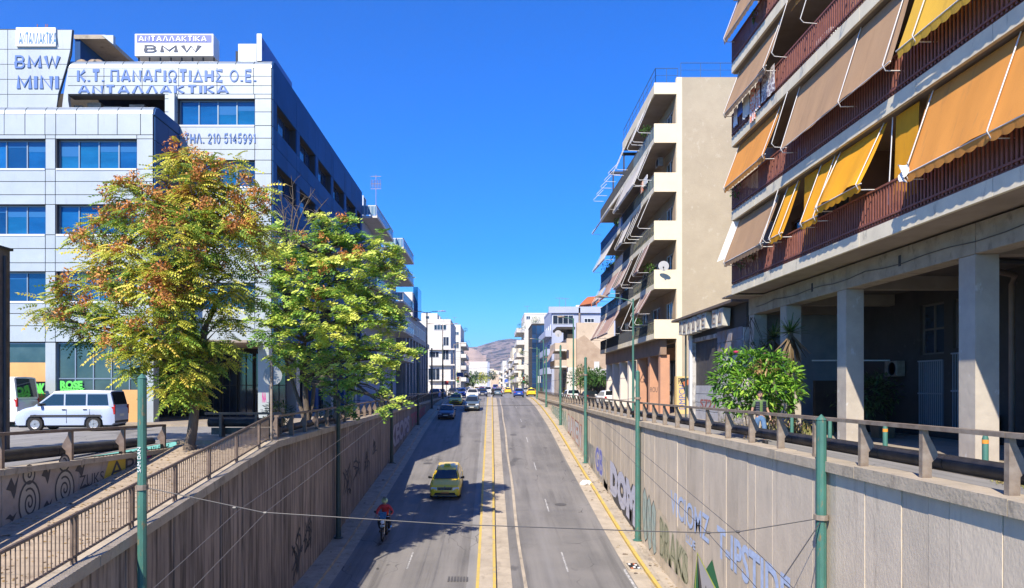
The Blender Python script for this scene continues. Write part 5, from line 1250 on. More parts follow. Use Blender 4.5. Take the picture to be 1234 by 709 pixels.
for a, b, z0, z1 in hG[:2]:
    m = MB(); f = ('X-', 15.45)
    for z in (z0, (z0+z1)/2, z1-.05): fbox(m, f, a, b, z, z+.05, 0, .04)
    y = a
    while y < b: fbox(m, f, y, y+.025, z0+.05, z1-.05, .005, .03); y += .12
    m.build('gate', pm('grille_white', (.26, .28, .32), rough=.5), NB); fbox(MB(), ('X-', 15.5), a, b, z0, z1, -.2, -.15).build('gate_backing', pm('gate_back', (.10, .13, .17)), NB)
MB().tube([(14.9, 20.9, G), (14.9, 20.9, 2.9), (14.7, 20.5, 3.1), (13.5, 19.8, 3.15)], .08, 8).build('drain_pipe', M_BROWNW, NB, smooth=50)
boxpart('far_partition', pm('partition_bluegrey', (.26, .28, .31), (.2, .22, .25), 1.5, .9), NB, XPi+.6, 15.4, Y2B+.0, Y2B+.15, G+.1, 3.5)
boxpart('low_partition', M_DARK, NB, 12.6, 15.4, 28.4, 28.6, G+.1, .2)
boxpart('partition_rail', M_ARM, NB, 12.4, 15.4, 28.2, 28.25, .95, 1.0)
def ac_unit(label, x, y, z, w=.85, face='-x', parent=None, m_=None):
    t = parent or thing('air_conditioner', label, 'air conditioner', (x, y, z))
    m_ = m_ or M_SIGNW
    o = boxpart('casing', m_, t, x, x+.32, y, y+w, z, z+.58); bevel(o, .02)
    c = (x-.004, y+w*.38, z+.29) if face == '-x' else (x+.16, y-.004, z+.29)
    MB().lathe([(.23, 0), (.25, -.015), (.25, 0), (.0, 0)], c, 16, ax='x' if face == '-x' else 'y').build('fan_guard', M_SEAM, t)
    return t
ac_unit('white air conditioner casing on the third awninged balcony, near building', 10.3, 22.2, TZ[2]+.05, 1.0)
ac_unit('small air conditioner on the wall of the third balcony near its far end', 11.35, 19.4, TZ[2]+1.5)
ac_unit('air conditioner in the dark passage under the near building', 15.1, 27.2, .35, m_=M_RAIL)  # casing coloured dark in place of the passage shade
# laundry
ln = 0
for a, b, h, c, lab in ((29.9, 29.5, .75, (.75, .76, .80), 'white towel hanging at the outer end of the third balcony'), (29.4, 28.9, .5, (.10, .2, .6), 'blue cloth hanging on the third balcony rail'),
                        (28.8, 28.1, .85, (.66, .66, .62), 'pale shirt hanging on the third balcony rail beside the blue cloth'), (28.0, 27.5, 1.25, (.75, .20, .10), 'orange and white checked cloth hanging on the third balcony rail'),
                        (27.4, 27.0, 1.0, (.70, .30, .22), 'shorter salmon checked cloth beside the orange one on the rail'), (26.8, 25.6, .95, (.24, .19, .22), 'dark flowered bedspread hanging over the third balcony rail')):
    t = thing('laundry', lab, 'laundry', (XE-.06, a, TZ[2]+1.0), group='laundry on the third balcony rail'); ln += 1
    m = MB(); n = 8; x = XE-.05
    for i in range(n+1):
        y = a+(b-a)*i/n
        for j in range(5): m.v.append((x-.02-.025*math.sin(i*1.9+j*.4)*(j/4), y, TZ[2]+1.02-h*j/4))
    for i in range(n):
        for j in range(4): q = i*5+j; m.f.append((q, q+1, q+6, q+5)); m.m.append(0)
    m.build('cloth', pm('cloth_%d' % ln, c, (.7, .68, .66) if ln in (4, 5, 6) else tuple(v*.85 for v in c), 9 if ln > 3 else 2, .9, contrast=(.48, .52)), t, smooth=80)
for y, z, r, lab in ((29.7, TZ[1]+.35, .5, 'leafy potted plant at the far end of the second balcony'), (29.0, TZ[0]+.45, .45, 'potted plant at the far end of the lowest balcony'), (28.0, TZ[0]+.7, .35, 'second potted plant on the lowest balcony near a red pot'), (13.0, TZ[1]+.9, .55, 'flowering climber growing over the second balcony rail at right'), (27.8, TZ[3]+.5, .35, 'small plant on the top visible balcony')):
    shrub(lab, XE+.12, y, z, r, 90, ls=.16)
pt_ = thing('flower_pot', 'red pot on the lowest balcony between two plants', 'flower pot', (XE+.2, 27.6, TZ[0])); MB().lathe([(.10, 0), (.15, .3), (.16, .32), (.12, .32)], (XE+.25, 27.6, TZ[0]+.01), 12).build('pot', pm('red_pot', (.5, .05, .04)), pt_)
sh = thing('plastic_sheet', 'crumpled white plastic tied to the awning bar over the lowest balcony', 'plastic sheet', (XE-.5, 17.2, 5.2))
m = MB(); 
for i in range(9):
    for j in range(7): m.v.append((XE-.42+.07*math.sin(i*.9+j*.8), 16.85+i*.045*(1-.08*j), 5.15-j*.07+.03*math.cos(i*1.1+j)))
for i in range(8):
    for j in range(6): q = i*7+j; m.f.append((q, q+1, q+8, q+7)); m.m.append(0)
m.build('sheet', M_SIGNW, sh, smooth=80)

# ------------------------------------------------------------------ the second apartment building (blank end wall)
SB = thing('apartment_building', 'tall cream apartment building with blank grey end wall and balconies over a peach colonnade', 'building', (15, 57, G))
XE2, XW2, YS, YM, YN = 10.38, 11.8, 46.5, 57.8, 69.5
FZ = [3.02, 6.19, 9.31, 12.38, 15.5]; ZR = 18.6
MB().box(XW2+.35, 27, YS, YS+.3, .6, 19.65).build('end_wall', M_RENDER, SB)
MB().box(XW2+.0, XW2+.348, YS-.003, YS+.3, .6, 19.65).build('corner_strip', M_CREAM, SB)
MB().box(XW2, XW2+.8, YS-.01, YS+.5, G+.1, .6).build('corner_pier', pm('yellow_render', (.62, .46, .20), (.56, .42, .19), 1, .9), SB)
MB().box(XW2+.8, 27, YS+.3, YS+.6, G+.1, 3.0).build('lower_wall', M_RENDER, SB)
MB().box(XW2+.35, 27, YS+.3, YN, 2.9, 18.6).build('core', M_DARK, SB)
for z in FZ+[ZR]:
    top_ = z == ZR
    y1 = YM if top_ else YN
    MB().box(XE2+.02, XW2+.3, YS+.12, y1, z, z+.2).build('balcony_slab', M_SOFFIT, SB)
    MB().box(XE2, XE2+.1, YS+.12, y1, z-.02, z+(.62 if top_ else .32)).build('fascia', M_CREAM if top_ else M_FASCIA, SB)
    o = MB().box(XE2, XW2-.002, YS, YS+.119, z-.02, z+(.7 if top_ else 1.2)).build('end_parapet', M_CREAM, SB)
boxpart('roof', M_CREAM, SB, XE2+.1, 27, YS+.3, YM, 19.0, 19.3)
m = MB()
for (xa, ya, xb, yb) in ((XE2+.1, YS+.1, XE2+.1, YM), (XE2+.1, YS+.1, XW2+.1, YS+.1), (XW2+.3, YS+.12, 26, YS+.12)):
    zt0 = 19.3 if xa < XW2 else 19.65; L_ = math.hypot(xb-xa, yb-ya); n = max(2, int(L_/1.2))
    m.tube([(xa, ya, zt0+.95), (xb, yb, zt0+.95)], .025, 5); m.tube([(xa, ya, zt0+.5), (xb, yb, zt0+.5)], .015, 5)
    for i in range(n+1): t = i/n; m.tube([(xa+(xb-xa)*t, ya+(yb-ya)*t, zt0), (xa+(xb-xa)*t, ya+(yb-ya)*t, zt0+.95)], .02, 5)
m.build('roof_railing', pm('blue_iron', (.05, .10, .2)), SB)
hS = []
for z in FZ:
    for a, b in ((47.6, 49.4), (51, 53.6), (55, 57.2), (59.5, 61.5), (63, 65.4), (67, 68.8)): hS.append((a, b, z+.21, z+2.5))
m = MB(); wall_with_holes(m, ('X-', XW2), YS+.3, YN, 2.8, 18.6, hS, -.3, 0); m.build('balcony_wall', pm('ochre_wall', (.42, .31, .20), (.36, .26, .17), 1, .9), SB)
for a, b, z0, z1 in hS: window(SB, ('X-', XW2), a, b, z0, z1, 2, 1, -.12, M_FRAMEW, M_DARKG, .07, name='balcony_door')
GLB = pm('blue_balcony_glass', (.03, .12, .36), (.04, .16, .45), 1, .15)
OCH = pm('ornate_panel', (.42, .33, .16), (.20, .24, .12), 6, .7, contrast=(.45, .55))
for i, z in enumerate(FZ):
    for (a, b, kind) in ((YS+.12, 53.5, 'orn' if i in (0, 1, 2) else 'glass'), (53.5, YM, 'plain'), (YM, YN, 'blue' if i in (2, 3, 1) else 'plain')):
        mt = {'orn': OCH, 'glass': pm('pale_rail_glass', (.22, .30, .27), rough=.2), 'blue': GLB, 'plain': pm('dark_panel', (.05, .055, .06), (.09, .09, .09), 3, .6)}[kind]
        boxpart('balcony_panel', mt, SB, XE2+.03, XE2+.06, a+.02, b-.02, z+.36, z+1.12)
        m = MB().box(XE2+.01, XE2+.08, a, b, z+1.12, z+1.18); y = a
        while y < b: m.box(XE2+.0, XE2+.028, y, y+.04, z+.32, z+1.12); y += .45 if kind != 'plain' else .2
        if kind == 'orn':
            y = a+.2
            while y < b-.3: m.tube([(XE2+.015, y+.18*math.cos(t), z+.74+.28*math.sin(t)) for t in [k*math.pi/4 for k in range(9)]], .014, 4, cap=False); y += .42
        m.build('railing', M_SEAM, SB)
STR = pm('awning_striped', (.62, .52, .44), (.26, .15, .12), 1.0, .9, stretch=(0.01, 1.2, 0.01), contrast=(.46, .54), transl=.15)
WHA = pm('awning_offwhite', (.60, .57, .52), (.52, .49, .45), 1, .9, stretch=(.1, 3, .1), transl=.2)
GRA = pm('awning_brownpink', (.42, .28, .24), (.36, .24, .2), 1, .9, transl=.1)
def aw2(z, ya, yb, mt, drop=1.5, dx=.7, arms=None): return awning(0, ya, yb, mt, drop, dx, .15, arms, z, XE2-.02, SB)
zt_ = lambda i: (FZ[i+1] if i < 4 else ZR)-.03
for i, y in ((4, 47.4), (4, 49.2), (4, 49.8), (4, 51), (4, 55.5), (4, 57), (3, 47.3), (3, 48.6), (2, 47.4), (2, 50), (2, 51), (2, 52.2), (1, 50.6), (1, 53.4), (0, 48.4), (0, 50.4), (0, 53.5)):
    loose_arm(0, y, SB, XE2-.02, 2.0, .85, zt=zt_(i), r=.022)
for y in (59, 61, 63, 65.5, 67.5): loose_arm(0, y, SB, XE2-.02, .9, .9, zt=15.5+2.6, r=.022)
aw2(zt_(3), 49.2, 57.3, WHA, 1.9, .8); aw2(zt_(3), 58.5, 68.5, WHA, 1.2, .9)
aw2(zt_(2), 53.4, 56.5, WHA, 1.8, .8); aw2(zt_(2), 61, 68, pm('awning_palegrey', (.5, .47, .43), rough=.9), 1.7, .9)
aw2(zt_(1), 47.5, 49.4, STR, 1.8, .8); aw2(zt_(1), 54, 57.3, STR, 1.7, .8); aw2(zt_(1), 58.3, 64, GRA, 1.8, .9); aw2(zt_(1), 65, 69, WHA, 1.5, .8)
aw2(zt_(0), 47.2, 50, STR, 1.4, .8); aw2(zt_(0), 58.2, 64.4, GRA, 1.9, 1.1); aw2(zt_(0), 65.0, 69, STR, 1.8, 1.0)
for y in (YM+.1, 63): MB().box(XE2-.1, 14, y, y+.2, 18.3, 18.5).box(XE2+.1, XE2+.2, y, y+.15, 15.7, 18.3).build('terrace_frame', M_SEAM, SB)
# colonnade
boxpart('colonnade_beam', pm('brown_beam', (.27, .18, .13), (.2, .14, .1), 1, .9), SB, XE2+.5, XE2+.9, YS+.5, YN, 2.0, 3.0)
boxpart('colonnade_wall', M_PEACH, SB, 13.9, 14.2, YS+.6, YN, G+.1, 3.0)
for i, y in enumerate((47.2, 50.4, 54.2, 58, 61.8, 65.4, 68.8)):
    boxpart('pillar', M_PEACH if i < 3 else pm('white_pillar', (.6, .55, .5), rough=.9), SB, XE2+.55, XE2+1.15, y, y+.55, G+.1, 2.0)
    if i < 6: window(SB, ('X-', 13.9), y+.8, y+2.8, G+.2, 1.9, 2, 2, .05, M_SEAM, M_DARKG, .07, name='shop_window')
text_quad('ROU', [(XE2+.6, 50.396, -.45), (XE2+1.1, 50.396, -.45), (XE2+1.1, 50.396, -.1), (XE2+.6, 50.396, -.1)], MATS['spray_black'], SB, 'graffiti')
text_quad('ROU', [(XW2+.1, YS-.014, .1), (XW2+.75, YS-.014, .1), (XW2+.75, YS-.014, .5), (XW2+.1, YS-.014, .5)], M_SEAM, SB, 'graffiti')
text_quad('DMPCH', [(XW2+.55, YS-.014, -1.5), (XW2+.55, YS-.014, .05), (XW2+.15, YS-.014, .05), (XW2+.15, YS-.014, -1.5)], M_SIGNB, SB, 'graffiti')
def dish(label, x, y, z, r, tilt=25, pan=-20, cat='satellite dish'):
    t = thing('satellite_dish', label, cat, (x, y, z), R(pan))
    t.rotation_euler = (R(tilt), 0, R(pan)); ORG[t.name] = Vector((0, 0, 0))
    MB().lathe([(r*q, -.22*r*(1-q*q)*-1-.22*r) for q in (1, .85, .65, .4, .15, .01)]+[(r*q, .22*r*(1-q*q)-.20*r) for q in (.15, .4, .65, .85, .99)], (0, 0, 0), 20, ax='y').build('reflector', M_SIGNW, t, smooth=50)
    MB().tube([(0, 0, -r*.9), (0, -r*.7, -r*.15)], .02, 5).tube([(0, -r*.7, -r*.15), (0, -r*.55, -r*.1)], .05, 6).build('feed_arm', M_SEAM, t)
    return t
dish('white satellite dish on the end parapet of the cream apartment building', px(799, 46.2), 46.0, pz(321, 46.2), .33)
pa = thing('air_conditioner', 'air conditioner on the balcony end wall, second floor from top, cream building', 'air conditioner', (0, 0, 0)); ac_unit('', 11.1, 48.5, 14.6, .9, parent=pa, m_=M_RAIL)
for (y, z, c) in ((50.2, 13.2, 'washing and red towel on a rail of the cream building'),):
    t = thing('laundry', c, 'laundry', (XE2-.1, y, z)); o = MB().box(XE2-.1, XE2-.06, 49.6, 50.4, z+.0, z+.7); o.build('cloth', MATS['cloth_4'], t)
    MB().box(XE2-.1, XE2-.06, 48.2, 49.4, z+.2, z+.75).build('cloth', M_SIGNW, t)
for y, z, r in ((62, 10.2, .7), (65.5, 10.3, .6), (60, 13.2, .4), (48.2, 7.5, .4), (52, 4.3, .4), (49, 16.8, .45)):
    shrub({48.2: 'potted plant near the dish on the cream building', 52: 'potted plant on the lowest ornate balcony of the cream building', 49: 'plant on the top balcony of the cream building', 62: 'bushy balcony plants with yellow flowers, far half of the cream building', 65.5: 'hanging green plant at the far end of a blue glass balcony', 60: 'small plant above the bushy balcony plants'}[y], XE2+.1, y, z, r, 120)

# ------------------------------------------------------------------ derelict shed between the two apartment buildings
SH = thing('derelict_shed', 'derelict shopfront with dark sheet gate and torn eave lightboxes between the apartment buildings', 'shed', (11.5, 39, G))
XS = 11.2; FSH = ('X-', XS)
m = MB(); wall_with_holes(m, FSH, 32.4, 41.1, G+.1, 2.6, [(36.1, 40.6, G+.1, 2.4)], -.25, 0); m.build('front_wall', pm('flaking_plaster', (.46, .45, .43), (.20, .19, .18), 1.6, .95, contrast=(.42, .58), bump=.5), SH)
m = MB()
for i in range(18): fbox(m, FSH, 36.12+i*.25, 36.12+i*.25+.2, .0, 2.4, -.24, -.18)
m.build('gate_sheet', pm('rusty_dark_sheet', (.035, .035, .04), (.06, .055, .055), 3, .6), SH)
for i in range(4): fbox(MB(), FSH, 36.12, 40.58, G+.12+i*.46, G+.55+i*.46, -.22, -.14-.01*(i % 2)).build('board', pm('grey_board', (.40, .42, .45), (.30, .31, .34), 2, .8, var=.1), SH)
text_quad('S722', [(XS+.13, 39.6, G+.7), (XS+.13, 36.8, G+.7), (XS+.13, 36.8, G+1.2), (XS+.13, 39.6, G+1.2)], pm('spray_faded_red', (.30, .10, .09)), SH, 'graffiti', .02)
fbox(MB(), FSH, 32.3, 43.2, 3.72, 3.84, -6, .55).build('eave', pm('eave_brown', (.10, .08, .07), (.15, .12, .10), 3, .9), SH)
fbox(MB(), FSH, 32.4, 42.0, 2.62, 3.7, -.3, -.12).build('fascia', pm('dark_fascia', (.06, .055, .05)), SH)
for y in (41.2, 40.3, 39.4, 38.5, 37.6, 36.7, 34.9, 34.0):
    z = 2.85+rnd.uniform(-.05, .05); b = MB().prism([(XS-.45, z), (XS-.10, z-.02), (XS-.05, z+.8), (XS-.42, z+.84)], 'y', y, y+.72).build('lightbox', pm('dirty_lightbox', (.55, .54, .48), (.42, .40, .34), 3, .6, var=.12), SH)
    text_quad(rnd.choice('ΑΕΚΟΣΔ'), [(XS-.47, y+.6, z+.15), (XS-.47, y+.15, z+.15), (XS-.45, y+.15, z+.7), (XS-.45, y+.6, z+.7)], pm('faded_letter', (.25, .18, .14)), b, 'lettering')
for i in range(5):
    for j in range(2): fbox(MB(), FSH, 32.5+i*.72, 33.18+i*.72, 1.5+j*.6, 2.05+j*.6, .005, .03+rnd.uniform(0, .02)).build('sheet', pm('patched_sheet', (.20, .24, .30), (.24, .16, .12), 1.5, .7, var=.25), SH)
for i in range(5): fbox(MB(), FSH, 32.5+i*.70, 33.15+i*.70, -.2, 1.4, .005, .02).build('sheet', pm('white_sheet', (.50, .52, .52), (.40, .41, .41), 2, .7, var=.1), SH)
fbox(MB(), FSH, 40.7, 41.0, G+.1, 3.7, 0, .12).build('post', M_SIGNW, SH); MB().tube([(XS-.2, 41.3, G), (XS-.2, 41.3, 3.6)], .05, 6).build('drain_pipe', M_DGREEN, SH)
st = thing('small_sign', 'small tilted orange-brown sign on the corner pier by the shed', 'sign', (11, 41.5, .1)); MB().hexa([(10.95,41.4,-.05),(11.5,41.4,.2),(11.5,41.45,.2),(10.95,41.45,-.05),(10.85,41.4,.2),(11.4,41.4,.45),(11.4,41.45,.45),(10.85,41.45,.2)]).build('board', M_TERRA, st); MB().tube([(11.25, 41.5, G+.1), (11.25, 41.5, .3)], .02, 5).build('post', M_SEAM, st)

# ------------------------------------------------------------------ beige building with the dish, beyond
R4 = thing('beige_building', 'beige building with blank end wall, balconies and roof shelter beyond the cream apartments', 'building', (13, 100, G))
MB().box(px(683, 100), 22, 100, 120, G, pz(408, 100)).build('wall', M_BEIGE, R4)
MB().box(px(695, 99), px(740, 99), 99, 99.95, G, pz(389, 99)).build('end_wall', M_BEIGE, R4)
P_ = [(695, 409), (704, 404), (715, 414), (726, 424), (740, 418), (740, 470), (695, 470)]
MB().prism([(px(a, 93), pz(b, 93)) for a, b in P_], 'y', 93, 93.4).build('gable_wall', pm('old_brick_plaster', (.42, .33, .25), (.30, .22, .16), .8, .95, detail=8, bump=.4), R4)
boxpart('roof_shelter', M_DARK, R4, px(671, 99.5), px(693, 99.5), 99.5, 106, pz(397, 99.5), pz(394, 99.5)); boxpart('shelter_wall', M_DARK, R4, px(684, 100), px(692, 100), 100.1, 106, pz(408, 100), pz(397, 99.5))
for yy, h in ((421, 11), (441, 10)):
    b = boxpart('balcony', M_WHITEB, R4, px(669, 99), px(683, 99)-.01, 99, 108, pz(yy+2, 99), pz(yy, 99)); boxpart('parapet', M_BEIGE, b, px(669, 99), px(669, 99)+.1, 99, 108, pz(yy, 99), pz(yy-h*.7, 99)); boxpart('parapet', M_BEIGE, b, px(669, 99)+.1, px(683, 99)-.01, 99, 99.1, pz(yy, 99), pz(yy-h*.7, 99))
awning(0, 99.5, 107, STR, 1.7, 1.0, 0, (), pz(420, 99)-.1, px(669, 99), R4, bar=False)
boxpart('shutter', M_WHITEB, R4, px(683, 99.9), px(699, 99.9), 99.6, 99.94, G, pz(443, 99.9)); window(R4, ('X-', px(683, 100)), 101, 105, G+.3, 2.2, 3, 1, .05, M_SEAM, M_DARKG, .08, name='shop_window')
window(R4, ('Y', 93), px(716, 93), px(722, 93), pz(446, 93), pz(436, 93), 1, 1, .05, M_FRAMEW, M_SIGNW, .05)
dish('white satellite dish on the balcony of the beige building', px(673, 98.6), 98.5, pz(402, 98.5), .5)
ts = thing('lean_to', 'low lean-to with pale corrugated roof beside the street trees', 'shed', (13, 80, G))
m = MB()
for i in range(16): x = px(716, 80)+i*.28; m.hexa([(x,80,.95+.02),(x+.24,80,.95),(x+.24,84,1.9),(x,84,1.9),(x,80,1.0+.02),(x+.24,80,1.0),(x+.24,84,1.95),(x,84,1.95)])
m.build('corrugated_roof', M_WHITEB, ts); boxpart('wall', M_DARK, ts, px(705, 84), px(745, 84), 84, 84.3, G, 1.5)
boxpart('wall', M_BEIGE, ts, px(733, 80), px(745, 80), 80.2, 80.5, G, .9)
# bollards, bins and small things at the right kerb
BG = 'green bollards along the right pavement kerb'
for i, (x, y) in enumerate(((10.25, 15.15), (10.25, 19.0), (10.25, 22.1), (10.25, 24.9), (10.3, 27.3))):
    lab = ['green bollard with orange band at the foot of the nearest big pillar', 'green bollard with orange band in front of the dark passage gates', 'green bollard near the second pillar', 'green bollard right of the walking man', 'green bollard behind the walking man beside the bush'][i]
    t = thing('bollard', lab, 'bollard', (x, y, G+.12), group=BG)
    MB().lathe([(.06, G+.1), (.06, -1.10), (.045, -1.04), (.01, -1.02)], (x, y, 0), 12).build('post', M_GREEN, t, smooth=40)
    if i < 2: MB().lathe([(.063, -1.20), (.063, -1.12)], (x, y, 0), 12).build('band', pm('band_orange', (.65, .25, .03)), t)
for i, (x, y, h) in enumerate(((14.2, 26.3, .45), (14.6, 26.9, .4))):
    t = thing('bucket', ('pale bucket standing in the passage under the near building', 'second pale bucket against the passage wall')[i], 'bucket', (x, y, G)); MB().lathe([(.17, G+.12), (.22, G+.12+h), (.20, G+.12+h), (.15, G+.2)], (x, y, 0), 12).build('pail', M_RAIL, t, smooth=40)
gr = MB()
for i in range(500):
    k = rnd.random(); x = rnd.gauss(10.0, .12) if k < .5 else rnd.uniform(10.5, 12.6); y = rnd.uniform(11.5, 14.5) if k < .5 else rnd.uniform(26.5, 29.5); z = G+.02 if k < .5 else G+.12
    h = rnd.uniform(.05, .14) if k < .5 else rnd.uniform(.1, .5); a = rnd.uniform(0, 6.3)
    gr.add([(x-.02*math.cos(a), y-.02*math.sin(a), z), (x+.02*math.cos(a), y+.02*math.sin(a), z), (x+rnd.uniform(-.1, .1), y+rnd.uniform(-.1, .1), z+h)], [(0, 1, 2)])
tag(gr.build('weeds', pm('weed', (.16, .20, .05), (.26, .20, .09), 3, .8)), kind='stuff')
lt = thing('litter_bag', 'crumpled white plastic bag on the gutter beside the yellow kerb', 'litter', (5.9, 46, zr(46)))
m = MB(); n = 10
for j, (r, z) in enumerate(((.22, 0), (.26, .1), (.18, .2), (.05, .24))):
    for i in range(n): a = i*2*math.pi/n; q = r*(1+.3*math.sin(i*2.3+j)); m.v.append((5.9+q*math.cos(a)*1.3, 46+q*math.sin(a), zr(46)+.01+z*(1+.3*math.cos(i*3.1))))
for j in range(3):
    for i in range(n): m.f.append((j*n+i, j*n+(i+1) % n, (j+1)*n+(i+1) % n, (j+1)*n+i)); m.m.append(0)
m.build('bag', M_SIGNW, lt)
dg = thing('drain_gully', 'open kerbside drain with broken concrete cover and rubbish, lower right of the road', 'drain', (5.95, 30.6, zr(30.6)))
zz = zr(30.6)+.012
m = MB().box(5.60, 6.18, 29.6, 29.75, zz-.1, zz+.03).box(5.60, 6.18, 31.6, 31.75, zz-.1, zz+.03).box(5.58, 5.68, 29.75, 31.6, zz-.1, zz+.03).box(6.12, 6.2, 29.75, 31.6, zz-.1, zz+.03); m.build('frame', M_CONC, dg)
boxpart('opening', M_BLACK, dg, 5.68, 6.12, 29.75, 31.6, zz-.08, zz+.012); boxpart('cover', M_KERB, dg, 5.66, 6.15, 30.9, 31.6, zz+.0, zz+.05)
for i in range(6): a, b = rnd.uniform(5.7, 6.0), rnd.uniform(29.8, 30.8); boxpart('debris', rnd.choice((M_SIGNW, M_TERRA, M_CONC)), dg, a, a+.1, b, b+.12, zz+.012, zz+.05)
mh = thing('manhole_cover', 'rectangular iron grating in the left lanes before the taxi', 'manhole cover', (-2.4, 28.5, zr(28.5))); z = zr(28.9)+.004
m = MB()
for i in range(7): m.box(-1.7+i*.12, -1.63+i*.12, 28.3, 29.0, zr(28.3)-.02, z+.006)
m.build('grate', pm('worn_iron', (.07, .068, .066), (.10, .095, .09), 5, .7), mh)

# clutter under and before the near building
for i, (x, y, w_, h_, c, lab) in enumerate(((14.3, 18.6, .9, 1.1, (.03, .10, .05), 'dark green wheeled bin in the passage, between the two nearest pillars'), (13.2, 24.9, .6, .45, (.20, .13, .07), 'brown cardboard box on the floor of the passage'), (14.6, 22.0, .7, .9, (.10, .10, .11), 'grey cabinet against the passage wall'), (12.6, 12.3, .5, .5, (.30, .28, .25), 'pale crate beside the nearest pillar'))):
    t = thing(('wheeled_bin', 'cardboard_box', 'cabinet', 'crate')[i], lab, ('bin', 'box', 'cabinet', 'crate')[i], (x, y, G+.12)); z = G+.12
    bevel(MB().hexa([(x+.04,y+.04,z),(x+w_-.04,y+.04,z),(x+w_-.04,y+w_-.04,z),(x+.04,y+w_-.04,z),(x,y,z+h_),(x+w_,y,z+h_),(x+w_,y+w_,z+h_),(x,y+w_,z+h_)]).build('body', pm('clutter%d' % i, c, tuple(v*.7 for v in c), 4, .8), t), .02)
    bevel(boxpart('lid', pm('clutter%d' % i, c), t, x-.03, x+w_+.03, y-.03, y+w_+.03, z+h_, z+h_+.06), .02)
cb = thing('wall_cable', 'loose black cable sagging along the beam over the pillars', 'cable', (XPi-.05, 20, 3.5)); MB().tube([(XPi-.04, 8+i*1.0, 3.45-.10*abs(math.sin(i*.9))) for i in range(24)], .012, 5).build('cable', M_CABLE, cb)
for i, (y, z) in enumerate(((20.1, 3.3), (25.6, 3.3))):
    boxpart('beam_stain_plate', M_SEAM, NB, XPi-.03, XPi-.021, y, y+.12, z, z+.3)

for i, (x, y, r, lab) in enumerate(((3.9, 41, .33, 'round iron manhole cover in the right lanes beyond the taxi'), (2.0, 66, .33, 'far round manhole cover in the right lanes'), (-4.6, 53, .33, 'round manhole cover in the shaded left lanes'))):
    t = thing('manhole_cover', lab, 'manhole cover', (x, y, zr(y))); sl_ = (zr(y+.4)-zr(y-.4))/.8; m = MB()
    for rr_, h in ((r, .008), (r*.86, .012), (r*.8, .006), (.01, .010)):
        for k in range(18): a = k*math.pi/9; m.v.append((x+rr_*math.cos(a), y+rr_*math.sin(a), zr(y)+sl_*rr_*math.sin(a)+h+.004))
    for q in range(3):
        for k in range(18): a = q*18+k; b = q*18+(k+1) % 18; m.f.append((a, b, b+18, a+18)); m.m.append(0)
    m.build('lid', pm('worn_iron', (.07, .068, .066)), t)
li = MB()
for i in range(90):
    x = rnd.choice((rnd.uniform(5.7, 6.15), rnd.uniform(6.4, 6.85), rnd.uniform(-7.2, -6.3))); y = rnd.uniform(26, 70); z = zr(y)+(.14 if abs(x) > 6.36 and x > 0 else .02 if x > 0 else .145); r = rnd.uniform(.03, .09); a = rnd.uniform(0, 3)
    li.hexa([(x-r,y-r*.6,z),(x+r,y-r*.4,z),(x+r*.8,y+r,z),(x-r*.7,y+r*.7,z),(x-r*.8,y-r*.5,z+r*.4),(x+r*.7,y-r*.3,z+r*.6),(x+r*.6,y+r*.7,z+r*.3),(x-r*.5,y+r*.5,z+r*.5)], i % 3)
tag(li.build('litter', [M_RAIL, M_CONC, M_BARK]), kind='stuff')
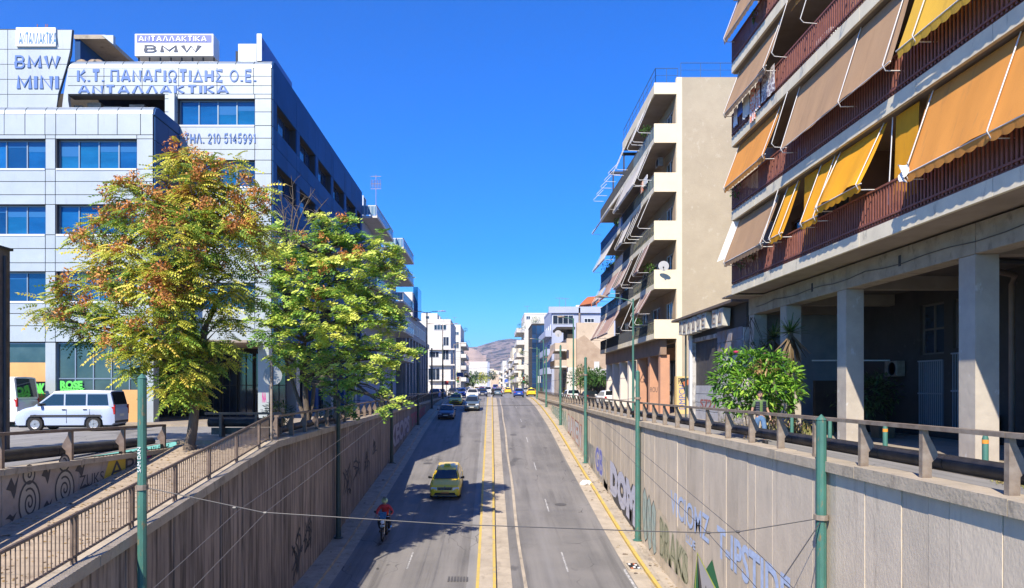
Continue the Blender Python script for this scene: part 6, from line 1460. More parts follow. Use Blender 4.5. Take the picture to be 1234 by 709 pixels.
# ------------------------------------------------------------------ trees
M_AUT = leafmat('leaf_autumn', [(0, (.05, .12, .02)), (.3, (.15, .27, .035)), (.55, (.42, .48, .06)), (.85, (.66, .60, .09)), (1, (.68, .50, .10))], .3)
M_LIME = leafmat('leaf_lime', [(0, (.05, .15, .03)), (.3, (.20, .38, .06)), (.55, (.54, .66, .12)), (1, (.80, .80, .18))], .3)
M_SEED = leafmat('seed_cluster', [(0, (.30, .11, .03)), (.5, (.50, .20, .05)), (1, (.62, .32, .11))], .15, .8)
def big_tree(label, base, trunk, forks, clumps, Y0, leafmat_, dens, ls, seeds=0, nleaf=9, leafshape=(6, .35, .30, .14), bare=(), extra_trunks=()):
    t = thing('street_tree', label, 'tree', base)
    C = [(px(a, Y0+d), Y0+d, pz(b, Y0+d), r*(Y0+d)/F*.94) for a, b, r, d in clumps]
    m = MB(); fk = [Vector(f) for f in forks]
    limb(m, base, fk[0], trunk, trunk*.75, .02)
    limb(m, Vector(base), Vector(base)+Vector((0, 0, -.3)), trunk*1.25, trunk*1.3, 0)
    for b0, b1 in extra_trunks: limb(m, b0, b1, trunk*.7, trunk*.35, .06)
    for a, b in zip(fk, fk[1:]): limb(m, a, b, trunk*.7, trunk*.42, .05)
    m.build('trunk', M_BARK, t, smooth=70)
    lm_ = MB()
    for (x, y, z, r) in C:
        c = Vector((x, y, z)); f = min(fk, key=lambda q: (q-c).length+max(0, q.z-c.z+.5)*1.5)
        pts = limb(lm_, f, c, .085, .03, .14)
        for _ in range(5):
            q = c+Vector((rnd.uniform(-1, 1), rnd.uniform(-1, 1), rnd.uniform(-.5, .9)))*r*.8
            limb(lm_, pts[rnd.choice((3, 4))], q, .03, .008, .15, 5)
    for a, b in bare:
        q = limb(lm_, a, b, .035, .010, .12)
        for k in (2, 3, 4): 
            for _ in range(2): limb(lm_, q[k], q[k]+Vector((rnd.uniform(-.6, .6), rnd.uniform(-.4, .4), rnd.uniform(.2, .8))), .012, .004, .1, 4)
    o = lm_.build('limbs', M_BARK, t, smooth=70)
    P, D, T, Cn = sub_clumps(C, dens, nleaf, ls*1.1)
    up = np.tile([-.15, -.45, 1.0], (len(P), 1))+nr.normal(0, .28, P.shape)
    v, f = pinnate(*leafshape)
    scatter('crown', v, f, P, D, up, ls*(.5+.8*nr.random(len(P))), leafmat_, t, np.clip(T+nr.normal(0, .10, len(P)), 0, 1))
    if seeds:
        c = np.mean(Cn, axis=0); pr = (Cn[:, 2]-c[2])*.08-(Cn[:, 1]-c[1])*.10+nr.random(len(Cn)); k = pr > np.quantile(pr, 1-seeds)
        S0 = Cn[k]; v, f = tuft(16, .55, 4)
        for j in range(6):
            Pj = S0+nr.normal(0, .10, S0.shape)+np.array([0, -.05, .06])
            scatter('seed_clusters', v, f, Pj, nr.normal(0, 1, Pj.shape), nr.normal(0, 1, Pj.shape), .24+.14*nr.random(len(Pj)), M_SEED, t, nr.random(len(Pj)), 'stuff')
    return t
cl1 = [(222, 192, 26, 0), (200, 222, 26, .5), (262, 212, 34, 0), (232, 238, 34, -.6), (160, 232, 22, 0), (140, 250, 20, .6), (178, 262, 34, -.5), (300, 240, 28, 0), (128, 272, 24, 0), (108, 290, 18, .5),
       (222, 290, 44, -1.2), (160, 304, 36, -.8), (276, 284, 38, -.4), (305, 288, 24, .8), (120, 322, 24, 0), (195, 345, 44, -1.2), (255, 340, 44, -.5), (140, 355, 36, -.6), (95, 356, 26, 0), (68, 372, 20, .3), (50, 376, 12, .3),
       (104, 392, 26, -.3), (150, 400, 34, -1), (200, 402, 40, -1.3), (250, 396, 38, 0), (175, 432, 26, -1.2), (225, 440, 34, -.6), (205, 470, 24, -1), (222, 486, 14, -.6), (262, 428, 26, .8), (160, 446, 14, -.8), (300, 350, 26, 1.2), (245, 470, 16, 0)]
big_tree('autumn tinted tree with rust seed clusters in front of the white office building', (-9.95, 24.1, G-.05), .17, [(-9.75, 24.2, .6), (-9.9, 24.1, 2.6), (-9.7, 23.9, 4.8), (-9.9, 23.9, 6.4)], cl1, 24.0, M_AUT, 36, .43, .22,
         extra_trunks=(((-9.75, 24.2, .6), (-10.6, 24.5, 2.9)), ((-9.8, 24.2, 1.2), (-9.0, 24.5, 3.4))))
cl2 = [(333, 286, 26, 0), (322, 318, 24, -1), (350, 320, 34, -1.5), (385, 268, 24, 0), (415, 278, 28, 0), (380, 300, 34, -1), (440, 300, 32, .5), (465, 308, 24, .6), (415, 330, 42, -1.5), (340, 362, 36, -1), (375, 352, 36, -2), (455, 345, 34, 0), (480, 318, 18, 1),
       (400, 382, 42, -2), (330, 398, 32, -1), (440, 388, 38, -1), (470, 366, 22, 0), (360, 412, 34, -1.5), (478, 394, 14, 0), (410, 422, 34, -1.5), (448, 428, 32, -1.5), (480, 432, 22, -1), (500, 428, 8, -1), (430, 452, 24, -2), (455, 464, 18, -2), (340, 430, 22, 0), (375, 446, 22, 0), (398, 468, 12, -1), (480, 487, 12, -2.5), (466, 492, 9, -2.5), (418, 488, 12, -1)]
big_tree('bright yellow-green tree leaning over the left retaining wall', (-8.35, 33.2, G), .15, [(-8.4, 33, .3), (-8.3, 32.6, 2.0), (-7.7, 32.2, 3.8), (-7.4, 32, 5.6)], cl2, 32.5, M_LIME, 26, .27, .015, 10, (3, .30, .62, .42),
         bare=[((px(350, 32), 32, pz(300, 32)), (px(a, 32), 32, pz(b, 32))) for a, b in ((338, 232), (352, 212), (368, 236), (345, 255), (395, 240), (380, 228))],
         extra_trunks=(((-8.35, 33.2, G), (-9.7, 33.2, 2.4)), ((-8.35, 33.2, G), (-7.9, 33.5, 2.2))))

def small_tree(label, x, y, h, r, mat, n=420, z=G, group=None, name='street_tree', ls=.22):
    t = thing(name, label, 'tree', (x, y, z), group=group)
    m = MB(); limb(m, (x, y, z-.1), (x, y, z+h-r), .07, .045, .03)
    C = [(x+rnd.uniform(-.5, .5)*r, y+rnd.uniform(-.5, .5)*r, z+h-r*rnd.uniform(.5, 1.1), r*.62, .85) for _ in range(5)]
    for c in C: limb(m, (x, y, z+h-r*1.4), c[:3], .04, .012, .1, 4)
    m.build('trunk', M_BARK, t, smooth=60)
    P, D, T = clump_points(C, n/(5*.385*r*r), .5); v, f = broad4()
    scatter('crown', v, f, P, D+nr.normal(0, .6, D.shape), np.tile([0, 0, 1.0], (len(P), 1))+nr.normal(0, .3, P.shape), ls*(.7+.6*nr.random(len(P))), mat, t, np.clip(T*.4+nr.random(len(P))*.6, 0, 1))
    return t
shrub('dark shrub behind the left guard rail under the yellow-green tree', -8.9, 30.5, G+.3, .9, 420, M_LEAFD, ls=.16)
shrub('second dark shrub at the guard rail, right of the round sign', -7.9, 36, G+.3, .8, 360, M_LEAFD, ls=.16)
small_tree('slender young tree behind the left guard rail under the big lime crown', -7.9, 36.8, 4.2, 1.1, M_LEAFG, 260, ls=.2)
for i, (x, y, h, r, lab) in enumerate(((px(700, 82), 82, 4.4, 1.9, 'round leafed street tree before the beige building'), (px(714, 80), 80, 4.0, 1.5, 'street tree with thin crown beside the lean-to'), (px(731, 76), 76, 3.9, 1.4, 'small street tree nearest the peach colonnade'))):
    small_tree(lab, x, y, h, r, leafmat('leaf_orange_tree', [(0, (.03, .09, .02)), (.6, (.07, .17, .035)), (1, (.17, .30, .06))]), 900, ls=.30)
ORD = ['first', 'second', 'third', 'fourth', 'fifth', 'sixth', 'seventh', 'eighth', 'ninth', 'tenth', 'eleventh', 'twelfth', 'thirteenth', 'fourteenth', 'fifteenth']
for i in range(16):
    side = -1 if i % 2 else 1; y = 170+i*22+rnd.uniform(-5, 5); x = side*(8.9+rnd.uniform(-.5, 1))-(0 if side > 0 else .5)
    if side < 0: x -= y*.004
    small_tree('distant street tree on the %s pavement, %s from the junction' % ('right' if side > 0 else 'left', ORD[i//2]), x, y, rnd.uniform(4, 7), rnd.uniform(1.6, 2.4), (M_LEAFG, M_LIME, M_LEAFD)[i % 3], 160, group='distant street trees on the %s' % ('right' if side > 0 else 'left'), ls=.7)
for i, (a, y, h, r, mm, lab) in enumerate(((568, 520, 13, 6, M_LEAFG, 'distant green tree mass before the warehouse, left'), (573, 500, 12, 5, M_LEAFD, 'distant dark tree before the warehouse'), (581, 480, 11, 5, M_AUT, 'distant orange tinted tree before the warehouse'), (590, 530, 14, 5, M_LEAFD, 'distant dark tree right of the warehouse'), (562, 300, 8, 4, M_LEAFG, 'distant tree on the left near the far blocks'))):
    small_tree(lab, px(a, y), y, h, r, mm, 260, ls=1.6)

# oleander-like bush and yucca before the near building
bsh = thing('bush', 'large bright green leafy bush growing on the right pavement behind the walking man', 'bush', (9.5, 26.4, G))
Cb = [(px(a, Yb), Yb, pz(b, Yb), r*Yb/F*.93, .9) for a, b, r, Yb in ((880, 436, 20, 26.7), (905, 438, 22, 26.3), (930, 440, 22, 26.1), (950, 452, 18, 25.9), (872, 458, 18, 26.5), (900, 462, 24, 25.9), (930, 466, 24, 25.7), (955, 472, 14, 25.7), (890, 484, 20, 26.3), (918, 486, 18, 26.1), (868, 478, 9, 26.5), (945, 488, 12, 25.9))]
P, D, T = clump_points(Cb, 1000, .6); v, f = broad()
v = [(a*.62, b, c) for a, b, c in v]
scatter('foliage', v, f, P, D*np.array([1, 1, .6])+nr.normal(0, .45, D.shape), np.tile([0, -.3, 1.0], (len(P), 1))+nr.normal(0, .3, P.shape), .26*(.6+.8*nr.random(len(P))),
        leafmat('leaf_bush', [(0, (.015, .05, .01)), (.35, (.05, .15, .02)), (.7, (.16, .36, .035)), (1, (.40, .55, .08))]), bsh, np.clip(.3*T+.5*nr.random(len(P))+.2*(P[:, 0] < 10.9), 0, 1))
m = MB()
for k in range(9): limb(m, (9.6+rnd.uniform(-.5, .6), 26.3+rnd.uniform(-.3, .3), G), (9.5+rnd.uniform(-1.2, 1.2), 26.2, rnd.uniform(-.6, .7)), .03, .012, .12)
m.build('stems', M_BARK, bsh, smooth=60)
P, D, T = clump_points([(px(922, 25.6), 25.6, pz(443, 25.6), .42, .5), (px(912, 25.6), 25.6, pz(446, 25.6), .3, .5)], 420)
scatter('dry_leaves', v, f, P, D+nr.normal(0, .4, D.shape), np.tile([0, 0, 1.0], (len(P), 1)), .17*(.7+.6*nr.random(len(P))), leafmat('leaf_dry', [(0, (.22, .12, .05)), (1, (.50, .34, .17))]), bsh)
MB().lathe([(.02, 0), (.08, .03), (.10, .07), (.03, .09)], (px(887, 25.9), 25.9, pz(426, 25.9)), 8).build('flower', pm('pink_flower', (.65, .05, .16)), bsh)
def rosette(parent, c, n, l, mat, down=False, seed=2):
    v = [(-.035, 0, 0), (.035, 0, 0), (.03, .5, .02), (0, 1, -.08), (-.03, .5, .02)]; f = [(0, 1, 2, 4), (4, 2, 3, 3)]
    v = [(-.05, 0, 0), (.05, 0, 0), (.018, 1, -.1), (-.018, 1, -.1)]; f = [(0, 1, 2, 3)]
    D = nr.normal(size=(n, 3)); D /= np.linalg.norm(D, axis=1)[:, None]
    D[:, 2] = -np.abs(D[:, 2])*2.2-.6 if down else np.abs(D[:, 2])*1.1-.15
    P = np.tile(np.array(c), (n, 1))
    scatter('dead_leaves' if down else 'leaf_rosette', v, f, P, D, np.tile([.1, 0, 1.0], (n, 1))+nr.normal(0, .1, D.shape), l*(.7+.5*nr.random(n)), mat, parent)
yc = thing('yucca', 'tall yucca with spiky crown and hanging dead leaves by the third pillar', 'yucca', (10.9, 26.9, G))
xy, zy = px(952, 26.8), pz(400, 26.8)
m = MB(); limb(m, (xy+.2, 27.0, G), (xy, 26.8, zy), .13, .09, .05); m.build('trunk', M_BARK, yc, smooth=60)
rosette(yc, (xy, 26.8, zy), 80, .6, M_LEAFG); rosette(yc, (xy+.05, 26.8, zy-.1), 90, 1.0, leafmat('leaf_dead', [(0, (.10, .07, .04)), (1, (.26, .19, .11))]), True)
yc2 = thing('yucca', 'darker yucca crown left of the spiky one, behind the bush top', 'yucca', (11.6, 29.6, G))
m = MB(); limb(m, (11.6, 29.6, G), (px(932, 29.4), 29.4, pz(408, 29.4)), .1, .07, .05); m.build('trunk', M_BARK, yc2); rosette(yc2, (px(932, 29.4), 29.4, pz(408, 29.4)), 60, .7, M_LEAFD); rosette(yc2, (px(932, 29.4), 29.4, pz(410, 29.4)), 50, .9, MATS['leaf_dead'], True)
vine = thing('creeper', 'dark creeping shrub on the broken wall above the bush', 'plant', (11.3, 31, .6)); shrub('', 11.4, 31.0, .9, .8, 300, M_LEAFD, vine, ls=.15)
m = MB()
for k in range(7): limb(m, (11.0+rnd.uniform(-.2, .2), 31, 2.9), (11.0+rnd.uniform(-.5, .8), 31, rnd.uniform(.2, 1.4)), .015, .006, .2)
m.build('stems', M_BARK, vine)
hd = thing('hedge', 'dark overgrown hedge inside the passage under the near building', 'hedge', (14, 27, G)); 
for k in range(4): shrub('', 13.0+k*.5, 25.5+k*.8, G+.8, 1.3, 240, M_LEAFD, hd, ls=.2)
fl = thing('flower_bed', 'dry yellow and purple flowering weeds at the foot of the bush', 'plants', (10.2, 25.8, G))
P, D, T = clump_points([(px(a, 25.7), 25.7, pz(b, 25.7), .33, .7) for a, b in ((950, 506), (938, 512), (965, 510), (890, 508), (878, 512), (925, 505))], 700)
scatter('foliage', *broad4(), P, D+nr.normal(0, .5, D.shape), np.tile([0, 0, 1.0], (len(P), 1)), .10*(.7+.6*nr.random(len(P))), leafmat('leaf_weedy', [(0, (.06, .10, .03)), (.5, (.25, .24, .07)), (.8, (.38, .30, .10)), (1, (.30, .14, .26))]), fl)

# ------------------------------------------------------------------ round sign seen from behind
rsn = thing('round_traffic_sign', 'round traffic sign seen from its grey back beside the fence top', 'traffic sign', (-7.6, 25.0, G))
xq = px(327, 25); MB().tube([(xq, 25, G), (xq, 25, pz(436, 25))], .045, 8).build('post', M_RAIL, rsn, smooth=50)
MB().lathe([(.33, 0), (.33, .02), (0.001, .02)], (xq+.02, 25.06, pz(453, 25)), 24, ax='y').build('sign_plate', pm('sign_back', (.30, .32, .33), (.22, .24, .25), 3, .5, metal=.4), rsn)
# far street signs and a blue direction board
for i, (a, y, z0, w, h, c, lab) in enumerate(((554, 175, 4.6, 1.6, 1.0, (.02, .05, .18), 'dark blue direction board on the left pavement'), (649, 150, 3.2, .9, 1.4, (.5, .5, .52), 'pale advertising panel on the right pavement'), (610, 300, 4, 1.2, 1.2, (.05, .12, .5), 'distant blue sign on the right pavement'), (538, 118, 2.4, .6, .6, (.5, .05, .04), 'red round-cornered sign at the end of the left wall'))):
    t = thing('street_sign', lab, 'sign', (px(a, y), y, G)); x = px(a, y)
    o = MB().box(x-w/2, x+w/2, y-.04, y, G+z0-h/2, G+z0+h/2).build('board', pm('sign_c%d' % i, c, rough=.4), t); bevel(o, .02)
    MB().tube([(x, y+.05, G), (x, y+.05, G+z0)], .05, 6).build('post', M_RAIL, t)
for i, (a, y) in enumerate(((631, 118), (552, 120))):
    t = thing('traffic_light', ('traffic light at the right side of the junction', 'traffic light at the left side of the junction')[i], 'traffic light', (px(a, y), y, G)); x = px(a, y)
    MB().tube([(x, y, G), (x, y, G+3.2)], .06, 6).build('post', M_DGREEN, t); MB().box(x-.17, x+.17, y-.15, y+.15, G+2.4, G+3.4).build('housing', M_BLACK, t)
    for k, c in enumerate(((.3, .02, .02), (.3, .2, .02), (.02, .3, .1))): MB().lathe([(.1, -.02), (.1, 0), (.01, .0)], (x, y-.16, G+3.2-.3*k), 10, ax='y').build('lens', pm('lens%d' % k, c, rough=.3), t)

# ------------------------------------------------------------------ vehicles
TYPES = {  # L, W, H, hood z, belt z, y of windscreen base, roof front, roof rear, rear glass base, tail z
    'estate': (4.65, 1.81, 1.47, .88, .98, 1.15, 2.0, 4.15, 4.55, 1.00),
    'sedan': (4.5, 1.74, 1.40, .80, .92, 1.25, 2.05, 3.35, 3.95, .98),
    'hatch': (4.0, 1.74, 1.48, .86, .96, .95, 1.75, 3.45, 3.88, 1.00),
    'suv': (4.35, 1.84, 1.64, 1.0, 1.10, 1.1, 1.85, 3.8, 4.25, 1.14),
    'van': (4.0, 1.72, 1.72, .98, 1.06, .75, 1.55, 3.82, 3.97, 1.06),
    'cargo': (5.4, 2.05, 2.35, 1.15, 1.35, .75, 1.7, 5.25, 5.38, 1.30)}
def paint(name, c, metal=.0):
    return pm('paint_'+name, c, rough=.3, metal=metal, spec=.4, coat=.3)
M_CHROME = pm('chrome', (.55, .55, .56), rough=.25, metal=.9); M_LAMPG = pm('lamp_glass', (.70, .73, .76), rough=.12, spec=.8)
M_TAIL = pm('tail_lamp', (.35, .01, .01), rough=.2); M_PLATE = pm('number_plate', (.62, .62, .58), rough=.5); M_PLATEO = pm('number_plate_orange', (.60, .25, .04), rough=.5)
M_PLAST = pm('black_trim', (.02, .02, .022), rough=.6); M_CARG = pm('car_glass', (.012, .016, .022), rough=.05, spec=.8); M_RIM = pm('wheel_rim', (.38, .38, .39), rough=.35, metal=.7)
def car(label, kind, x, y, heading, color, cat='car', z=None, slope=0.0, group=None, name=None, taxi=False, detail=2, two=None, boxed=False, bands=()):
    """heading 0: nose to +y; 180: nose to -y (towards the camera). local: nose at y=+L/2"""
    L, W, H, zh, zb, yA, yB, yC, yD, ztl = TYPES[kind]; hw = W/2
    z = G if z is None else z
    t = thing(name or ('taxi' if taxi else {'van': 'van', 'cargo': 'delivery_van'}.get(kind, 'parked_car' if 'parked' in label else 'car')), label, cat, (x, y, z), R(heading), group)
    t.rotation_mode = 'XYZ'; t.rotation_euler = (R(slope), 0, R(heading)); ORG[t.name] = Vector((0, 0, 0))
    if not ORG[t.name] == Vector((0, 0, 0)): ORG[t.name] = Vector((0, 0, 0))
    Yl = lambda s: L/2-s                     # s = distance behind the nose
    wy = (0.86 if kind != 'cargo' else .95, L-(.82 if kind != 'cargo' else 1.15)); wr = .315 if kind not in ('suv', 'cargo') else .35
    def topz(s): return float(np.interp(s, [0, .06, .25, yA*.6, yA, yB, L*.7, yD, L-.05, L], [.56, zh-.22, zh-.08, zh, zb-.02, zb, zb+.01, ztl, ztl-.02, ztl-.12]))
    def halfw(s): return hw*float(np.interp(s, [0, .08, .3, .7, L-.7, L-.2, L], [.80, .90, .97, 1, 1, .96, .88]))
    S = sorted(set([0, .04, .12, .25, .4, L-.3, L-.12, L-.03, L, yA, yB, yC, yD]+[wy[k]+wr*1.22*math.sin(a) for k in (0, 1) for a in [math.pi/2*i/4 for i in range(-4, 5)]]+[L*.45, L*.55]))
    S = [s for s in S if 0 <= s <= L]
    m = MB(); secs = []
    for s in S:
        zb0 = .24
        for w_ in wy:
            d = abs(s-w_)
            if d < wr*1.2: zb0 = max(zb0, wr+math.sqrt(max(0, (wr*1.2)**2-d*d))-.01)
        if s < .05 or s > L-.05: zb0 = max(zb0, .32)
        tz = topz(s); w_ = halfw(s); zb0 = min(zb0, tz-.1)
        mid = (zb0+tz)/2
        secs.append([(0, zb0), (w_*.88, zb0), (w_*.975, zb0+.03), (w_, max(mid, zb0+.05)), (w_*.985, tz-.10 if tz-.10 > mid else tz-.05), (w_*.93, tz-.02), (w_*.80, tz+.012), (w_*.4, tz+.03), (0, tz+.035)])
    k = len(secs[0])
    for s, sc in zip(S, secs):
        for q in sc: m.v.append((q[0], Yl(s), q[1]))
        for q in sc[-2:0:-1]: m.v.append((-q[0], Yl(s), q[1]))
    n = 2*k-2
    for i in range(len(S)-1):
        for j in range(n): a = i*n+j; b = i*n+(j+1) % n; m.f.append((a, b, b+n, a+n)); m.m.append(0)
    m.f += [tuple(range(n)), tuple((len(S)-1)*n+j for j in range(n))]; m.m += [0, 0]
    # greenhouse
    wb, wt = hw*.90, hw*(.70 if kind not in ('van', 'cargo') else .84)
    st = [(yA, zb-.03, 0.0), (yB, H-.035, 1.0), ((yB+yC)/2, H, 1.0), (yC, H-.03, 1.0), (yD, ztl-.03, 0.0)]
    gs = []
    for s, zt0, q in st:
        if q == 0: gs.append([(wb, zt0), (wb*.98, zt0+.004), (wb*.9, zt0+.008), (wb*.5, zt0+.010), (0, zt0+.011)])
        else: gs.append([(wb, zb-.03), (wt*1.02, zt0-.07), (wt*.93, zt0-.015), (wt*.5, zt0+.012), (0, zt0+.018)])
    base = len(m.v); k2 = len(gs[0]); n2 = 2*k2-1
    for (s, _, _), sc in zip(st, gs):
        for q in sc: m.v.append((q[0], Yl(s), q[1]))
        for q in sc[-2::-1]: m.v.append((-q[0], Yl(s), q[1]))
    for i in range(len(st)-1):
        for j in range(n2-1): a = base+i*n2+j; m.f.append((a, a+1, a+1+n2, a+n2)); m.m.append(0)
    body = m.build('body', two or color, t, smooth=38)
    if two:                                  # white roof over a tinted lower body
        body.data.materials.append(color)
        for p in body.data.polygons:
            if p.center.z < zb+.35 and not (p.center.z > zb+.1 and abs(p.normal.z) > .7): p.material_index = 1
    def sidept(s, v_, sgn, o=.012):
        s0, s1 = st[0][0], st[-1][0]
        # bottom line at belt, top line follows roof ends
        bx, tx = wb, wt*1.02; zt0 = H-.10
        return (sgn*((bx+(tx-bx)*v_)+o), Yl(s), zb-.01+(zt0-(zb-.01))*v_)
    def wsc(y0, z0, y1, z1, nrm, name_, inset=.9):
        q = MB(); a0, a1 = wb*.93*inset+.03, wt*.93*inset+.02
        lo, hi = .07, .93
        A = (y0+(y1-y0)*lo, z0+(z1-z0)*lo); B_ = (y0+(y1-y0)*hi, z0+(z1-z0)*hi)
        xa, xb = a0+(a1-a0)*lo, a0+(a1-a0)*hi; oy, oz = nrm
        q.quad((-xa, Yl(A[0])+oy, A[1]+oz), (xa, Yl(A[0])+oy, A[1]+oz), (xb, Yl(B_[0])+oy, B_[1]+oz), (-xb, Yl(B_[0])+oy, B_[1]+oz)); return q.build(name_, M_CARG, t)
    wsc(yA, zb-.0, yB, H-.045, (.012, .016), 'windscreen'); wsc(yD, ztl-.0, yC, H-.04, (-.012, .016), 'rear_window')
    fr = lambda v_: yA+(yB-yA)*v_*.98; rr = lambda v_: yD+(yC-yD)*v_*.98
    nwin = 3 if kind in ('van', 'estate', 'suv') else (1 if kind == 'cargo' else 2)
    s_cut = [yB+.12, L*.54, L*.76, yC+.0]
    for sgn in (1, -1):
        v0, v1 = .08, .90
        cuts = {3: [None, L*.50, L*.72, 'r'], 2: [None, L*.53, 'r'], 1: [None, L*.40]}[nwin]
        for i in range(len(cuts)-1):
            a0 = fr(v0)+.14 if cuts[i] is None else cuts[i]+.035; a1 = fr(v1)+.10 if cuts[i] is None else cuts[i]+.035
            b0 = rr(v0)-.20 if cuts[i+1] == 'r' else cuts[i+1]-.035; b1 = rr(v1)-.14 if cuts[i+1] == 'r' else cuts[i+1]-.035
            MB().quad(sidept(a0, v0, sgn), sidept(b0, v0, sgn), sidept(b1, v1, sgn), sidept(a1, v1, sgn)).build('side_window', M_CARG, t)
    # lights, grille, plate, bumpers
    for sgn in (1, -1):
        x0, x1 = sgn*halfw(.05)*.58, sgn*halfw(.1)*.985
        z0 = zh-.30; m = MB().hexa([(x0,Yl(.00),z0),(x1,Yl(.10),z0+.02),(x1,Yl(.42),z0+.07),(x0,Yl(.2),z0),(x0,Yl(.035),z0+.15),(x1,Yl(.15),z0+.17),(x1,Yl(.46),z0+.17),(x0,Yl(.2),z0+.15)])
        m.build('headlight', M_LAMPG, t)
        xa, xb = sgn*hw*.68, sgn*halfw(L-.06)*.99
        tall = kind in ('van', 'cargo')
        MB().box(xa if not tall else sgn*hw*.80, xb, Yl(L-.12), Yl(L+.012), ztl-.26 if not tall else ztl-.35, ztl-.07 if not tall else ztl+.05).build('tail_light', M_TAIL, t)
        mm = MB().hexa([(sgn*hw*.93,Yl(yA+.28),zb),(sgn*(hw+.17),Yl(yA+.30),zb),(sgn*(hw+.17),Yl(yA+.40),zb),(sgn*hw*.93,Yl(yA+.36),zb),(sgn*hw*.93,Yl(yA+.28),zb+.10),(sgn*(hw+.16),Yl(yA+.28),zb+.15),(sgn*(hw+.16),Yl(yA+.40),zb+.15),(sgn*hw*.93,Yl(yA+.36),zb+.10)])
        bevel(mm.build('wing_mirror', M_PLAST if taxi or kind in ('van', 'cargo') else color, t), .02)
        if detail > 1:
            m = MB()
            for c in (L*.53, L*.76 if kind in ('estate', 'van', 'suv') else yD-.1): m.box(sgn*(hw*.994), sgn*(hw*1.004), Yl(c), Yl(c)+.012, .36, zb-.12)
            m.build('door_seam', M_PLAST, t)
            for c in (L*.50, L*.71): MB().box(sgn*hw*.99, sgn*(hw*1.0+.02), Yl(c)-.08, Yl(c)+.06, zb-.16, zb-.12).build('door_handle', M_PLAST if kind == 'van' else color, t)
    MB().prism([(-hw*.42, zh-.27), (hw*.42, zh-.27), (hw*.48, zh-.13), (-hw*.48, zh-.13)], 'y', Yl(.16), Yl(-.005)).build('grille', M_PLAST, t)
    if detail > 1:
        g_ = MB()
        for i in range(9): g_.box(-hw*.4+i*hw*.1-.008, -hw*.4+i*hw*.1+.008, Yl(-.006), Yl(-.012), zh-.26, zh-.14)
        g_.box(-hw*.48, hw*.48, Yl(-.004), Yl(-.015), zh-.135, zh-.12).build('grille_bars', M_CHROME, t)
        MB().lathe([(.045, 0), (.045, .02), (.001, .022)], (0, Yl(-.005), zh-.10), 12, ax='y').build('badge', M_CHROME, t)
    MB().prism([(-hw*.70, .33), (hw*.70, .33), (hw*.62, .47), (-hw*.62, .47)], 'y', Yl(.2), Yl(-.012)).build('bumper_intake', M_PLAST, t)
    if detail > 1: MB().box(-hw*.74, hw*.74, Yl(.1), Yl(-.02), .27, .30).build('bumper_lip', M_CHROME, t)
    boxpart('number_plate', M_PLATEO if taxi else M_PLATE, t, -.24, .24, Yl(-.02), Yl(-.005), .44, .53); boxpart('number_plate', M_PLATEO if taxi else M_PLATE, t, -.24, .24, Yl(L), Yl(L+.015), .62, .72)
    boxpart('rear_bumper', M_PLAST, t, -hw*.80, hw*.80, Yl(L-.05), Yl(L+.02), .34, .44)
    boxpart('underbody', M_BLACK, t, -hw*.80, hw*.80, Yl(L-.1), Yl(.15), .17, .42)
    for wv in wy:
        for sgn in (1, -1):
            xo = sgn*hw*.985; xi = sgn*(hw*.985-.21)
            pr = [(wr*.55, xi), (wr*.95, xi), (wr, xi+sgn*.03), (wr, xo-sgn*.03), (wr*.94, xo), (wr*.64, xo), (wr*.62, xo-sgn*.03), (.01, xo-sgn*.04)]
            w_ = MB().lathe(pr, (0, Yl(wv), wr), 20, ax='x').build('wheel', M_BLACK, t, smooth=40)
            if detail > 0:
                q = MB().lathe([(wr*.62, xo-sgn*.025), (wr*.60, xo-sgn*.008), (wr*.50, xo-sgn*.02)], (0, Yl(wv), wr), 20, ax='x')
                for a in range(5):
                    an = a*2*math.pi/5; c_, s_ = math.cos(an), math.sin(an); r1 = wr*.56
                    q.hexa([(xo-sgn*.03, Yl(wv)-s_*.03, wr+c_*.03), (xo-sgn*.03, Yl(wv)+s_*.03, wr-c_*.03), (xo-sgn*.03, Yl(wv)+s_*.03+c_*r1, wr-c_*.03+s_*r1), (xo-sgn*.03, Yl(wv)-s_*.03+c_*r1, wr+c_*.03+s_*r1),
                            (xo-sgn*.012, Yl(wv)-s_*.03, wr+c_*.03), (xo-sgn*.012, Yl(wv)+s_*.03, wr-c_*.03), (xo-sgn*.012, Yl(wv)+s_*.03+c_*r1, wr-c_*.03+s_*r1), (xo-sgn*.012, Yl(wv)-s_*.03+c_*r1, wr+c_*.03+s_*r1)])
                q.build('rim', M_RIM, w_)
    if taxi:
        s_ = MB().hexa([(-.22,Yl(yB+.55),H+.01),(.22,Yl(yB+.55),H+.01),(.22,Yl(yB+.75),H+.01),(-.22,Yl(yB+.75),H+.01),(-.17,Yl(yB+.58),H+.17),(.17,Yl(yB+.58),H+.17),(.17,Yl(yB+.72),H+.17),(-.17,Yl(yB+.72),H+.17)]).build('taxi_sign', pm('taxi_sign_plastic', (.72, .75, .10), rough=.4), t); bevel(s_, .025)
        text_quad('TAXI', [(.16, Yl(yB+.54), H+.05), (-.16, Yl(yB+.54), H+.05), (-.13, Yl(yB+.56), H+.14), (.13, Yl(yB+.56), H+.14)], M_PLAST, s_, 'lettering', .02)
    return t
def slope_at(y): return math.degrees(math.atan2(zr(y+1.5)-zr(y-1.5), 3))
def road_car(label, kind, x, y, heading, col, **k):
    s = slope_at(y); return car(label, kind, x, y, heading, col, z=zr(y)+.005, slope=s if heading < 90 else -s, **k)
YT = paint('taxi_yellow', (.85, .58, .02)); P_NAVY = paint('navy', (.02, .035, .09), .3); P_GREY = paint('grey_blue', (.12, .17, .21), .4); P_WHITE = paint('white', (.72, .72, .70))
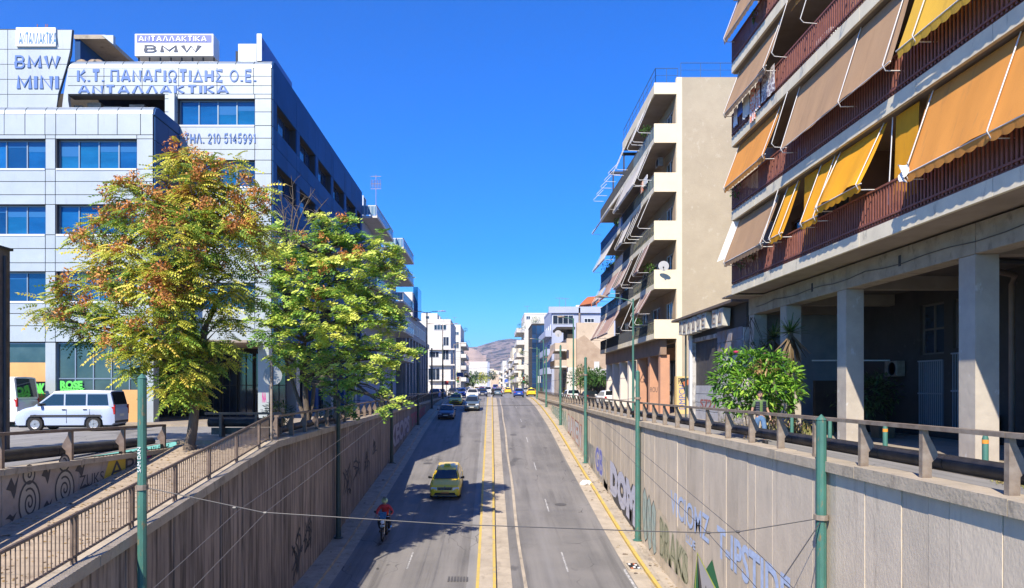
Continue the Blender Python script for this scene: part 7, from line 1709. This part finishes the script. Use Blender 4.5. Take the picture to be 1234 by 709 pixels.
P_SILV = paint('silver', (.45, .46, .48), .5); P_BLUE = paint('blue', (.02, .07, .36), .2); P_BLK = paint('black', (.018, .018, .02)); P_RED = paint('red', (.4, .03, .02)); P_VBLUE = paint('pale_blue_van', (.36, .43, .58))
tx = road_car('bright yellow estate taxi driving towards the camera through the tree shadow', 'estate', px(539, 44.2), 44.2, 180, YT, cat='taxi', taxi=True)
MB().tube([(-.60, -.9, 1.47), (-.58, -.4, 1.50), (-.58, .6, 1.50), (-.60, .9, 1.46)], .015, 5).build('roof_rail', M_CHROME, tx); MB().tube([(.60, -.9, 1.47), (.58, -.4, 1.50), (.58, .6, 1.50), (.60, .9, 1.46)], .015, 5).build('roof_rail', M_CHROME, tx)
road_car('dark navy saloon in the shaded left lane behind the yellow taxi', 'sedan', px(538.6, 79), 79, 180, P_NAVY, detail=1)
road_car('second yellow taxi, farther off behind the dark saloon', 'sedan', px(549.5, 97), 97, 180, YT, cat='taxi', taxi=True, detail=1)
road_car('grey-blue hatchback beside the second yellow taxi', 'suv', px(569, 88), 88, 180, P_GREY, detail=1)
road_car('white car right behind the grey-blue hatchback', 'suv', px(569.5, 108), 108, 180, P_WHITE, detail=1)
cars = [('blue car beside the white one in the queue', 'hatch', 556.5, 122, 180, P_BLUE), ('dark parked car at the end of the left wall', 'sedan', 531, 118, 180, P_NAVY), ('blue parked car against the left pavement before the junction', 'hatch', 524, 106, 180, P_BLUE),
        ('dark blue car near the median in the oncoming queue', 'hatch', 581.5, 128, 180, P_NAVY), ('dark blue car behind it in the oncoming queue', 'sedan', 576, 140, 180, P_BLUE), ('silver car in the oncoming queue', 'hatch', 564, 150, 180, P_SILV),
        ('bright blue hatchback driving away in the right lanes', 'hatch', 625, 122, 0, P_BLUE), ('silver-grey car driving away beyond the junction', 'hatch', 599.5, 130, 0, P_GREY), ('white van facing the camera in the far centre', 'van', 588, 165, 180, P_WHITE),
        ('white car driving away in the far right lane', 'hatch', 602, 165, 0, P_WHITE), ('yellow taxi driving away far along the street', 'sedan', 612, 175, 0, YT), ('yellow taxi standing at the right kerb beyond the rail end', 'sedan', 640, 132, 0, YT),
        ('silver parked car behind the standing taxi', 'hatch', 634, 165, 0, P_SILV), ('far blue bus-like van in the centre of the street', 'cargo', 597, 260, 0, paint('violet', (.08, .08, .4)))]
for lab, kd, a, y, h, c in cars:
    car(lab, kd, px(a, y), y, h, c, detail=0, taxi=(c is YT), cat='taxi' if c is YT else 'car', z=G+.01)
fc = [P_SILV, P_WHITE, P_NAVY, P_GREY, P_BLUE, P_RED, P_BLK, P_WHITE, YT, P_SILV]
FN = {P_SILV.name: 'silver', P_WHITE.name: 'white', P_NAVY.name: 'navy', P_GREY.name: 'grey', P_BLUE.name: 'blue', P_RED.name: 'red', P_BLK.name: 'black', YT.name: 'yellow'}; cnt = [0, 0]
for i in range(22):
    left = i % 3 != 0; y = 190+i*12+rnd.uniform(-3, 3); x = rnd.choice((-2.6, -5.6)) if left else rnd.choice((2.2, 5.5))
    cc = rnd.choice(fc); car('distant %s car, %s in the %s' % (FN[cc.name], ORD[cnt[left]], 'oncoming far queue' if left else 'far lanes driving away'), rnd.choice(('hatch', 'sedan', 'suv')), x, y, 180 if left else 0, cc, detail=0, z=G+.01, group='far traffic oncoming' if left else 'far traffic driving away'); cnt[left] += 1
for i in range(8):
    y = 140+i*13; cc = rnd.choice(fc[:8]); car('%s parked car at the far left kerb, %s from the junction' % (FN[cc.name], ORD[i]), 'hatch', -8.0+.6, y, 180, cc, detail=0, z=G+.01, group='cars parked at the far left kerb')
car('white parked hatchback behind the railing under the beige building', 'hatch', px(688, 84), 84, 4, P_WHITE, detail=1)
car('white parked car beneath the street tree next to the colonnade', 'hatch', px(728, 72), 70, 6, P_WHITE, detail=1)
car('dark parked car between the two white ones', 'sedan', px(707, 82), 80, 5, P_BLK, detail=0)
vn = car('pale blue passenger van with white roof in front of the shop windows', 'van', px(88, 31.4), 31.4, 96, P_VBLUE, cat='van', two=P_WHITE)
for sgn in (1, -1): MB().box(sgn*.875, sgn*.892, -1.5, 1.3, .62, .70).build('side_strip', M_PLAST, vn)
car('white cargo van behind the brick pylon, rear doors to the shop', 'cargo', px(32, 34.4)-2.7, 34.4, 93, P_WHITE, cat='van', detail=1)

# ------------------------------------------------------------------ people and the moped
SKIN = pm('skin', (.42, .25, .17), (.36, .21, .14), 5, .6)
def skin(name, verts, edges, mat, parent, sub=1, root=0):
    me = bpy.data.meshes.new(name); me.from_pydata([v[:3] for v in verts], edges, [])
    o = bpy.data.objects.new(name, me); COL.objects.link(o)
    s = o.modifiers.new('skin', 'SKIN'); u = o.modifiers.new('sub', 'SUBSURF'); u.levels = sub; u.render_levels = sub
    if not me.skin_vertices: me.skin_vertices.new() if hasattr(me.skin_vertices, 'new') else None
    lay = me.skin_vertices[0].data if me.skin_vertices else None
    if lay is None:
        bm = bmesh.new(); bm.from_mesh(me); bm.verts.layers.skin.verify(); bm.to_mesh(me); bm.free(); lay = me.skin_vertices[0].data
    for i, v in enumerate(verts):
        r = v[3]; lay[i].radius = r if isinstance(r, tuple) else (r, r); lay[i].use_root = (i == root)
    dg = bpy.context.evaluated_depsgraph_get(); dg.update()
    n = bpy.data.meshes.new_from_object(o.evaluated_get(dg)); bpy.data.objects.remove(o)
    n.materials.clear(); n.materials.append(mat); n.polygons.foreach_set('use_smooth', [True]*len(n.polygons))
    return link(name, n, parent)
def hand(parent_verts, edges, wi, p, d, side, curl=.5, sc=1.0):
    """palm and five finger chains appended to the skin skeleton at wrist index wi"""
    d = Vector(d).normalized(); sd = Vector(side).normalized(); dn = d.cross(sd).normalized()
    p = Vector(p); k = len(parent_verts)
    parent_verts.append((*(p+d*.05*sc), (.036*sc, .018*sc))); edges.append((wi, k))
    for i, (o, l) in enumerate(((-.030, .062), (-.011, .075), (.010, .070), (.029, .055))):
        a = p+d*.085*sc+sd*o*sc; b = a+(d*.6+dn*curl*.4).normalized()*l*.55*sc; c = b+(d*.4+dn*curl).normalized()*l*.5*sc
        q = len(parent_verts); parent_verts += [(*a, .010*sc), (*b, .009*sc), (*c, .0075*sc)]; edges += [(k, q), (q, q+1), (q+1, q+2)]
    a = p+d*.035*sc-sd*.035*sc; b = a+(d*.7-sd*.6).normalized()*.035*sc; q = len(parent_verts)
    parent_verts += [(*a, .012*sc), (*b, .010*sc), (*(b+d*.028*sc), .008*sc)]; edges += [(k, q), (q, q+1), (q+1, q+2)]
def head_parts(t, c, mat_hair, face=(0, -1, 0), hair=True):
    """a modelled head: skull, jaw, nose, ears, eyes, mouth; face looks along -y"""
    m = MB(); x, y, z = c; prof = [(-.118, .035, .03), (-.105, .052, .012), (-.07, .066, .004), (-.03, .073, 0), (.01, .077, 0), (.05, .076, -.004), (.085, .064, -.012), (.108, .040, -.016), (.120, .008, -.018)]
    for (dz, r, fw) in prof:
        for j in range(16):
            a = 2*math.pi*j/16; ry = r*1.22; m.v.append((x+r*math.cos(a), y-fw+ry*math.sin(a)*(1 if math.sin(a) > 0 else .98), z+dz))
    for i in range(len(prof)-1):
        for j in range(16): a = i*16+j; b = i*16+(j+1) % 16; m.f.append((a, b, b+16, a+16)); m.m.append(0)
    m.f += [tuple(range(16)), tuple(128+j for j in range(16))]; m.m += [0, 0]
    yf = y-.095
    m.add([(x-.012, yf+.01, z+.02), (x+.012, yf+.01, z+.02), (x+.016, yf+.005, z-.028), (x-.016, yf+.005, z-.028), (x, yf-.022, z-.022)], [(0, 1, 4), (1, 2, 4), (2, 3, 4), (3, 0, 4)])
    for s in (-1, 1): m.box(x+s*.073, x+s*.086, y-.015, y+.015, z-.03, z+.03)
    hd_ = m.build('head', SKIN, t, smooth=60)
    q = MB()
    for s in (-1, 1): q.box(x+s*.030-.012, x+s*.030+.012, yf-.002, yf+.01, z+.012, z+.022); q.box(x+s*.030-.016, x+s*.030+.016, yf-.003, yf+.008, z+.034, z+.041)
    q.box(x-.022, x+.022, yf+.0, yf+.012, z-.058, z-.050); q.build('face_features', pm('dark_features', (.05, .03, .025)), hd_)
    if hair:
        m = MB()
        for (dz, r, fw) in [(.035, .082, -.012), (.07, .079, -.006), (.10, .060, -.008), (.125, .030, -.012), (.131, .004, -.012)]:
            for j in range(16): a = 2*math.pi*j/16; m.v.append((x+r*math.cos(a), y-fw+r*1.2*math.sin(a), z+dz))
        for i in range(4):
            for j in range(16): a = i*16+j; b = i*16+(j+1) % 16; m.f.append((a, b, b+16, a+16)); m.m.append(0)
        m.f.append(tuple(64+j for j in range(16))); m.m.append(0)
        m.box(x-.078, x+.078, y+.02, y+.098, z-.04, z+.05); m.build('hair', mat_hair, t, smooth=60)
mx_, my_ = px(916, 24.3), 24.3
man = thing('person', 'man in dark quilted vest, green t-shirt and jeans walking past the bush', 'person', (mx_, my_, G+.005)); ORG[man.name] = Vector((0, 0, 0))
V = [(0, 0, .92, (.13, .10)), (0, 0, 1.12, (.12, .09)), (0, 0, 1.30, (.15, .10)), (0, .01, 1.41, (.09, .07)), (0, 0, 1.48, (.055, .055)), (0, -.01, 1.54, (.05, .05)),
     (.17, 0, 1.38, .058), (.24, -.0, 1.13, .045), (.29, -.10, .90, .033), (-.17, 0, 1.38, .058), (-.25, .02, 1.13, .045), (-.29, .04, .88, .033),
     (.09, 0, .86, .09), (.10, -.13, .50, .062), (.10, -.12, .10, .042), (-.09, 0, .86, .09), (-.10, .06, .48, .062), (-.10, .30, .16, .042), (.10, -.24, .05, .04), (-.10, .22, .05, .04)]
Ed = [(0, 1), (1, 2), (2, 3), (3, 4), (4, 5), (3, 6), (6, 7), (7, 8), (3, 9), (9, 10), (10, 11), (0, 12), (12, 13), (13, 14), (0, 15), (15, 16), (16, 17), (14, 18), (17, 19)]
hand(V, Ed, 8, V[8][:3], (.12, -.3, -1), (0, -1, 0)); hand(V, Ed, 11, V[11][:3], (-.1, .1, -1), (0, -1, 0))
skin('body', V, Ed, SKIN, man)
skin('t_shirt', [(0, 0, .88, (.168, .132)), (0, 0, 1.12, (.145, .112)), (0, 0, 1.30, (.168, .118)), (0, .005, 1.41, (.10, .085)), (.17, 0, 1.38, .075), (.225, 0, 1.17, .066), (-.17, 0, 1.38, .075), (-.235, .015, 1.17, .066)], [(0, 1), (1, 2), (2, 3), (3, 4), (4, 5), (3, 6), (6, 7)], pm('green_cloth', (.10, .17, .06), (.08, .14, .05), 6, .9), man)
VST = pm('navy_quilt', (.018, .025, .05), rough=.5)
for s in (1, -1):
    for k in range(6): 
        z = .95+k*.075; m = MB()
        m.hexa([(s*.055,-.130,z),(s*.175,-.09,z),(s*.185,.12,z),(s*.02,.145,z),(s*.055,-.145,z+.07),(s*.18,-.10,z+.07),(s*.19,.125,z+.07),(s*.02,.155,z+.07)])
        bevel(m.build('quilted_panel', VST, man), .018)
skin('jeans', [(0, 0, 1.0, (.150, .118)), (0, 0, .90, (.158, .125)), (.09, 0, .84, .108), (.10, -.13, .50, .082), (.10, -.12, .12, .066), (-.09, 0, .84, .108), (-.10, .06, .48, .082), (-.10, .29, .18, .066)], [(0, 1), (1, 2), (2, 3), (3, 4), (1, 5), (5, 6), (6, 7)], pm('denim', (.06, .13, .25), (.09, .17, .30), 8, .9), man)
for x, y in ((.10, -.17), (-.10, .26)): bevel(MB().box(x-.06, x+.06, y-.16, y+.15, .0, .13).build('shoe', M_PLAST, man), .03)
head_parts(man, (0, -.015, 1.615), pm('black_hair', (.012, .01, .01), rough=.7))
m = MB().box(-.045, .045, -.112, -.10, 1.505, 1.545)
m.build('beard', MATS['black_hair'], man)
# moped and rider
xm_, ym_ = px(463.5, 34.6), 34.6
zm = zr(ym_)+.005
mo = thing('motorbike', 'dark motorbike ridden towards the camera in the deep shade of the left wall', 'motorbike', (xm_, ym_, zm)); ORG[mo.name] = Vector((0, 0, 0))
for y in (-.62, .66):
    w = MB(); w.tube([(0, y+.27*math.cos(a), .30+.27*math.sin(a)) for a in [k*math.pi/9 for k in range(19)]], .045, 8, cap=False); w = w.build('wheel', M_BLACK, mo, smooth=60)
    q = MB().tube([(0, y+.20*math.cos(a), .30+.20*math.sin(a)) for a in [k*math.pi/8 for k in range(17)]], .015, 5, cap=False)
    for k in range(6): a = k*math.pi/3; q.tube([(0, y, .30), (0, y+.2*math.cos(a), .30+.2*math.sin(a))], .01, 4)
    q.build('rim', M_CHROME, w)
q = MB()
for s in (1, -1): q.tube([(s*.07, -.62, .30), (s*.08, -.42, .92)], .022, 6)
q.tube([(-.34, -.34, 1.02), (-.2, -.40, 1.0), (.2, -.40, 1.0), (.34, -.34, 1.02)], .014, 6).build('fork_and_bars', M_CHROME, mo)
skin('fairing', [(0, -.45, .80, (.13, .10)), (0, -.30, .90, (.14, .10)), (0, .0, .62, (.12, .14)), (0, .45, .66, (.13, .10)), (0, .75, .78, (.08, .06))], [(0, 1), (1, 2), (2, 3), (3, 4)], P_BLK, mo)
MB().hexa([(-.13,-.50,.92),(.13,-.50,.92),(.13,-.47,.92),(-.13,-.47,.92),(-.15,-.40,1.20),(.15,-.40,1.20),(.15,-.38,1.20),(-.15,-.38,1.20)]).build('windshield', M_CARG, mo)
MB().lathe([(.085, 0), (.085, -.02), (.01, -.035)], (0, -.58, .80), 14, ax='y').build('headlight', M_LAMPG, mo, smooth=40)
MB().box(-.06, .06, -.90, -.33, .60, .615).build('mudguard', P_BLK, mo); bevel(MB().box(-.14, .14, .0, .75, .74, .82).build('seat', M_PLAST, mo), .03)
MB().box(-.10, .10, -.62, -.61, .62, .68).build('number_plate', M_PLATE, mo)
for s in (1, -1): MB().tube([(s*.30, -.36, 1.02), (s*.34, -.38, 1.17)], .008, 5).lathe([(.05, -.01), (.055, .0), (.05, .01)], (s*.35, -.38, 1.2), 10, ax='y').build('wing_mirror', M_PLAST, mo)
MB().tube([(.15, .1, .30), (.17, .75, .36)], .045, 8).build('exhaust', M_CHROME, mo)
rd = thing('person', 'motorbike rider in red jacket and pale green helmet', 'person', (xm_, ym_, zm)); ORG[rd.name] = Vector((0, 0, 0))
V = [(0, .28, .88, (.14, .12)), (0, .22, 1.08, (.13, .10)), (0, .14, 1.30, (.16, .10)), (0, .10, 1.40, (.09, .07)), (0, .07, 1.48, .05), (.18, .10, 1.36, .056), (.34, .02, 1.14, .046), (.29, -.28, 1.04, .034), (-.18, .10, 1.36, .056), (-.34, .02, 1.14, .046), (-.29, -.28, 1.04, .034),
     (.11, .22, .86, .09), (.22, -.16, .78, .068), (.18, .06, .38, .045), (-.11, .22, .86, .09), (-.22, -.16, .78, .068), (-.18, .06, .38, .045)]
Ed = [(0, 1), (1, 2), (2, 3), (3, 4), (3, 5), (5, 6), (6, 7), (3, 8), (8, 9), (9, 10), (0, 11), (11, 12), (12, 13), (0, 14), (14, 15), (15, 16)]
hand(V, Ed, 7, V[7][:3], (0, -1, -.1), (-1, 0, 0), 1.2); hand(V, Ed, 10, V[10][:3], (0, -1, -.1), (1, 0, 0), -1.2)
skin('body', V, Ed, SKIN, rd)
skin('jacket', [(0, .28, .88, (.165, .14)), (0, .22, 1.08, (.16, .13)), (0, .14, 1.30, (.19, .13)), (0, .10, 1.41, (.11, .09)), (.18, .10, 1.36, .082), (.34, .02, 1.14, .068), (.29, -.24, 1.05, .052), (-.18, .10, 1.36, .082), (-.34, .02, 1.14, .068), (-.29, -.24, 1.05, .052)], [(0, 1), (1, 2), (2, 3), (3, 4), (4, 5), (5, 6), (3, 7), (7, 8), (8, 9)], pm('red_jacket', (.62, .03, .035), (.5, .025, .03), 4, .6), rd)
skin('trousers', [(0, .28, .88, (.16, .13)), (.11, .20, .84, .11), (.22, -.16, .78, .088), (.18, .05, .40, .07), (-.11, .20, .84, .11), (-.22, -.16, .78, .088), (-.18, .05, .40, .07)], [(0, 1), (1, 2), (2, 3), (0, 4), (4, 5), (5, 6)], pm('dark_trousers', (.03, .03, .035), rough=.9), rd)
for s in (1, -1): bevel(MB().box(s*.18-.05, s*.18+.05, -.12, .14, .26, .35).build('shoe', M_PLAST, rd), .03)
mo.scale = (1.1, 1.1, 1.1); rd.scale = (1.1, 1.1, 1.1)
head_parts(rd, (0, .02, 1.575), MATS['black_hair'], hair=False)
HG = pm('helmet_green', (.42, .58, .30), rough=.25)
m = MB(); 
for (dz, r) in [(-.05, .125), (.0, .135), (.06, .132), (.11, .105), (.145, .06), (.158, .005)]:
    for j in range(18): a = 2*math.pi*j/18; m.v.append((r*math.cos(a), .03+r*1.15*math.sin(a)+(.03 if dz < 0 else 0), 1.59+dz))
for i in range(5):
    for j in range(18): a = i*18+j; b = i*18+(j+1) % 18; m.f.append((a, b, b+18, a+18)); m.m.append(0)
m.f.append(tuple(90+j for j in range(18))); m.m.append(0)
hl = m.build('helmet', HG, rd, smooth=60); ORG[hl.name] = Vector((0, 0, 0))
q = MB()
for s in (-1, 0, 1): q.tube([(s*.05, -.125, 1.64), (s*.05, -.06, 1.735), (s*.045, .05, 1.757), (s*.04, .14, 1.70)], .014, 5)
q.build('helmet_stripe', M_PLAST, hl)
# far rider beyond the junction
xf_, yf_ = px(594, 119), 119
fm = thing('motorbike', 'distant dark motorbike with its rider beyond the end of the median', 'motorbike', (xf_, yf_, G)); ORG[fm.name] = Vector((0, 0, 0))
for y in (-.6, .6): MB().lathe([(.2, -.05), (.3, -.04), (.3, .04), (.2, .05)], (0, y, .30), 14, ax='x').build('wheel', M_BLACK, fm)
skin('fairing', [(0, -.45, .80, (.18, .12)), (0, .0, .62, (.14, .16)), (0, .6, .72, (.15, .12))], [(0, 1), (1, 2)], P_BLK, fm)
fr_ = thing('person', 'distant rider in dark clothing on the far motorbike', 'person', (xf_, yf_, G)); ORG[fr_.name] = Vector((0, 0, 0))
skin('body', [(0, .28, .88, (.16, .14)), (0, .14, 1.30, (.2, .13)), (0, .08, 1.46, .06), (0, .05, 1.6, .11), (.2, .10, 1.34, .08), (.32, -.2, 1.05, .05), (-.2, .10, 1.34, .08), (-.32, -.2, 1.05, .05), (.22, -.16, .78, .09), (.18, .06, .38, .06), (-.22, -.16, .78, .09), (-.18, .06, .38, .06)], [(0, 1), (1, 2), (2, 3), (1, 4), (4, 5), (1, 6), (6, 7), (0, 8), (8, 9), (0, 10), (10, 11)], MATS['dark_trousers'], fr_)

# ------------------------------------------------------------------ the air
hz = MB().box(-5800, 5800, -400, 6700, -11, 420).mesh('haze', [], Vector((0, 0, 0)))
hm = bpy.data.materials.new('haze_air'); hm.use_nodes = True; N = hm.node_tree.nodes; L_ = hm.node_tree.links
N.remove(N['Principled BSDF']); pv = N.new('ShaderNodeVolumePrincipled'); pv.inputs['Color'].default_value = (.72, .82, 1, 1); pv.inputs['Density'].default_value = 0.00015; pv.inputs['Anisotropy'].default_value = 0.3
L_.new(pv.outputs[0], N['Material Output'].inputs['Volume']); hz.materials.append(hm)
tag(link('haze', hz), kind='stuff')
